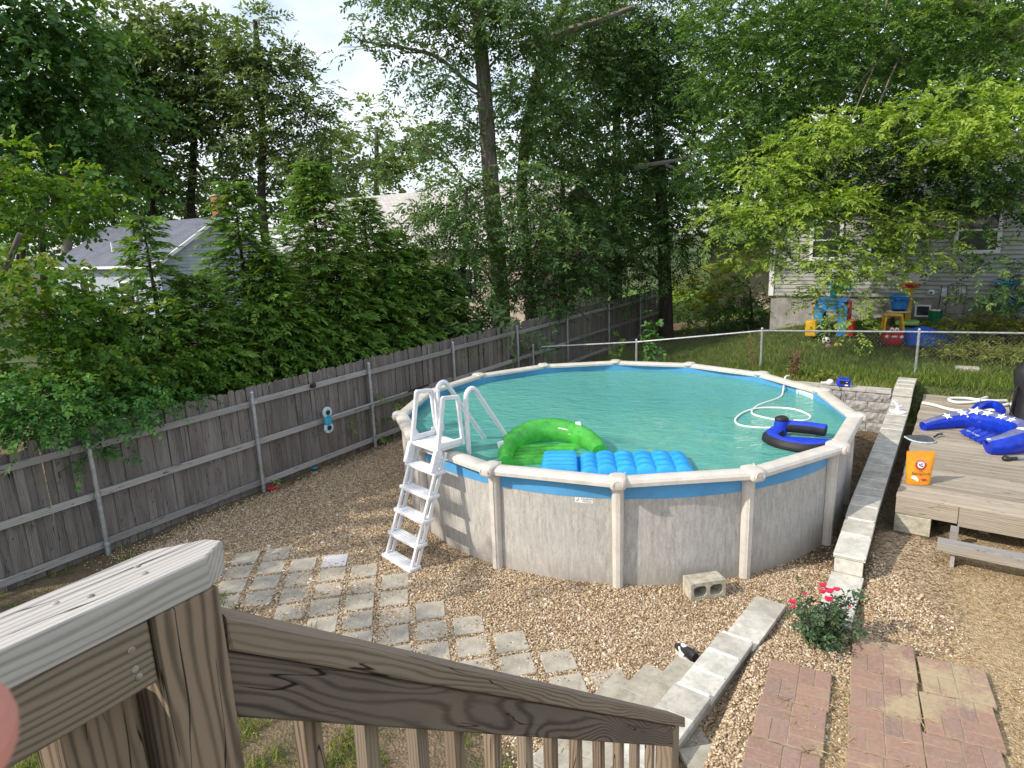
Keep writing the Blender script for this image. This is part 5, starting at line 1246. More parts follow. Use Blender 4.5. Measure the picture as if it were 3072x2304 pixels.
# ------------------------------------------------------------------ the photographer's hand at the lens edge
hd = thing('person_hand', at(-300, 2240, 0.1), "photographer's pink fingertip reaching in at the lower edge beside the porch railing", 'hand')
HO = np.array(hd.location)
def skin_hand():
    tip = CAM_O + ray(112, 2176) * 0.118 - HO
    rt = CAM_R; dn = CAM_D; fw = CAM_F
    V = []; E = []; Rr = []
    def node(p, r, par=None):
        V.append(tuple(p)); Rr.append(r)
        if par is not None: E.append((par, len(V) - 1))
        return len(V) - 1
    k1 = tip - rt * 0.092 + dn * 0.030 - fw * 0.010
    palm0 = k1 - rt * 0.052 + dn * 0.052 - fw * 0.030
    root = node(palm0, 0.024)
    wrist = node(palm0 - rt * 0.035 + dn * 0.065 - fw * 0.035, 0.022, root); fore = node(palm0 - rt * 0.10 + dn * 0.20 - fw * 0.12, 0.032, wrist); node(palm0 - rt * 0.15 + dn * 0.32 - fw * 0.20, 0.037, fore)
    kn = []
    for i in range(4):
        p = k1 + dn * 0.021 * i - rt * 0.004 * i * i * 0.5 - fw * 0.004 * i; b = node((p + palm0) / 2, 0.017, root); kk = node(p, 0.0115, b)
        if i == 0:
            a = node(p + rt * 0.045 - dn * 0.014, 0.0098, kk); c = node(tip - rt * 0.024 + dn * 0.004, 0.0135, a); node(tip - rt * 0.006, 0.0142, c)
        else:
            L = (0, 0.044, 0.040, 0.031)[i]; a = node(p + rt * L * 0.35 + fw * L * 0.5 + dn * 0.004, 0.0095, kk); c = node(p + rt * L * 0.1 + fw * L * 1.0 + dn * 0.005, 0.0088, a); node(p - rt * L * 0.35 + fw * L * 1.15 + dn * 0.006, 0.0080, c)
    t0 = node(palm0 + rt * 0.018 - dn * 0.012 - fw * 0.025, 0.015, root); t1 = node(palm0 + rt * 0.05 - dn * 0.008 - fw * 0.04, 0.0115, t0); node(palm0 + rt * 0.078 + dn * 0.002 - fw * 0.038, 0.0095, t1)
    me = bpy.data.meshes.new('hand'); me.from_pydata(V, E, []); o = link('skin', me, hd); me.materials.append(M_SKINF)
    md = o.modifiers.new('skin', 'SKIN')
    for i, q in enumerate(me.skin_vertices[0].data): q.radius = (Rr[i], Rr[i]); q.use_root = (i == 0)
    o.modifiers.new('smooth', 'SUBSURF').render_levels = 2
    return o
skin_hand()
# ------------------------------------------------------------------ neighbour house behind the lawn
HV = 21.9
def wp(px, py, v=HV):
    d = ray(px, py); t = v / (d[0] * DX + d[1] * DY); P = CAM_O + d * t; return to_uv(P[0], P[1])[0], P[2]
nh = thing('neighbour_house', uv(-4.3, HV, 0.6), 'sage grey sided house with bare concrete foundation behind the toys', 'house')
HU0 = wp(2310, 885)[0]; HU1 = HU0 + 11.0; ZS = wp(2700, 893)[1]; ZE = 4.28
lap = MB(); lap_h = 0.117; Lh = (HU1 - HU0) / 2
lap.add([(-Lh, -0.050, 0.020), (Lh, -0.050, 0.020), (Lh, -0.030, lap_h), (-Lh, -0.030, lap_h), (-Lh, 0, 0.020), (Lh, 0, 0.020), (Lh, 0, lap_h), (-Lh, 0, lap_h)], [(0, 1, 2, 3), (4, 5, 1, 0), (3, 2, 6, 7)]); LAP = lap.mesh('siding_board', M_SIDE, fix=False)
mb = MB(); c = uv((HU0 + HU1) / 2, HV + 3.5, 0); mb.box((c[0], c[1], (ZS + ZE) / 2), (Lh - 0.01, 3.49, (ZE - ZS) / 2), AX_N); mb.build('wall', M_SIDE, nh, world=True)
mb = MB(); mb.box((c[0], c[1], (ZS + 0.1) / 2), (Lh - 0.03, 3.47, (ZS - 0.1) / 2 - 0.002), AX_N); mb.build('foundation', M_FOUND, nh, world=True)
z = ZS; NHO = np.array(nh.location)
while z < ZE - 0.05:
    o = link('siding_board', LAP, nh); P = uv((HU0 + HU1) / 2, HV - 0.002, z) - NHO; o.location = P; o.rotation_euler = (0, 0, N_ANG); z += lap_h
m = MB(); P = uv(HU0 + 0.04, HV - 0.04, (ZS + ZE) / 2); m.box(P, (0.075, 0.04, (ZE - ZS) / 2 - 0.01), AX_N, 0.004); m.build('corner_board', M_TRIM, nh, world=True)
m = MB(); P = uv((HU0 + HU1) / 2, HV - 0.30, ZE + 0.02); m.box(P, (Lh + 0.3, 0.05, 0.07), AX_N, 0.01); m.build('gutter', M_TRIM, nh, world=True)
m = MB(); P = uv((HU0 + HU1) / 2, HV - 0.15, ZE - 0.02); m.box(P, (Lh + 0.25, 0.16, 0.012), AX_N); m.build('soffit', M_TRIM, nh, world=True)
def roof_plane(name, u0, u1, v0, z0, v1, z1, mat, par, th=0.06):
    m = MB(); L = math.hypot(v1 - v0, z1 - z0); V = []; G = []
    for dz in (0, -th):
        for (u, v, zz, s) in ((u0, v0, z0, 0), (u1, v0, z0, 0), (u1, v1, z1, L), (u0, v1, z1, L)): V.append(uv(u, v, zz + dz)); G.append((u, s, 0))
    m.add(V, [(0, 1, 2, 3), (7, 6, 5, 4), (0, 4, 5, 1), (1, 5, 6, 2), (2, 6, 7, 3), (3, 7, 4, 0)], G); return m.build(name, mat, par, world=True)
roof_plane('roof', HU0 - 0.3, HU1 + 0.3, HV - 0.36, ZE + 0.06, HV + 3.5, ZE + 2.0, M_ROOFD, nh)
roof_plane('roof', HU0 - 0.3, HU1 + 0.3, HV + 7.3, ZE + 0.06, HV + 3.5, ZE + 2.0, M_ROOFD, nh)
def house_window(par, u, v, z, w, h, nrm_ax, mull=True, curtain=True):
    o = np.array(uv(u, v, z)); m = MB(); t = 0.05
    for (x, zz, hx, hz) in ((-w / 2, 0, t, h / 2 + t), (w / 2, 0, t, h / 2 + t), (0, h / 2, w / 2 - t, t), (0, -h / 2, w / 2 - t, t), (0, 0.0, w / 2 - t, 0.024)): m.box(o + np.array([x, -0.06, zz]) @ nrm_ax, (hx, 0.04, hz), nrm_ax, 0.004)
    f = m.build('window', M_TRIM, par, world=True)
    g = MB(); g.box(o + np.array([0, -0.056, 0]) @ nrm_ax, (w / 2 - 0.01, 0.004, h / 2 - 0.01), nrm_ax); g.build('pane', M_GLASS, f, world=True)
for (px, py, w, h) in ((2662, 712, 0.85, 1.15), (2935, 690, 0.95, 1.15), (2480, 720, 0.8, 1.1)):
    u, z = wp(px, py); house_window(nh, u, HV, z, w, h, AX_N)
def wall_item(px, py): u, z = wp(px, py); return uv(u, HV - 0.05, z)
m = MB(); u, z = wp(2768, 992 - 60); P = uv(u, HV - 0.05, z)
m = MB()
for (x, zz, hx, hz) in ((-0.17, 0, 0.025, 0.17), (0.17, 0, 0.025, 0.17), (0, 0.15, 0.15, 0.022), (0, -0.15, 0.15, 0.022)): m.box(P + np.array([x, 0, zz]) @ AX_N, (hx, 0.03, hz), AX_N, 0.004)
v_ = m.build('foundation_vent', M_TRIM, nh, world=True); m = MB(); m.box(P + np.array([0, 0.012, 0]) @ AX_N, (0.15, 0.01, 0.14), AX_N); m.build('grille', M_GLASS, v_, world=True)
P = wall_item(2793, 877); m = MB(); m.ellip(P, (0.10, 0.07, 0.085), 14, 8, 0.8, AX_N); vo = m.build('dryer_vent', M_TRIM, nh, smooth=True, world=True); m = MB(); m.lathe([(0, -0.085), (0.032, -0.085), (0.034, -0.06), (0, -0.06)], (0, 0, 0), 12)
m.v = [tuple(P + np.array([q[0], q[2] + 0.005, q[1]]) @ AX_N) for q in m.v]; m.build('vent_mouth', M_BLACKP, vo, world=True)
for px, py in ((2830, 877), (2888, 874)):
    P = wall_item(px, py); m = MB(); m.box(P, (0.08, 0.03, 0.11), AX_N, 0.006); bo_ = m.build('outlet_box', M_TRIM, nh, world=True); m = MB(); m.box(P + np.array([0, -0.033, 0.0]) @ AX_N, (0.035, 0.008, 0.05), AX_N, 0.003); m.build('cover', M_PALEB, bo_, world=True)
tr = thing('plant_trellis', uv(wp(2865, 920)[0], HV - 0.12, 1.0), 'black wire plant trellis standing against the house foundation', 'trellis', N_ANG)
m = MB(); zb = -0.15
for x in (-0.21, 0.21): m.tube([(x, 0, zb), (x, 0, 1.02)], 0.009, 5)
for x in (-0.1, 0.0, 0.1): m.tube([(x, 0, 0.62), (x, 0, 1.08)], 0.006, 4)
for zz in (0.25, 0.66, 0.82, 0.96): m.tube([(-0.21, 0, zz), (0.21, 0, zz)], 0.006, 4)
m.tube(curve_pts([(-0.21, 0, 1.0), (-0.1, 0, 1.08), (0.1, 0, 1.08), (0.21, 0, 1.0)], 4), 0.007, 4); m.build('wire_frame', M_BLACKP, tr)
# neighbour toys
def gpt(px, py, z0=0.7):
    z = z0
    for _ in range(12):
        P = atz(px, py, z); z = 0.5 * z + 0.5 * float(ground_z(P[0], P[1]))
    P = atz(px, py, z); return np.array([P[0], P[1], float(ground_z(P[0], P[1]))])
car = thing('toy_car', gpt(2672, 1040), 'red and yellow ride-on toddler car with round eyes on the lawn', 'toy car', R(-22))
m = MB(); rg = []
for z, w, d in ((0.10, 0.20, 0.36), (0.16, 0.25, 0.40), (0.30, 0.26, 0.41), (0.40, 0.25, 0.39), (0.46, 0.22, 0.36)): rg.append([(w * math.copysign(abs(math.cos(t)) ** 0.55, math.cos(t)), d * math.copysign(abs(math.sin(t)) ** 0.55, math.sin(t)), z) for t in np.linspace(0, 2 * math.pi, 25)[:-1]])
m.rings(rg, True, True); m.ellip((0, -0.28, 0.40), (0.20, 0.16, 0.09), 14, 7); m.build('body', M_RED, car, smooth=True)
m = MB(); m.ellip((0, 0.02, 0.83), (0.23, 0.22, 0.045), 16, 6, 0.7); rf = m.build('roof', M_YEL, car, smooth=True)
for x, y, x2, y2 in ((-0.22, -0.24, -0.17, -0.12), (0.22, -0.24, 0.17, -0.12), (-0.22, 0.26, -0.18, 0.16), (0.22, 0.26, 0.18, 0.16)):
    m = MB(); m.tube([(x, y, 0.40), ((x + x2) / 2 * 1.06, (y + y2) / 2, 0.62), (x2, y2, 0.82)], 0.032, 7); m.build('pillar', M_YEL, car, smooth=True)
for x in (-0.24, 0.24):
    for y in (-0.26, 0.27):
        m = MB(); m.lathe([(0, -0.035), (0.095, -0.035), (0.105, -0.02), (0.105, 0.02), (0.095, 0.035), (0, 0.035)], (0, 0, 0), 14); m.v = [(x + q[2], y + q[0], 0.105 + q[1]) for q in m.v]; w_ = m.build('wheel', M_BLACKP, car, smooth=True)
        m = MB(); m.lathe([(0, -0.04), (0.04, -0.04), (0.04, 0.04), (0, 0.04)], (0, 0, 0), 10); m.v = [(x + q[2], y + q[0], 0.105 + q[1]) for q in m.v]; m.build('hubcap', M_YEL, w_)
for x in (-0.055, 0.055):
    m = MB(); m.ellip((x, -0.33, 0.495), (0.055, 0.035, 0.055), 12, 7); e = m.build('eye', M_PRINTW, car, smooth=True); m = MB(); m.ellip((x, -0.36, 0.49), (0.022, 0.012, 0.024), 10, 5); m.build('pupil', M_PRINTK, e, smooth=True)
for x in (-0.17, 0.17): m = MB(); m.ellip((x, -0.40, 0.32), (0.04, 0.02, 0.04), 10, 6); m.build('headlight', M_PRINTW, car, smooth=True)
m = MB(); m.box((0, -0.415, 0.33), (0.06, 0.012, 0.022), None, 0.006); m.build('front_plate', M_PRINTW, car)
cu_ = thing('play_cube', gpt(2492, 1000), 'blue plastic toddler play cube with arched doorway and yellow ramp', 'play cube', N_ANG)
def arch_panel(w, h, ow, oh, th):
    n = 10; outp = [(-w, 0), (-w, h - 0.12), (-w + 0.12, h), (w - 0.12, h), (w, h - 0.12), (w, 0)]
    inn = [(ow, 0), (ow, oh - ow)] + [(ow * math.cos(a), oh - ow + ow * math.sin(a)) for a in np.linspace(0, math.pi, n)[1:-1]] + [(-ow, oh - ow), (-ow, 0)]
    return outp + inn, th
def panel_obj(name, w, h, ow, oh, mat, pos, ax):
    pts, th = arch_panel(w, h, ow, oh, 0.05); m = MB(); n = len(pts); bmv = []
    V = [np.array([p[0], y, p[1]]) @ ax + pos for y in (-0.03, 0.03) for p in pts]
    F = [tuple(range(n)), tuple(n + k for k in range(n))[::-1]] + [(k, n + k, n + (k + 1) % n, (k + 1) % n) for k in range(n)]
    m.add(V, F); return m.build(name, mat, cu_)
panel_obj('front_panel', 0.42, 0.93, 0.20, 0.72, M_BLU, np.array([0, -0.42, 0]), np.eye(3)); panel_obj('rear_panel', 0.42, 0.93, 0.20, 0.72, M_TEAL, np.array([0, 0.42, 0]), np.eye(3))
panel_obj('side_panel', 0.39, 0.93, 0.17, 0.6, M_YEL, np.array([-0.43, 0, 0]), axes_z(math.pi / 2)); panel_obj('side_panel', 0.39, 0.93, 0.17, 0.6, M_RED, np.array([0.43, 0, 0]), axes_z(math.pi / 2))
m = MB(); m.box((0, 0, 0.955), (0.40, 0.40, 0.025), None, 0.01); m.build('roof_deck', M_BLU, cu_)
m = MB(); m.box((-0.02, 0.2, 1.20), (0.09, 0.06, 0.24), None, 0.03); m.box((0.22, 0.25, 1.32), (0.2, 0.05, 0.13), None, 0.03); m.build('slide_rail', M_TEAL, cu_)
m = MB(); m.box((-0.42, -0.62, 0.22), (0.14, 0.19, 0.22), None, 0.03); m.build('ramp', M_YEL, cu_); m = MB(); m.box((0.55, -0.45, 0.24), (0.09, 0.10, 0.24), None, 0.03); m.build('ramp_side', M_RED, cu_)
bh = thing('basketball_hoop', uv(wp(2737, 950)[0] - 0.1, HV - 0.75, float(ground_z(*uv(wp(2737, 950)[0], HV - 0.75)[:2]))), 'toddler basketball hoop with yellow post, red rim and white backboard', 'basketball hoop', N_ANG)
m = MB(); m.box((0, 0, 0.06), (0.24, 0.2, 0.06), None, 0.02); m.build('base', M_LIME, bh)
m = MB(); m.box((0, 0.02, 0.52), (0.07, 0.06, 0.44), None, 0.015); m.box((0, 0.02, 0.98), (0.095, 0.07, 0.05), None, 0.015); m.build('post', M_YEL, bh)
m = MB(); pts = [(0.42 * math.cos(t) * (1 if abs(math.cos(t)) < 0.9 else 0.97), 0.30 * math.sin(t) * (1 if math.sin(t) > 0 else 0.75)) for t in np.linspace(0, 2 * math.pi, 27)[:-1]]
m.poly(pts, -0.02, 0.02, (0, 0.06, 1.30), np.array([[1, 0, 0], [0, 0, 1.0], [0, -1, 0]])); m.build('backboard', plain('grey_white_board', (0.52, 0.52, 0.52), 0.5, 0.05, 6), bh)
m = MB(); m.tube([(0.22 * math.cos(t), -0.20 + 0.20 * math.sin(t), 1.12) for t in np.linspace(0, 2 * math.pi, 21)], 0.028, 7, False); m.tube([(0.21 * math.cos(t), -0.20 + 0.19 * math.sin(t), 1.06) for t in np.linspace(0, 2 * math.pi, 21)], 0.02, 6, False); m.build('rim', M_RED, bh, smooth=True)
st_ = thing('toy_table', gpt(2692, 975), 'cream toddler table on dark legs standing behind the toy car', 'table', N_ANG); tz = max(0.3, at(2692, 932, st_.location.y)[2] - st_.location.z)
m = MB(); m.lathe([(0, tz - 0.06), (0.26, tz - 0.06), (0.30, tz - 0.03), (0.29, tz), (0, tz)], n=20); m.build('tabletop', M_CREAM, st_, smooth=True)
for k in range(4): m = MB(); a = k * math.pi / 2 + 0.7; m.tube([(0.2 * math.cos(a), 0.2 * math.sin(a), 0), (0.17 * math.cos(a), 0.17 * math.sin(a), tz - 0.05)], 0.03, 7); m.build('leg', M_BLACKP, st_)
lb_ = thing('toy_basket', (st_.location.x, st_.location.y, st_.location.z + tz), 'round blue toy basket standing on the cream table', 'basket')
for z0, z1, r0, r1, mt_, nm in ((0.0, 0.06, 0.18, 0.2, M_BLACKP, 'base'), (0.06, 0.30, 0.205, 0.235, M_BLU, 'side'), (0.33, 0.40, 0.245, 0.25, M_BLU, 'band')):
    m = MB(); m.lathe([(r0, z0), (r1, z1), (r1 - 0.02, z1), (r0 - 0.02, z0 + 0.01)], n=20, cap=False); m.build(nm, mt_, lb_, smooth=True)
m = MB(); m.tube([(0.255 * math.cos(t), 0.255 * math.sin(t), 0.41) for t in np.linspace(0, 2 * math.pi, 25)], 0.02, 6, False); m.build('rim', M_MAT, lb_, smooth=True)
for k in range(10): m = MB(); a = k * 0.628; m.box((0.24 * math.cos(a), 0.24 * math.sin(a), 0.315), (0.006, 0.012, 0.05), axes_z(a)); m.build('rib', M_NBLUE, lb_)
gbk = thing('bucket', gpt(2803, 968, 1.0), 'green plastic bucket filled with white things by the foundation', 'bucket')
m = MB(); m.lathe([(0, 0.0), (0.14, 0.0), (0.18, 0.33), (0.19, 0.34), (0.165, 0.33), (0.13, 0.02), (0, 0.02)], n=18, cap=False); m.build('shell', M_GRN, gbk, smooth=True)
m = MB()
for k in range(5): a = k * 1.26; m.ellip((0.08 * math.cos(a), 0.08 * math.sin(a), 0.32), (0.07, 0.06, 0.05), 9, 5)
m.build('contents', M_CREAM, gbk, smooth=True)
m = MB(); m.tube([(0.05, 0, 0.3), (0.12, 0.05, 0.6), (0.18, 0.12, 1.0)], 0.012, 5); m.build('stick', M_BLACKP, gbk)
tp = thing('paddling_pool', gpt(2795, 1028), 'crumpled bright blue plastic paddling pool slumped on the lawn', 'paddling pool', N_ANG + 0.1)
m = MB(); V = []; F = []; n = 48; J = 9
for j in range(J):
    f = j / (J - 1)
    for k in range(n):
        a = 2 * math.pi * k / n; wv = 0.05 * math.sin(5 * a) + 0.035 * math.sin(11 * a + 1)
        r_ = np.interp(f, [0, 0.4, 0.6, 0.8, 1.0], [1.02, 0.99, 0.90, 0.78, 0.05]) + wv * (0.4 + f * 0.3); z = np.interp(f, [0, 0.4, 0.55, 0.8, 1.0], [0, 0.24, 0.31, 0.13, 0.06]) + (0.05 * math.sin(3 * a + 2) + 0.03 * math.sin(8 * a)) * (f > 0.1) * (1 - f * 0.5)
        V.append((0.86 * r_ * math.cos(a), 0.62 * r_ * math.sin(a), max(z, 0)))
for j in range(J - 1):
    for k in range(n): F.append((j * n + k, j * n + (k + 1) % n, (j + 1) * n + (k + 1) % n, (j + 1) * n + k))
m.add(V, F); m.build('tub', M_TARP, tp, smooth=True)
wt = thing('water_table', gpt(3000, 972, 1.0), 'blue tiered plastic water table on a green stand by the house', 'water table', N_ANG)
m = MB(); m.lathe([(0.16, 0), (0.14, 0.05), (0.10, 0.3), (0.16, 0.34), (0, 0.34)], n=14); m.build('stand', M_LIME, wt, smooth=True)
m = MB(); m.lathe([(0.1, 0.33), (0.36, 0.38), (0.46, 0.54), (0.48, 0.55), (0.44, 0.53), (0.3, 0.42), (0, 0.41)], n=20); m.build('basin', M_BLU, wt, smooth=True)
m = MB(); m.tube([(0.02, 0, 0.41), (0.02, 0, 1.0)], 0.05, 8); m.build('column', plain('lime_yellow_plastic', (0.42, 0.5, 0.1), 0.45, 0.1, 8), wt, smooth=True); m = MB(); m.lathe([(0.05, 0.98), (0.22, 1.01), (0.30, 1.09), (0.31, 1.10), (0.2, 1.04), (0, 1.03)], (0.05, 0, 0), 18); m.build('upper_tray', M_MAT, wt, smooth=True)
bl = thing('toy_ball', gpt(2478, 1034), 'small white and black soccer ball lying on the neighbour lawn', 'ball')
m = MB(); m.ellip((0, 0, 0.11), (0.11, 0.11, 0.11), 16, 10); b0 = m.build('ball_skin', M_PRINTW, bl, smooth=True)
for q in norm(np.array([(0, -1, 0.2), (0.8, -0.5, 0.6), (-0.8, -0.5, 0.5), (0.5, -0.7, -0.6), (-0.5, -0.8, -0.4), (0, 0, 1), (0.9, 0.3, -0.1), (-0.9, 0.4, 0)], float)):
    ax = axes_dir(q, (0.1, 0.2, 1)); m = MB(); m.poly([(0.036 * math.cos(t), 0.036 * math.sin(t)) for t in np.linspace(0, 2 * math.pi, 6)[:-1]], 0.100, 0.109, (0, 0, 0.11), np.array([ax[1], ax[2], ax[0]])); m.build('black_patch', M_PRINTK, b0)
m = MB(); c = gpt(2485, 1045); m.ellip(c + np.array([0, 0, 0.06]), (0.09, 0.07, 0.06), 10, 6); tag(m.build('toy', plain('pale_pink_plastic', (0.55, 0.28, 0.24), 0.5, 0.1, 8), smooth=True), 'small pale pink toy lying below the soccer ball', 'toy')
m = MB(); c = gpt(2508, 1043); m.ellip(c + np.array([0, 0, 0.07]), (0.07, 0.06, 0.07), 10, 6); tag(m.build('toy', M_YEL, smooth=True), 'small yellow toy in the grass beside the pink one', 'toy')
m = MB(); c = gpt(2740, 968, 1.0) + np.array([-0.35, -0.3, 0]); m.box(c + np.array([0, 0, 0.05]), (0.28, 0.2, 0.05), AX_N, 0.02); tag(m.build('toy_tray', M_LIME), 'lime green plastic tray lying below the basketball hoop', 'toy')
m = MB(); c = gpt(2900, 1118, .6); m.box(c + np.array([0, 0, 0.06]), (0.22, 0.11, 0.07), AX_N, 0.02); tag(m.build('stone_block', M_BLOCK), 'pale rough stone block half hidden in the dry grass', 'stone')
# ------------------------------------------------------------------ houses beyond the wooden fence
def uvz(P): u, v = to_uv(P[0], P[1]); return u, v, P[2]
lh = thing('grey_house', (-15.5, 31, -0.3), 'pale grey bungalow with blue grey shingle roof behind the evergreens', 'house'); LO = np.array(lh.location)
lu, lv_, _ = uvz((-15.84, 30.0, 0)); LW, LD, LZ, LR = 10.4, 7.0, 3.12, 5.28
m = MB(); c = uv(lu - LW / 2 - 0.3, lv_ + LD / 2, 1.3); m.box(c, (LW / 2 - 0.02, LD / 2 - 0.35, 1.7), AX_N); m.build('wall', M_SIDEW, lh, world=True)
roof_plane('roof', lu - LW, lu + 0.05, lv_, LZ, lv_ + LD / 2, LR, M_ROOFB, lh, 0.10); roof_plane('roof', lu - LW, lu + 0.05, lv_ + LD, LZ, lv_ + LD / 2, LR, M_ROOFB, lh, 0.10)
zz = -0.2; gu = lu - 0.28
while zz < LR - 0.15:
    hw = LD / 2 - 0.36 if zz < LZ - 0.1 else max((LR - 0.12 - zz) / (LR - LZ) * LD / 2 - 0.02, 0)
    hw = min(hw, LD / 2 - 0.36); h2 = min(hw, max((LR - 0.12 - zz - 0.15) / (LR - LZ) * LD / 2 - 0.02, 0.02))
    if hw > 0.08:
        m = MB(); vc = lv_ + LD / 2; V = [uv(gu + 0.035, vc - hw, zz), uv(gu + 0.035, vc + hw, zz), uv(gu + 0.008, vc + h2, zz + 0.15), uv(gu + 0.008, vc - h2, zz + 0.15), uv(gu, vc - hw, zz), uv(gu, vc + hw, zz)]
        m.add(V, [(0, 1, 2, 3), (4, 5, 1, 0)]); m.build('clapboard', M_SIDEW, lh, world=True, fix=False)
    zz += 0.15
for sgn in (0, 1):
    va = lv_ - 0.02 if sgn == 0 else lv_ + LD + 0.02; a = uv(lu + 0.02, va, LZ - 0.06); b = uv(lu + 0.02, lv_ + LD / 2, LR - 0.05)
    m = MB(); m.box((a + b) / 2, (np.linalg.norm(b - a) / 2, 0.05, 0.075), axes_dir(b - a), 0.006); m.build('rake_board', M_TRIM, lh, world=True)
m = MB(); m.box(uv(lu - LW / 2, lv_ - 0.03, LZ - 0.07), (LW / 2 + 0.02, 0.05, 0.065), AX_N, 0.01); m.build('gutter', M_TRIM, lh, world=True)
m = MB(); c = uv(lu - 4.4, lv_ + 1.2, LZ + 0.9); c = at(338, 745, 34.0); m.tube([c - np.array([0, 0, 0.55]), c + np.array([0, 0, 0.30])], 0.075, 8); m.build('vent_pipe', M_TRIM, lh, world=True)
m = MB(); c = uv(lu - 0.6, lv_ + LD / 2 + 0.5, LR + 0.25); m.box(c, (0.25, 0.25, 0.75), AX_N); ch = m.build('chimney', M_BRICKR, lh, world=True); m = MB(); m.box(c + np.array([0, 0, 0.78]), (0.29, 0.29, 0.04), AX_N); m.build('chimney_cap', M_CONC, ch, world=True)
house_window(lh, lu - 3.2, lv_ + 0.33, 1.75, 1.3, 1.2, AX_N); house_window(lh, lu - 7.2, lv_ + 0.33, 1.75, 1.0, 1.2, AX_N)
M_CREAMW = plain('faded_cream_wall', (0.36, 0.31, 0.25), 0.8, 0.1, 2)
h2 = thing('cream_house', uv(-19, 24, -0.3), 'cream house with pale shingle roof and white gutter behind the tall trees', 'house')
m = MB(); c = uv(-21.3, 27.2, 1.5); m.box(c, (7.5, 3.6, 1.85), AX_N); m.build('wall', M_CREAMW, h2, world=True)
roof_plane('roof', -29.2, -13.5, 23.2, 3.50, 27.3, 6.25, M_ROOFT, h2, 0.1); roof_plane('roof', -29.2, -13.5, 31.4, 3.50, 27.3, 6.25, M_ROOFT, h2, 0.1)
m = MB(); m.box(uv(-21.35, 23.15, 3.43), (7.9, 0.06, 0.085), AX_N, 0.01); m.build('gutter', M_TRIM, h2, world=True)
for u in (-26, -21.5, -17.5): house_window(h2, u, 23.6, 1.9, 1.1, 1.25, AX_N)
m = MB(); m.box(uv(-28.3, 23.9, 1.5), (0.08, 0.08, 1.9), AX_N); m.build('porch_post', M_TRIM, h2, world=True)
h3 = thing('tan_house', uv(-9.0, 36, -0.3), 'tan house wall glimpsed low through the gap between dark trunks', 'house')
m = MB(); m.box(uv(-4.5, 38, 1.3), (5.5, 2.5, 1.7), AX_N); m.build('wall', M_TANW, h3, world=True); roof_plane('roof', -10.4, 1.4, 35.1, 3.0, 38, 4.8, M_ROOFD, h3); roof_plane('roof', -10.4, 1.4, 40.9, 3.0, 38, 4.8, M_ROOFD, h3)
# ------------------------------------------------------------------ trees
def gz(P): return float(ground_z(P[0], P[1])) if -14 < P[0] < 20 and P[1] < 28 else -0.35
def base_at(px, py, Y, z=None):
    P = at(px, py, Y); P[2] = gz(P) - 0.05 if z is None else z; return P
# row of young evergreens right behind the wooden fence
GRP = 'young evergreens behind the wooden fence'
CON = [(430, 645, 10.6, 1.05, 'slim young evergreen in front of the grey house roof', 120, 0.05),
       (690, 545, 12.2, 1.45, 'tall evergreen hiding the gable end of the grey house', 170, 0.02),
       (918, 485, 13.6, 1.75, 'tallest full evergreen of the fence row, left of the cream house', 210, 0.06),
       (1085, 590, 14.6, 1.35, 'evergreen standing before the cream house roof', 160, 0.03),
       (1170, 690, 15.2, 1.25, 'evergreen between the roof one and the short one by the trunk', 150, 0.04),
       (1330, 800, 16.4, 1.15, 'evergreen half hidden behind the sumac leaves', 130, 0.0),
       (1235, 745, 15.6, 1.35, 'shorter evergreen nearest the big grey trunk', 130, 0.0),
       (590, 830, 11.0, 1.25, 'low bushy evergreen between the slim one and the gable one', 130, 0.04),
       (805, 765, 12.2, 1.35, 'rounded low evergreen under the tallest one', 140, 0.08),
       (1010, 800, 13.4, 1.30, 'low spreading evergreen just above the fence line', 140, 0.06),
       (1140, 840, 14.3, 1.1, 'small dense evergreen low beside the big trunk', 110, 0.02),
       (300, 870, 10.0, 0.9, 'small evergreen at the left end of the row', 100, 0.02),
       (760, 960, 11.6, 1.0, 'lowest evergreen right behind the pickets', 100, 0.06),
       (930, 930, 12.7, 1.0, 'squat evergreen behind the hanging pool pole', 100, 0.08)]
for px, py, Y, Rm, lab, nb, tn in CON:
    top = at(px, py, Y); b = np.array([top[0], top[1], -0.1])
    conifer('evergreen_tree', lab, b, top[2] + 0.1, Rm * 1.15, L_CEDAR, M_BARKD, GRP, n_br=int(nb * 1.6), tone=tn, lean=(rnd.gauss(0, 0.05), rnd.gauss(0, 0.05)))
def px_trunk(pts): return [at(x, y, Y) for x, y, Y in pts]
def mk(name, lab, trunk, r0, lobes, leaf, bark, ll, lw, basez=-0.3, group=None, **kw):
    T_ = px_trunk(trunk); b = T_[0].copy(); b[2] = basez; T_ = [b] + T_[1:] if abs(T_[0][2] - basez) < 0.3 else [b] + T_
    return tree(name, lab, b, T_, r0, [(*lobe(*l[:5], *( [l[5]] if len(l) > 5 and l[5] else [])), *(l[6:])) for l in lobes], leaf, bark, ll, lw, group=group, **kw)
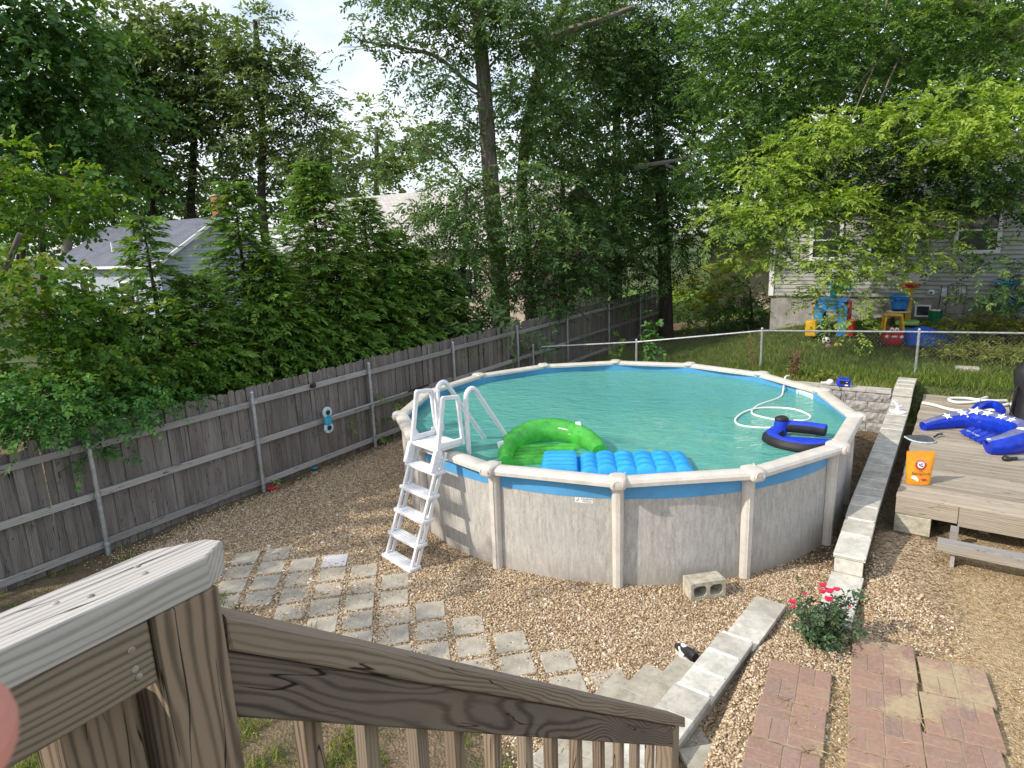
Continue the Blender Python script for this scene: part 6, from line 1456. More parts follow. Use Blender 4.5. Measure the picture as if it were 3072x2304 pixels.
# big dark maples at the left
mk('maple_tree', 'dark maple filling the upper left corner', [(-330, 1000, 17), (-330, 600, 17), (-250, 250, 17.5), (-150, -60, 18)], 0.32,
   [(60, 120, 17.5, 190, 170), (190, 60, 17.8, 110, 90), (250, 110, 18, 120, 42, 0.6), (180, 300, 17.5, 190, 170), (20, 380, 17, 170, 190), (270, 420, 18, 150, 150), (110, 540, 17, 200, 110), (310, 560, 18.5, 90, 80), (-120, 250, 17, 200, 300), (-40, 0, 17, 200, 160), (40, 250, 18.5, 230, 200)], L_MAPLE, M_BARKD, 0.17, 0.12, nl=9, cover=2.6, droop=0.45, tone=-0.02)
mk('maple_tree', 'tall maple on a thick grey trunk left of the grey house', [(205, 800, 40), (196, 640, 40), (200, 450, 40), (215, 250, 40)], 0.36,
   [(200, 380, 40, 190, 160), (320, 300, 40.5, 130, 150), (120, 500, 40, 150, 100), (300, 480, 40, 140, 90), (250, 200, 40, 150, 120), (360, 600, 41, 110, 60), (80, 620, 41, 150, 60)], L_MAPLE, M_BARKP, 0.34, 0.24, nl=9, cover=2.2, limbs=True)
# a tree outside the view on the left: it dapples the gravel and the ladder side of the pool
_sb = np.array([-14.2, 3.6, -0.1])
tree('maple_tree', 'maple standing beyond the left edge of the yard, shading the gravel', _sb, [_sb, _sb + np.array([0.1, 0.1, 4.5]), _sb + np.array([0.2, 0.2, 9.5])], 0.2,
     [(_sb + np.array([dx, dy, dz]), np.array([1.5, 1.5, 1.2])) for dx, dy, dz in ((0, 0, 8.6), (0.8, 2.0, 7.6), (-0.5, -1.6, 7.6), (0.6, 1.2, 9.8), (0, -0.9, 10.0), (0.4, 3.2, 8.6), (0.2, 0.6, 11.0), (0.6, 0.4, 6.3), (0.2, 4.2, 7.2))], L_MAPLE, M_BARK, 0.20, 0.15, nl=8, cover=1.0, limbs=True)
# tall loose trees at the centre left
mk('tall_tree', 'tall loose crowned tree, leftmost of the three against the sky', [(455, 660, 43), (450, 430, 43), (440, 210, 43), (420, 60, 43)], 0.32,
   [(430, 60, 43, 95, 75), (365, 120, 43, 70, 80), (470, 130, 43, 90, 90), (340, 215, 43, 70, 80), (430, 240, 43, 110, 90), (500, 330, 43, 90, 90), (390, 390, 43, 95, 80), (350, 480, 43, 80, 70), (470, 470, 43, 100, 70), (420, 560, 43, 130, 60)], L_FAR, M_BARKD, 0.36, 0.21, nl=7, cover=4.4, tone=0.04, fill=0.2, cs=0.8)
mk('tall_tree', 'tall narrow tree with a pointed top, middle of the three against the sky', [(575, 660, 44), (580, 480, 44), (590, 250, 44), (605, 80, 44)], 0.30,
   [(612, 55, 44, 48, 50), (600, 120, 44, 70, 70), (560, 190, 44, 80, 70), (640, 210, 44, 60, 80), (600, 290, 44, 80, 80), (545, 330, 44, 60, 70), (640, 350, 44, 60, 80), (590, 400, 44, 50, 50), (690, 330, 44, 50, 90), (540, 560, 45, 90, 60)], L_FAR, M_BARKD, 0.36, 0.21, nl=7, cover=4.4, tone=0.06, fill=0.2, cs=0.8)
mk('pine_tree', 'tall pine with long drooping side branches, rightmost of the three against the sky', [(788, 640, 42), (786, 480, 42), (785, 300, 42), (765, 60, 42)], 0.30,
   [(762, 75, 42, 55, 55), (740, 140, 42, 75, 55), (800, 190, 42, 95, 50), (870, 165, 42, 60, 28, 0.7), (730, 230, 42, 75, 60), (850, 255, 42, 95, 42), (920, 300, 42, 60, 26, 0.7), (770, 310, 42, 100, 50), (880, 350, 42, 100, 36), (720, 400, 42, 70, 50), (860, 420, 42, 120, 42), (950, 390, 42, 60, 26, 0.7), (745, 500, 42, 80, 50), (880, 500, 42, 120, 50), (960, 470, 42, 70, 40)], L_FAR, M_BARKD, 0.34, 0.15, nl=9, cover=4.2, tone=0.0, droop=0.25, fill=0.25, cs=0.8)
mk('background_tree', 'pale rounded tree top beyond the roofs below the open sky', [(1130, 700, 62), (1130, 500, 62), (1130, 380, 62)], 0.35,
   [(1100, 365, 62, 85, 55), (1190, 370, 62, 80, 60), (1260, 420, 62, 70, 60), (1060, 430, 62, 70, 60), (1150, 470, 62, 130, 70), (1080, 540, 61, 120, 60), (1230, 530, 61, 110, 60), (1010, 400, 62, 40, 40)], L_FAR, M_BARK, 0.42, 0.28, nl=8, cover=2.3, tone=0.16, limbs=False)
mk('background_tree', 'mid green tree behind the evergreens, left of the pale tree top', [(990, 720, 48), (990, 560, 48), (990, 450, 48)], 0.3,
   [(980, 470, 48, 75, 60), (1040, 520, 48, 80, 60), (920, 540, 48, 90, 60), (1000, 600, 47, 130, 60), (870, 600, 47, 100, 50)], L_FAR, M_BARKD, 0.36, 0.22, nl=8, cover=2.3, tone=-0.06, limbs=False)
mk('background_tree', 'dark shaded tree mass low behind the grey house ridge', [(560, 720, 50), (560, 600, 50)], 0.3,
   [(430, 600, 50, 130, 50), (560, 600, 50, 120, 60), (680, 580, 50, 110, 70), (800, 590, 50, 110, 60), (320, 640, 50, 110, 60), (640, 510, 50, 60, 40), (500, 660, 49, 160, 40)], L_MAPLE, M_BARKD, 0.36, 0.24, nl=8, cover=2.2, limbs=False)
mk('background_tree', 'dark woodland tree low behind the thick grey trunk', [(60, 820, 46), (60, 720, 46)], 0.3,
   [(60, 700, 46, 170, 60), (250, 700, 47, 110, 50), (-40, 640, 46, 140, 90)], L_MAPLE, M_BARKD, 0.36, 0.24, nl=8, cover=2.0, limbs=False)
for i, (px, Y, w, lab) in enumerate(((60, 43, 0.20, 'dark bare trunk at the far left under the maples'), (120, 44, 0.24, 'dark trunk just left of the thick grey one'), (250, 43, 0.18, 'slim dark trunk just right of the thick grey one'), (335, 45, 0.16, 'thin dark trunk above the grey roof'))):
    T_ = px_trunk([(px, 840, Y), (px + 4, 700, Y), (px + 10, 560, Y), (px + 14, 430, Y)])
    tt = thing('tree_trunk', (T_[0][0], T_[0][1], -0.4), lab, 'tree', group='dark trunks left of the grey house'); T_[0][2] = -0.4
    m = MB(); m.tube(curve_pts(T_, 4), np.linspace(w, w * 0.6, 13), 9); m.build('trunk', M_BARKD, tt, smooth=True, world=True)
    arr = crown_arrays([lobe(px + 12, 450, Y, 55, 60)], 0.34, 0.22, 8, 1.6); link('crown', leaf_mesh('crown', arr[0] - np.array(tt.location), *arr[1:], L_MAPLE), tt)
# near-left leafy growth over the fence
mk('maple_tree', 'sunlit yellow green young maple at the left edge behind the fence', [(-150, 1200, 8.4), (-60, 950, 8.6), (20, 800, 8.8), (60, 700, 8.8)], 0.07,
   [(60, 830, 8.8, 170, 75, 0.7, 0.06), (170, 880, 9.0, 140, 70, 0.7), (-40, 900, 8.5, 170, 100, 0.8), (60, 990, 8.8, 190, 110, 0.8, -0.04), (240, 960, 9.3, 130, 90, 0.7, -0.06)], L_BRIGHT, M_BARK, 0.095, 0.072, cat='tree', nl=8, cover=3.2, droop=0.4, tone=-0.02, cs=0.3)
mk('maple_tree', 'leafy maple boughs hanging at the left edge below the dark maple', [(-260, 900, 12), (-120, 700, 12.4), (0, 580, 12.8)], 0.10,
   [(40, 480, 13, 130, 60, 0.8, 0.12), (110, 590, 13, 190, 60, 0.9, 0.02), (40, 680, 13, 160, 60, 0.9, -0.03), (190, 660, 13.4, 100, 45, 0.7, -0.04), (-40, 560, 13, 130, 120, 0.9)], L_BRIGHT, M_BARKD, 0.12, 0.09, nl=8, cover=2.9, droop=0.35, tone=-0.10, cs=0.4)
mk('shrub', 'broad dark green shrub behind the left part of the fence', [(250, 1300, 8.9), (250, 1150, 9.0), (260, 1050, 9.1)], 0.04,
   [(200, 1090, 8.9, 170, 100, 0.8), (360, 1080, 9.5, 150, 110, 0.8), (90, 1150, 8.4, 170, 110, 0.7, 0.04), (450, 1010, 9.9, 120, 90, 0.8), (500, 1130, 10.0, 120, 80, 0.6, -0.04), (620, 1080, 10.5, 110, 80, 0.6), (380, 980, 9.9, 100, 60, 0.7, 0.05)], L_BRIGHT, M_BARKD, 0.078, 0.055, cat='shrub', nl=9, cover=3.2, droop=0.4, tone=-0.14, cs=0.28)
mk('climbing_vine', 'bright green vine spilling over the left fence top', [(150, 1330, 8.3), (160, 1250, 8.4)], 0.03,
   [(70, 1265, 7.4, 150, 62, 0.35, 0.02), (190, 1255, 7.9, 120, 60, 0.35, 0.05), (290, 1250, 8.2, 80, 60, 0.3, 0.02), (20, 1200, 7.3, 130, 80, 0.4, -0.02), (330, 1200, 8.4, 120, 55, 0.35, -0.04), (250, 1305, 8.0, 45, 40, 0.2, 0.02), (150, 1180, 7.9, 160, 60, 0.5, 0.04), (450, 1180, 8.9, 110, 50, 0.35, -0.06), (20, 1310, 7.1, 80, 35, 0.25, 0.0), (280, 1330, 8.0, 28, 40, 0.12, 0.0)], L_VINE, M_BARKD, 0.075, 0.040, cat='vine', nl=9, cover=3.4, droop=0.5, tone=0.0, cs=0.22)
mk('sumac_tree', 'young broad leaved sumac above the fence by the big trunk', [(1345, 1010, 16.2), (1350, 930, 16.3), (1370, 870, 16.4)], 0.04,
   [(1350, 900, 16.4, 90, 60, 0.8), (1420, 930, 16.6, 70, 50, 0.6), (1290, 940, 16.0, 80, 50, 0.6), (1380, 980, 16.4, 100, 40, 0.5), (1490, 975, 17, 80, 45, 0.5, -0.08)], L_OAK, M_BARKD, 0.24, 0.075, nl=11, cover=2.2, droop=0.6, ang=70, tone=0.02)
# big grey trunk tree in the centre
mk('oak_tree', 'big tree with a leaning grey trunk rising behind the pool', [(1505, 1000, 20.5), (1497, 850, 20.5), (1478, 620, 20.4), (1462, 400, 20.3), (1448, 200, 20.2), (1432, 20, 20.2), (1420, -150, 20)], 0.33,
   [(1270, 60, 19.5, 110, 60, 1.0, 0.04, .75), (1150, 90, 19.2, 90, 35, 0.8, 0.0, .7), (1080, 120, 19, 70, 28, 0.6, 0.0, .7), (1190, 170, 19, 60, 45, 0.6, 0.0, .7), (1330, 200, 19.5, 90, 60, 1.0, 0.0, .7), (1260, 260, 19.3, 70, 40, 0.8, -0.02, .6), (1370, 60, 19.8, 90, 90, 1.1, 0.05), (1470, 60, 19.0, 110, 70, 1.1, 0.05), (1580, 90, 19.5, 110, 90, 1.2, 0.04), (1330, 340, 19.8, 90, 70, 1.0, -0.04, .8), (1240, 430, 19.8, 60, 45, 0.8, -0.04, .6), (1400, 420, 21, 90, 90, 1.0, -0.06, .8), (1560, 260, 20.5, 90, 110, 1.2, 0.0, .8), (1640, 350, 20.5, 90, 120, 1.2, 0.0, .8), (1380, 560, 19.4, 100, 70, 1.0, 0.0), (1340, 660, 19.2, 110, 60, 1.0, 0.0, .85), (1460, 690, 19.0, 90, 60, 0.8, 0.02, .8), (1580, 560, 19.4, 120, 90, 1.2, 0.02), (1600, 700, 19.0, 140, 80, 1.2, 0.02), (1290, 600, 19.6, 60, 40, 0.7, 0, .6), (1330, -60, 19.5, 260, 90, 2.0), (1600, -40, 19.5, 200, 90, 2.0), (1420, 790, 19.0, 80, 60, 0.7, -0.03, .6)], L_OAK, M_BARK, 0.15, 0.066, nl=9, cover=3.0, droop=0.4, cs=0.42, tone=0.0, fill=0.3, twigs=4)
mk('oak_tree', 'darker twin stemmed tree just right of the big grey trunk', [(1600, 1000, 22.5), (1580, 800, 22.5), (1565, 560, 22.3), (1590, 330, 22.2), (1640, 130, 22), (1700, 0, 22)], 0.24,
   [(1700, 110, 22, 110, 90, 1.2, 0.02), (1790, 60, 22, 120, 70, 1.2, 0.03), (1720, 250, 22, 110, 90, 1.2, -0.04, .8), (1700, 420, 22, 110, 90, 1.2, -0.05), (1660, 600, 21.5, 120, 90, 1.2, -0.02), (1740, 700, 21, 130, 80, 1.2, 0.0), (1720, 810, 20.5, 110, 60, 0.9, 0.02, .8), (1550, 830, 20.5, 90, 70, 0.8, -0.04, .6), (1830, 160, 22, 110, 80, 1.2)], L_OAK, M_BARKD, 0.15, 0.066, nl=9, cover=3.0, droop=0.4, cs=0.42, tone=-0.03, fill=0.3, twigs=4)
mk('hemlock_tree', 'dark hemlock on a black trunk at the far end of the wooden fence', [(2000, 1030, 22.6), (1995, 850, 22.6), (1985, 600, 22.6), (1972, 350, 22.6), (1960, 60, 22.6)], 0.27,
   [(1950, 260, 22.4, 110, 100, 1.3), (1880, 400, 22.2, 110, 90, 1.3), (2010, 420, 22.2, 110, 100, 1.2), (1860, 560, 22, 120, 90, 1.3), (1980, 600, 21.9, 130, 100, 1.2), (1800, 650, 21.6, 110, 70, 1.1), (1900, 740, 21.6, 150, 70, 1.2), (2060, 720, 21.8, 90, 80, 1.0), (1800, 800, 21.3, 110, 50, 0.9, 0, .8), (1920, 850, 21.3, 120, 45, 0.9, 0, .8), (1980, 120, 22.5, 100, 90, 1.2), (1880, 200, 22.5, 90, 80, 1.2), (2060, 250, 22.2, 100, 110, 1.3), (1960, -30, 22.5, 140, 90, 1.5)], L_HEM, M_BARKD, 0.16, 0.05, nl=11, cover=2.9, droop=0.4, cs=0.45, tone=0.0, ang=50, fill=0.3)
mk('red_cedar', 'reddish brown trunk with thin dead branches behind the fence centre', [(1690, 960, 21.5), (1688, 850, 21.5), (1685, 700, 21.5), (1690, 520, 21.5)], 0.16,
   [(1690, 560, 21.4, 80, 70, 0.8, -0.05), (1650, 820, 20, 70, 70, 0.6, -0.08), (1740, 760, 20, 70, 60, 0.6, -0.05), (1600, 770, 18.8, 80, 60, 0.6, 0.0), (1660, 890, 18.6, 70, 50, 0.5, -0.04), (1580, 900, 18.2, 80, 55, 0.5, -0.02), (1725, 840, 19.2, 60, 50, 0.5, 0.0), (1620, 960, 18.2, 80, 35, 0.4, -0.02), (1560, 820, 18.4, 60, 60, 0.5, 0.02)], L_HEM, bark_mat('red_bark', (0.05, 0.025, 0.018), (0.16, 0.085, 0.06)), 0.14, 0.045, nl=11, cover=2.4, droop=0.4, cs=0.4)
mk('hemlock_tree', 'shaded hemlock boughs drooping left of the big grey trunk', [(1390, 1000, 18), (1390, 850, 18), (1395, 700, 18), (1400, 560, 18)], 0.09,
   [(1390, 600, 17.8, 80, 60, .8), (1330, 700, 17.5, 100, 48, .7), (1430, 720, 17.5, 70, 60, .7), (1120, 690, 17.2, 80, 40, .6, 0.04), (1380, 800, 17.3, 80, 50, .6), (1270, 820, 17.1, 90, 40, .6), (1450, 850, 17.3, 60, 60, .5), (1180, 790, 17, 80, 36, .6, 0.03), (1320, 880, 17, 80, 45, .5), (1060, 640, 17.3, 60, 40, .5, 0.05), (1240, 870, 16.8, 90, 40, .5), (1420, 930, 17.2, 60, 40, .4), (1230, 740, 17.2, 70, 26, .5), (1290, 640, 17.6, 50, 30, .5)], L_HEM, M_BARKD, 0.14, 0.046, nl=11, cover=3.0, droop=0.4, cs=0.42, tone=0.06, fill=0.3)
# big locust at right; pale leaf tones paint sunlit sprays, dark ones the depth
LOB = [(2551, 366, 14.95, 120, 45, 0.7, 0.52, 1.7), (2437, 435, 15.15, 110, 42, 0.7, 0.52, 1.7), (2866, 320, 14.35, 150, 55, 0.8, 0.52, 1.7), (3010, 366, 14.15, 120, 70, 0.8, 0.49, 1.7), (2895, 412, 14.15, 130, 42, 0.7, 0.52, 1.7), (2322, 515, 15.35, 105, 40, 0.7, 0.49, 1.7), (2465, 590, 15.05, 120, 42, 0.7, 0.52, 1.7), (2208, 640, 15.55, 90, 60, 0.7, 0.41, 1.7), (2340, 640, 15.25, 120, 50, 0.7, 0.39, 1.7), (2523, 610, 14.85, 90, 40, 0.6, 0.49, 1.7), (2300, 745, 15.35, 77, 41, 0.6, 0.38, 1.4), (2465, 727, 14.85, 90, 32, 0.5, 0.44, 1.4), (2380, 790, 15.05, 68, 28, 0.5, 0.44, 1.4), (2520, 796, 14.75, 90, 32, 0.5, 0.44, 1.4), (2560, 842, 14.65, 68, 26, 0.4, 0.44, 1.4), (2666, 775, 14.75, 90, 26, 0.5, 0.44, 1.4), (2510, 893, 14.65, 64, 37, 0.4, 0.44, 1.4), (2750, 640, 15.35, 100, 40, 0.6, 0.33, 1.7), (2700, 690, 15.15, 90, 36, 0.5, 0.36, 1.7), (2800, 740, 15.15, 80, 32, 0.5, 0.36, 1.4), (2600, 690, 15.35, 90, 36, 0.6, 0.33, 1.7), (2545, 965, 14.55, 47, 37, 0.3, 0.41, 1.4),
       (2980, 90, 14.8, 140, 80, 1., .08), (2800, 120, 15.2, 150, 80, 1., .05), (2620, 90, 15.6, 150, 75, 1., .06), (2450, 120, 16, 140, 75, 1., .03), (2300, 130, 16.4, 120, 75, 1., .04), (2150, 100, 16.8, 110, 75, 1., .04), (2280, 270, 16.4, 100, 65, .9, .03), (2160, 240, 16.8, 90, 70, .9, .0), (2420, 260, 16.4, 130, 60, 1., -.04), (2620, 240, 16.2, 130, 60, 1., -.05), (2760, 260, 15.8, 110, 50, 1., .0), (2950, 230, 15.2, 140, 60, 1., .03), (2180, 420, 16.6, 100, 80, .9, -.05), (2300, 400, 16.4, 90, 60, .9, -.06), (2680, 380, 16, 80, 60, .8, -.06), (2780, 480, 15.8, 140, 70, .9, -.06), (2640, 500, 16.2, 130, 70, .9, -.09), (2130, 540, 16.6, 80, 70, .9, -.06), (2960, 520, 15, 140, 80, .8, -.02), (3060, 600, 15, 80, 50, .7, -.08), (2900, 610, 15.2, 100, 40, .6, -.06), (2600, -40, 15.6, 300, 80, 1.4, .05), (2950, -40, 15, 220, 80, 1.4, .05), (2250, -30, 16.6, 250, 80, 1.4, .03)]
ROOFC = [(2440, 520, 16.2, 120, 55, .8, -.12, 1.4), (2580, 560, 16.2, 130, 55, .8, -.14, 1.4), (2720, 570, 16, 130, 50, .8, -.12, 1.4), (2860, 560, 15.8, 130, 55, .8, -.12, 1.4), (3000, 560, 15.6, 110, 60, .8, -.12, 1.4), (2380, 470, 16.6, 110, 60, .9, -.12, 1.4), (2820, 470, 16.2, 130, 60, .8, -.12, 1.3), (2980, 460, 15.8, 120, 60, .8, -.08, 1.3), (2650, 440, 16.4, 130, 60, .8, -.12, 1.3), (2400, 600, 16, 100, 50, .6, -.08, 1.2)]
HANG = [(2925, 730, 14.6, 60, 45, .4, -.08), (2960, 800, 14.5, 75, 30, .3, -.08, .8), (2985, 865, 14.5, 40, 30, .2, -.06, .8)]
mk('locust_tree', 'huge feathery locust with yellow green sprays coloured as sunlit over the grey sided house', [(3420, 1050, 15.0), (3380, 700, 15.2), (3230, 300, 15.4), (3000, 60, 15.6), (2700, -60, 16)], 0.30, LOB + ROOFC + HANG, L_LOC, M_BARK, 0.115, 0.048, basez=0.55, nl=11, cover=2.9, droop=0.32, tone=0.0, ang=62, fill=0.25, L=0.36, twigs=1, flat=0.75, cs=0.40, limb_every=6, lmax=0.035)
mk('background_tree', 'dark tree filling the view behind the locust at the top', [(2500, 800, 30), (2500, 400, 30), (2500, 100, 30)], 0.4,
   [(2350, 200, 30, 200, 150), (2600, 300, 30, 220, 160), (2850, 200, 30, 230, 190), (2450, 430, 30, 230, 130), (2700, 480, 30, 230, 110), (2950, 420, 30, 180, 140), (2250, 360, 31, 150, 150), (2100, 430, 32, 110, 170), (2550, 80, 30, 250, 130), (2980, 60, 30, 180, 130), (2130, 180, 32, 120, 130), (2230, 600, 32, 100, 90), (2330, 480, 30, 120, 120), (3050, 300, 30, 150, 180), (2720, 60, 30, 220, 130), (2880, 560, 30, 160, 80), (2550, 560, 30, 160, 80)], L_OAK, M_BARKD, 0.30, 0.19, nl=8, cover=3.6, tone=-0.05, limbs=False, cs=0.8)
mk('background_tree', 'dim tree behind the hemlock and the twin stemmed tree', [(1850, 850, 34), (1850, 500, 34), (1850, 200, 34)], 0.35,
   [(1780, 330, 34, 120, 120), (1920, 330, 34, 130, 150), (1700, 560, 34, 120, 100), (1850, 560, 34, 140, 110), (2000, 560, 34, 110, 110), (1600, 460, 34, 90, 90, None, 0, .6), (1980, 140, 34, 130, 120), (1500, 600, 36, 120, 60, None, 0, .7), (1760, 700, 34, 150, 60), (1880, 680, 34, 150, 60), (1600, 300, 34, 110, 110), (1750, 150, 34, 130, 110), (1650, 620, 34, 110, 80)], L_OAK, M_BARKD, 0.32, 0.20, nl=8, cover=3.4, tone=-0.04, limbs=False, cs=0.8)
def dead_limb(par, pts, r0, mat):
    m = MB(); P = curve_pts([at(*q) for q in pts], 5); m.tube(P, np.linspace(r0, r0 * 0.35, len(P)), 6); m.build('dead_branch', mat, par, smooth=True, world=True)
for par_name, pts, r0, mat in (('hemlock_tree', [(1905, 505, 21.6), (1960, 492, 21.3), (2030, 480, 21.0), (2090, 462, 20.8)], 0.09, M_BARKP), ('hemlock_tree', [(1985, 485, 21.2), (2040, 512, 20.9), (2075, 520, 20.7), (2105, 545, 20.6)], 0.05, M_BARKP), ('hemlock_tree', [(2055, 515, 20.8), (2075, 480, 20.6), (2085, 440, 20.5)], 0.025, M_BARKP),
                               ('oak_tree', [(1490, 760, 19.6), (1520, 800, 19.2), (1580, 850, 18.9), (1620, 900, 18.8)], 0.022, M_BARKP), ('oak_tree', [(1790, 330, 21), (1770, 300, 20.9), (1765, 285, 20.8), (1820, 350, 20.8)], 0.02, M_BARKP), ('oak_tree', [(1560, 150, 20.4), (1700, 95, 20.2), (1800, 60, 20), (1900, 20, 20)], 0.16, M_BARK)):
    dead_limb(bpy.data.objects[par_name], pts, r0, mat)
# shrubs in the gap left of the grey sided house
mk('shrub', 'yellow green bush coloured as sunlit in the gap beside the hemlock trunk', [(2130, 970, 24.5), (2130, 900, 24.6), (2140, 830, 24.7)], 0.05, [(2110, 870, 24.6, 60, 60, .7, .1), (2160, 830, 25, 60, 50, .7, .12), (2080, 920, 24.2, 50, 40, .5, .05), (2190, 890, 24.8, 50, 50, .6, .08), (2140, 920, 24.0, 60, 40, .5, .1), (2220, 820, 25.2, 60, 40, .6, .1), (2060, 860, 25, 40, 50, .5, .1)], L_BRIGHT, M_BARKP, 0.13, 0.09, cat='shrub', nl=8, cover=2.6, tone=0.22, cs=0.5)  # raised leaf tones put the sunshine into the bush's colour
mk('shrub', 'dark evergreen bush against the corner of the grey sided house', [(2255, 985, 22.6), (2255, 930, 22.8), (2250, 870, 22.8)], 0.06, [(2250, 880, 22.8, 55, 55, .7), (2215, 930, 22.8, 60, 40, .7), (2275, 940, 22.8, 40, 40, .6), (2190, 955, 23, 60, 30, .5, -.02)], L_HEM, M_BARKD, 0.12, 0.05, cat='shrub', nl=10, cover=2.2)
mk('evergreen_tree', 'dark evergreen branch mass at the right edge by the water table', [(3110, 1000, 15.8), (3110, 900, 15.8), (3100, 780, 15.8)], 0.07, [(3055, 880, 15.8, 50, 45, .5), (3060, 930, 15.7, 60, 35, .5), (3110, 820, 15.8, 70, 70, .6)], L_HEM, M_BARKD, 0.11, 0.035, basez=0.55, nl=11, cover=2.3)
# ------------------------------------------------------------------ small plants
def plant(name, lab, base, stems, leaf, ll, lw, cat, nl=8, stem_mat=M_BARKD, droop=0.4, L=0.12, tone=0.0, k=6, group=None, sr=0.006, flat=0.5):
    """stems: end points relative to the base; sprays all along each stem"""
    base = np.asarray(base, float); t = thing(name, base, lab, cat, group=group)
    O = []; Dd = []; lv = []
    for e in stems:
        e = np.asarray(e, float); m = MB(); n = 6; q = np.linspace(0, 1, n)[:, None]; P = q * e; P[:, :2] += rng.normal(0, 0.03 * np.linalg.norm(e), (n, 2)) * np.sin(q * 3.1); m.tube(P, np.linspace(sr, sr * 0.5, n), 5); m.build('stem', stem_mat, t, smooth=True)
        for j in range(k):
            f = 0.25 + 0.75 * (j + rng.random()) / k; i = min(int(f * (n - 1)), n - 2); p = P[i] + (P[i + 1] - P[i]) * (f * (n - 1) - i)
            O.append(p); Dd.append(norm(np.array([*rng.normal(0, 1, 2), rng.normal(0.25, 0.3)]))); lv.append(rng.normal(0.45 + tone, 0.12))
    arr = spray_arrays(np.array(O), np.array(Dd), L * rng.uniform(0.7, 1.3, len(O)), nl, ll, lw, droop, 55, 0.35, np.array(lv), flat)
    link('leaves', leaf_mesh('leaves', *arr, leaf), t); return t
rb = np.array([*atz(2460, 1935, 0.12)[:2], 0.10])
ros = plant('rose_bush', 'small rose bush with red blooms at the low end of the stepped wall', rb, [(0.40 * math.cos(a) * f, 0.34 * math.sin(a) * f, h) for a, f, h in [(i * 0.72, 0.25 + 0.75 * rnd.random(), rnd.uniform(0.22, 0.55)) for i in range(28)]], L_ROSE, 0.048, 0.028, 'rose bush', nl=6, k=12, L=0.085, tone=0.0, stem_mat=M_BARK, sr=0.004)
for px, py, r_ in ((2467, 1757, .036), (2487, 1774, .042), (2510, 1769, .033), (2486, 1799, .040), (2377, 1807, .036), (2466, 1777, .033), (2380, 1822, .022), (2548, 1820, .016), (2414, 1781, .022)):
    P = at(px, py, rb[1] + rnd.uniform(-0.08, 0.05)); m = MB()
    for kk in range(9):
        a = kk * 2.4; q = 0.25 + 0.75 * kk / 9; ax = axes_dir((math.cos(a), math.sin(a), 0.5)); m.ellip(P - rb + np.array([math.cos(a), math.sin(a), 0.2]) * r_ * 0.6 * q, (r_ * 0.62, r_ * 0.55, r_ * 0.2), 8, 4, 1, ax)
    m.build('bloom', M_FLOWER, ros, smooth=True)
plant('leafy_sapling', 'tall leafy sapling rising above the chain link rail by the shaded fence end', gpt(1955, 1100, 0.2) * np.array([1, 1, 0]) + np.array([0, 0, 0.1]), [(0.0, 0, 1.62), (0.12, 0.05, 1.2), (-0.15, 0, 1.0), (0.2, 0, 0.8), (-0.22, 0.05, 0.75), (0.1, -0.1, 1.4)], L_VINE, 0.14, 0.09, 'sapling', nl=5, k=10, L=0.2, tone=0.0)
plant('leafy_sapling', 'short sapling with yellow tip just behind the pool rim', gpt(1858, 1105, 0.2) * np.array([1, 1, 0]) + np.array([0, 0, 0.05]), [(0, 0, 1.0), (0.08, 0.02, 0.8), (-0.1, 0, 0.7)], L_BRIGHT, 0.12, 0.08, 'sapling', nl=5, k=8, L=0.17, tone=0.1)
plant('dead_weed', 'dry brown weed spike standing in the lawn right of the pool', np.array([*uv(-2.2, 14.1)[:2], 0.62]), [(0.02 * i - 0.05, rnd.gauss(0, 0.03), 0.55 + 0.35 * rnd.random()) for i in range(5)], leaf_mat('dry_seed_heads', (0.09, 0.05, 0.03), (0.2, 0.12, 0.07), (0.32, 0.22, 0.14), 0.2), 0.06, 0.022, 'weed', nl=9, k=14, L=0.12, stem_mat=M_DRYW, droop=0.1)
plant('tall_weed', 'sparse pale weed stalks in the lawn near the middle chain link post', np.array([*uv(-3.3, 15.4)[:2], 0.55]), [(rnd.gauss(0, 0.18), rnd.gauss(0, 0.1), rnd.uniform(0.6, 1.05)) for i in range(9)], L_WEED, 0.07, 0.02, 'weed', nl=5, k=5, L=0.10, stem_mat=M_DRYW, tone=0.1)
plant('green_weed', 'bright green weed clump beside the dry weed in the lawn', np.array([*uv(-1.6, 13.95)[:2], 0.6]), [(rnd.gauss(0, 0.2), rnd.gauss(0, 0.1), rnd.uniform(0.2, 0.42)) for i in range(12)], L_WEED, 0.09, 0.03, 'weed', nl=7, k=5, L=0.14, tone=0.1)
for px, py, lab, hh, w in ((2935, 1050, 'tall weedy goldenrod patch behind the chain link right of the tarp', 0.85, 0.55), (3030, 1040, 'weedy goldenrod patch at the right edge behind the chain link', 0.95, 0.6), (2890, 1085, 'low weedy clump in front of the goldenrod', 0.5, 0.5), (3010, 1100, 'low yellow green weed clump by the black grill cover', 0.45, 0.55)):
    P = gpt(px, py, 0.65)
    plant('weed_patch', lab, P, [(rnd.gauss(0, w), rnd.gauss(0, w * 0.5), hh * rnd.uniform(0.6, 1.1)) for _ in range(34)], L_WEED, 0.13, 0.028, 'weeds', nl=8, k=8, L=0.24, stem_mat=M_DRYW, tone=0.05, group='weed patches behind the chain link fence')
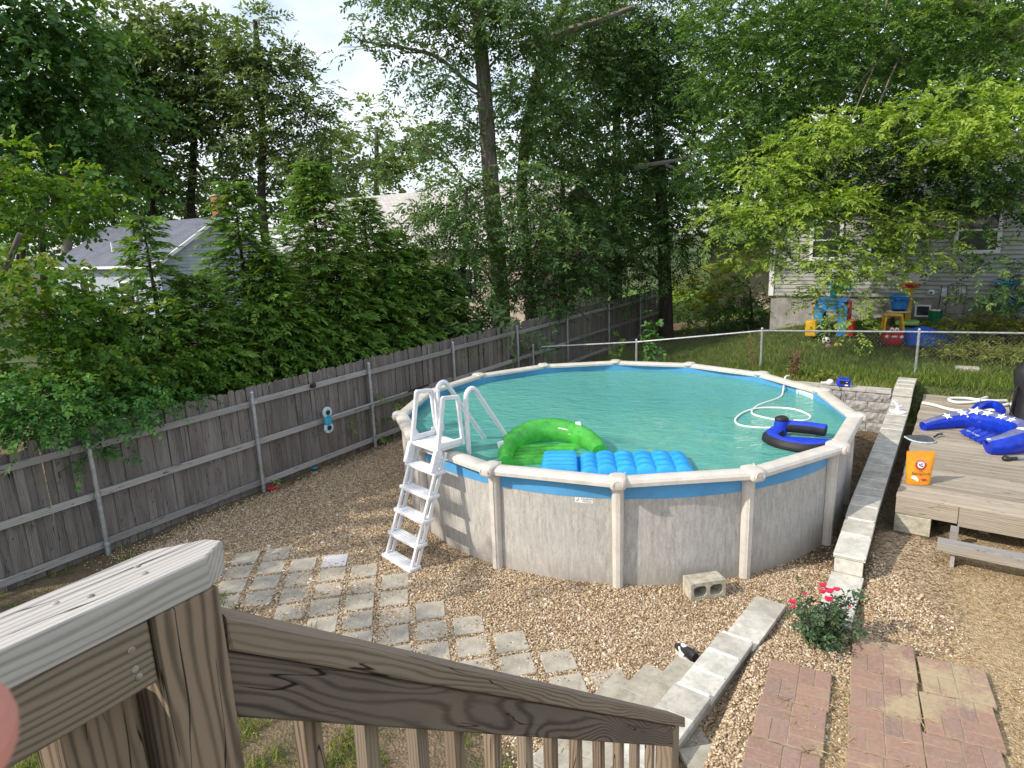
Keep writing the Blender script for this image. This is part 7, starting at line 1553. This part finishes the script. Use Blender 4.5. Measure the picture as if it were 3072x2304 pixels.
# ------------------------------------------------------------------ grass, straw and pebbles
def blades(name, X, Y, h, w, mat, lv, lean=0.5):
    n = len(X); a = rng.uniform(0, 6.283, n); Z = ground_z(X, Y) - 0.005
    P = np.stack([X, Y, Z], 1); D_ = norm(np.stack([np.cos(a) * lean * rng.random(n), np.sin(a) * lean * rng.random(n), np.ones(n)], 1)); b = rng.uniform(0, 6.283, n)
    N_ = np.stack([np.cos(b), np.sin(b), np.zeros(n)], 1)
    o = link(name, leaf_mesh(name, P, D_, N_, h, w, lv, mat)); tag(o, kind='stuff'); return o
def scatter(n, x0, x1, y0, y1, wfun):
    X = rng.uniform(x0, x1, n); Y = rng.uniform(y0, y1, n); k = rng.random(n) < wfun(X, Y); return X[k], Y[k]
def tuft_w(X, Y): 
    u, v = to_uv(X, Y); return np.where((v < 3.9) & (u < -1.2) & (u > -8.6), np.clip((wob(X, Y, 2.6) - 0.02) * 2.4, 0, 1) * np.clip((3.9 - v) / 0.6, 0, 1), 0)
X, Y = scatter(170000, -7.0, 0.6, 1.5, 8.2, tuft_w)
blades('grass', X, Y, rng.uniform(0.04, 0.12, len(X)), rng.uniform(0.006, 0.012, len(X)), L_GRASS, rng.normal(0.52, 0.2, len(X)), 1.1)
def lawn_w(X, Y):
    u, v = to_uv(X, Y); return np.where((v > 13.55) & (v < 21.8) & (u > -8.4), 0.35 + 0.65 * np.clip(0.5 + 0.8 * wob(X, Y, 1.6), 0, 1), 0) * np.clip(1.25 - 0.06 * (v - 13.5), 0.3, 1)
X, Y = scatter(190000, 0.5, 16, 9.5, 23, lawn_w)
u_, v_2 = to_uv(X, Y)
blades('lawn_grass', X, Y, rng.uniform(0.06, 0.17, len(X)) * np.clip(1.5 - 0.09 * (v_2 - 13.5), 0.6, 1.5), rng.uniform(0.010, 0.018, len(X)), L_GRASS, rng.normal(0.33, 0.2, len(X)) + 0.35 * np.clip(1 - (v_2 - 13.5) / 0.9, 0, 1) + 0.14 * wob(X, Y, 0.9), 1.0)
def gn_scatter(name, pts, mat, r, sc_lo, sc_hi, flat, scale_attr=None):
    me = bpy.data.meshes.new(name); me.vertices.add(len(pts)); me.vertices.foreach_set('co', pts.astype(np.float32).ravel()); me.update()
    o = link(name, me); ng = bpy.data.node_groups.new(name, 'GeometryNodeTree')
    ng.interface.new_socket('Geometry', in_out='INPUT', socket_type='NodeSocketGeometry'); ng.interface.new_socket('Geometry', in_out='OUTPUT', socket_type='NodeSocketGeometry')
    N = ng.nodes; Lk = ng.links; gi = N.new('NodeGroupInput'); go = N.new('NodeGroupOutput')
    if flat is not None:
        ic = N.new('GeometryNodeMeshIcoSphere'); ic.inputs['Radius'].default_value = r; ic.inputs['Subdivisions'].default_value = 2 if r > 0.011 else 1
        src = ic.outputs['Mesh']; tf = N.new('GeometryNodeTransform'); tf.inputs['Scale'].default_value = flat; Lk.new(src, tf.inputs['Geometry']); src = tf.outputs[0]
        ss = N.new('GeometryNodeSetShadeSmooth'); Lk.new(src, ss.inputs[0]); src = ss.outputs[0]
    sm = N.new('GeometryNodeSetMaterial'); sm.inputs['Material'].default_value = mat; Lk.new(src, sm.inputs['Geometry'])
    ip = N.new('GeometryNodeInstanceOnPoints'); Lk.new(gi.outputs[0], ip.inputs['Points']); Lk.new(sm.outputs[0], ip.inputs['Instance'])
    rv = N.new('FunctionNodeRandomValue'); rv.data_type = 'FLOAT_VECTOR'; rv.inputs[0].default_value = (-0.6, -0.6, 0); rv.inputs[1].default_value = (0.6, 0.6, 6.28); Lk.new(rv.outputs[0], ip.inputs['Rotation'])
    rs = N.new('FunctionNodeRandomValue'); rs.data_type = 'FLOAT_VECTOR'; rs.inputs[0].default_value = (sc_lo,) * 3; rs.inputs[1].default_value = (sc_hi,) * 3; Lk.new(rs.outputs[0], ip.inputs['Scale'])
    Lk.new(ip.outputs[0], go.inputs[0]); md = o.modifiers.new('scatter', 'NODES'); md.node_group = ng; tag(o, kind='stuff'); return o
def grav_w(X, Y): 
    g, l, s = zones(X, Y); u, v = to_uv(X, Y); pd = np.hypot(X - 1.574, Y - 9.64)
    return np.where(pd > 3.15, g * (1 - 0.8 * s), 0)
X, Y = scatter(330000, -5.6, 4.0, 2.6, 13.0, lambda X, Y: grav_w(X, Y) * np.clip(1.25 - 0.075 * (Y - 4), 0.45, 1) * np.clip(1.05 + 1.1 * wob(X + 3, Y, 2.1), 0.28, 1))
u_, v_2 = to_uv(X, Y)
gn_scatter('gravel', np.stack([X, Y, ground_z(X, Y) + 0.001 + rng.uniform(0, 0.006, len(X))], 1), M_PEBBLE, 0.0115, 0.5, 1.15, (1.15, 0.85, 0.62))
X, Y = scatter(7000, -4.5, 4.0, 2.6, 10.0, lambda X, Y: grav_w(X, Y) * np.clip(0.4 + 0.8 * wob(X, Y + 5, 1.4), 0.05, 1))
gn_scatter('stones', np.stack([X, Y, ground_z(X, Y) + 0.006], 1), M_PEBBLE, 0.019, 0.6, 1.35, (1.2, 0.85, 0.6))
X, Y = scatter(1500, -4.0, 1.4, 4.4, 8.2, lambda X, Y: np.where(to_uv(X, Y)[0] < -1.5, 0.8, 0)); gn_scatter('loose_gravel', np.stack([X, Y, ground_z(X, Y) + 0.017], 1), M_PEBBLE, 0.0115, 0.4, 0.9, (1.15, 0.85, 0.62))
X, Y = scatter(120000, 2.6, 9, 2.0, 8.5, lambda X, Y: zones(X, Y)[2] * (0.35 + 0.5 * np.clip(wob(X, Y, 1.9), -0.4, 1)))
gn_scatter('small_gravel', np.stack([X, Y, ground_z(X, Y) + rng.uniform(0, 0.004, len(X))], 1), M_PEBBLE, 0.008, 0.5, 1.1, (1.2, 0.8, 0.55))
def straw_w(X, Y):
    g, l, s = zones(X, Y); u, v = to_uv(X, Y); return np.where(v < 13.3, s * np.clip(0.35 + 0.6 * wob(X, Y, 1.5), 0.05, 1), 0)
X, Y = scatter(60000, 1.9, 8, 2.0, 8.5, straw_w); n = len(X); a = rng.uniform(0, 6.283, n)
pt_ = np.clip(1 - np.hypot((X - 2.75) / 1.1, (Y - 3.9) / 1.3), 0, 1) > 0.05
P = np.stack([X, Y, ground_z(X, Y) + rng.uniform(0.004, 0.02, n) + np.where(pt_, 0.030, 0)], 1); D_ = norm(np.stack([np.cos(a), np.sin(a), rng.normal(0, 0.08, n)], 1)); N_ = norm(np.stack([rng.normal(0, 0.3, n), rng.normal(0, 0.3, n), np.ones(n)], 1))
L_STRAW = leaf_mat('straw_bits', (0.16, 0.11, 0.05), (0.34, 0.25, 0.12), (0.56, 0.46, 0.27), 0.15)
tag(link('straw', leaf_mesh('straw', P, D_, N_, rng.uniform(0.03, 0.16, n) * rng.uniform(0.4, 1, n), rng.uniform(0.005, 0.010, n), rng.normal(0.62, 0.25, n), L_STRAW)), kind='stuff')
# dry leaf litter under the rear pool side and along walls
X, Y = scatter(9000, 3.6, 8.0, 5.6, 12.2, lambda X, Y: np.where((to_uv(X, Y)[0] > -1.9) & (to_uv(X, Y)[0] < -0.5) & (np.hypot(X - 1.574, Y - 9.64) > 3.25), 0.9, 0)); n = len(X); a = rng.uniform(0, 6.283, n)
tag(link('leaf_litter', leaf_mesh('leaf_litter', np.stack([X, Y, ground_z(X, Y) + 0.01], 1), norm(np.stack([np.cos(a), np.sin(a), rng.normal(0, 0.25, n)], 1)), norm(np.stack([rng.normal(0, .5, n), rng.normal(0, .5, n), np.ones(n)], 1)), rng.uniform(0.02, 0.06, n), rng.uniform(0.015, 0.03, n), rng.normal(0.4, 0.25, n), leaf_mat('dry_leaf_litter', (0.05, 0.028, 0.015), (0.13, 0.078, 0.045), (0.26, 0.175, 0.11), 0.1))), kind='stuff')
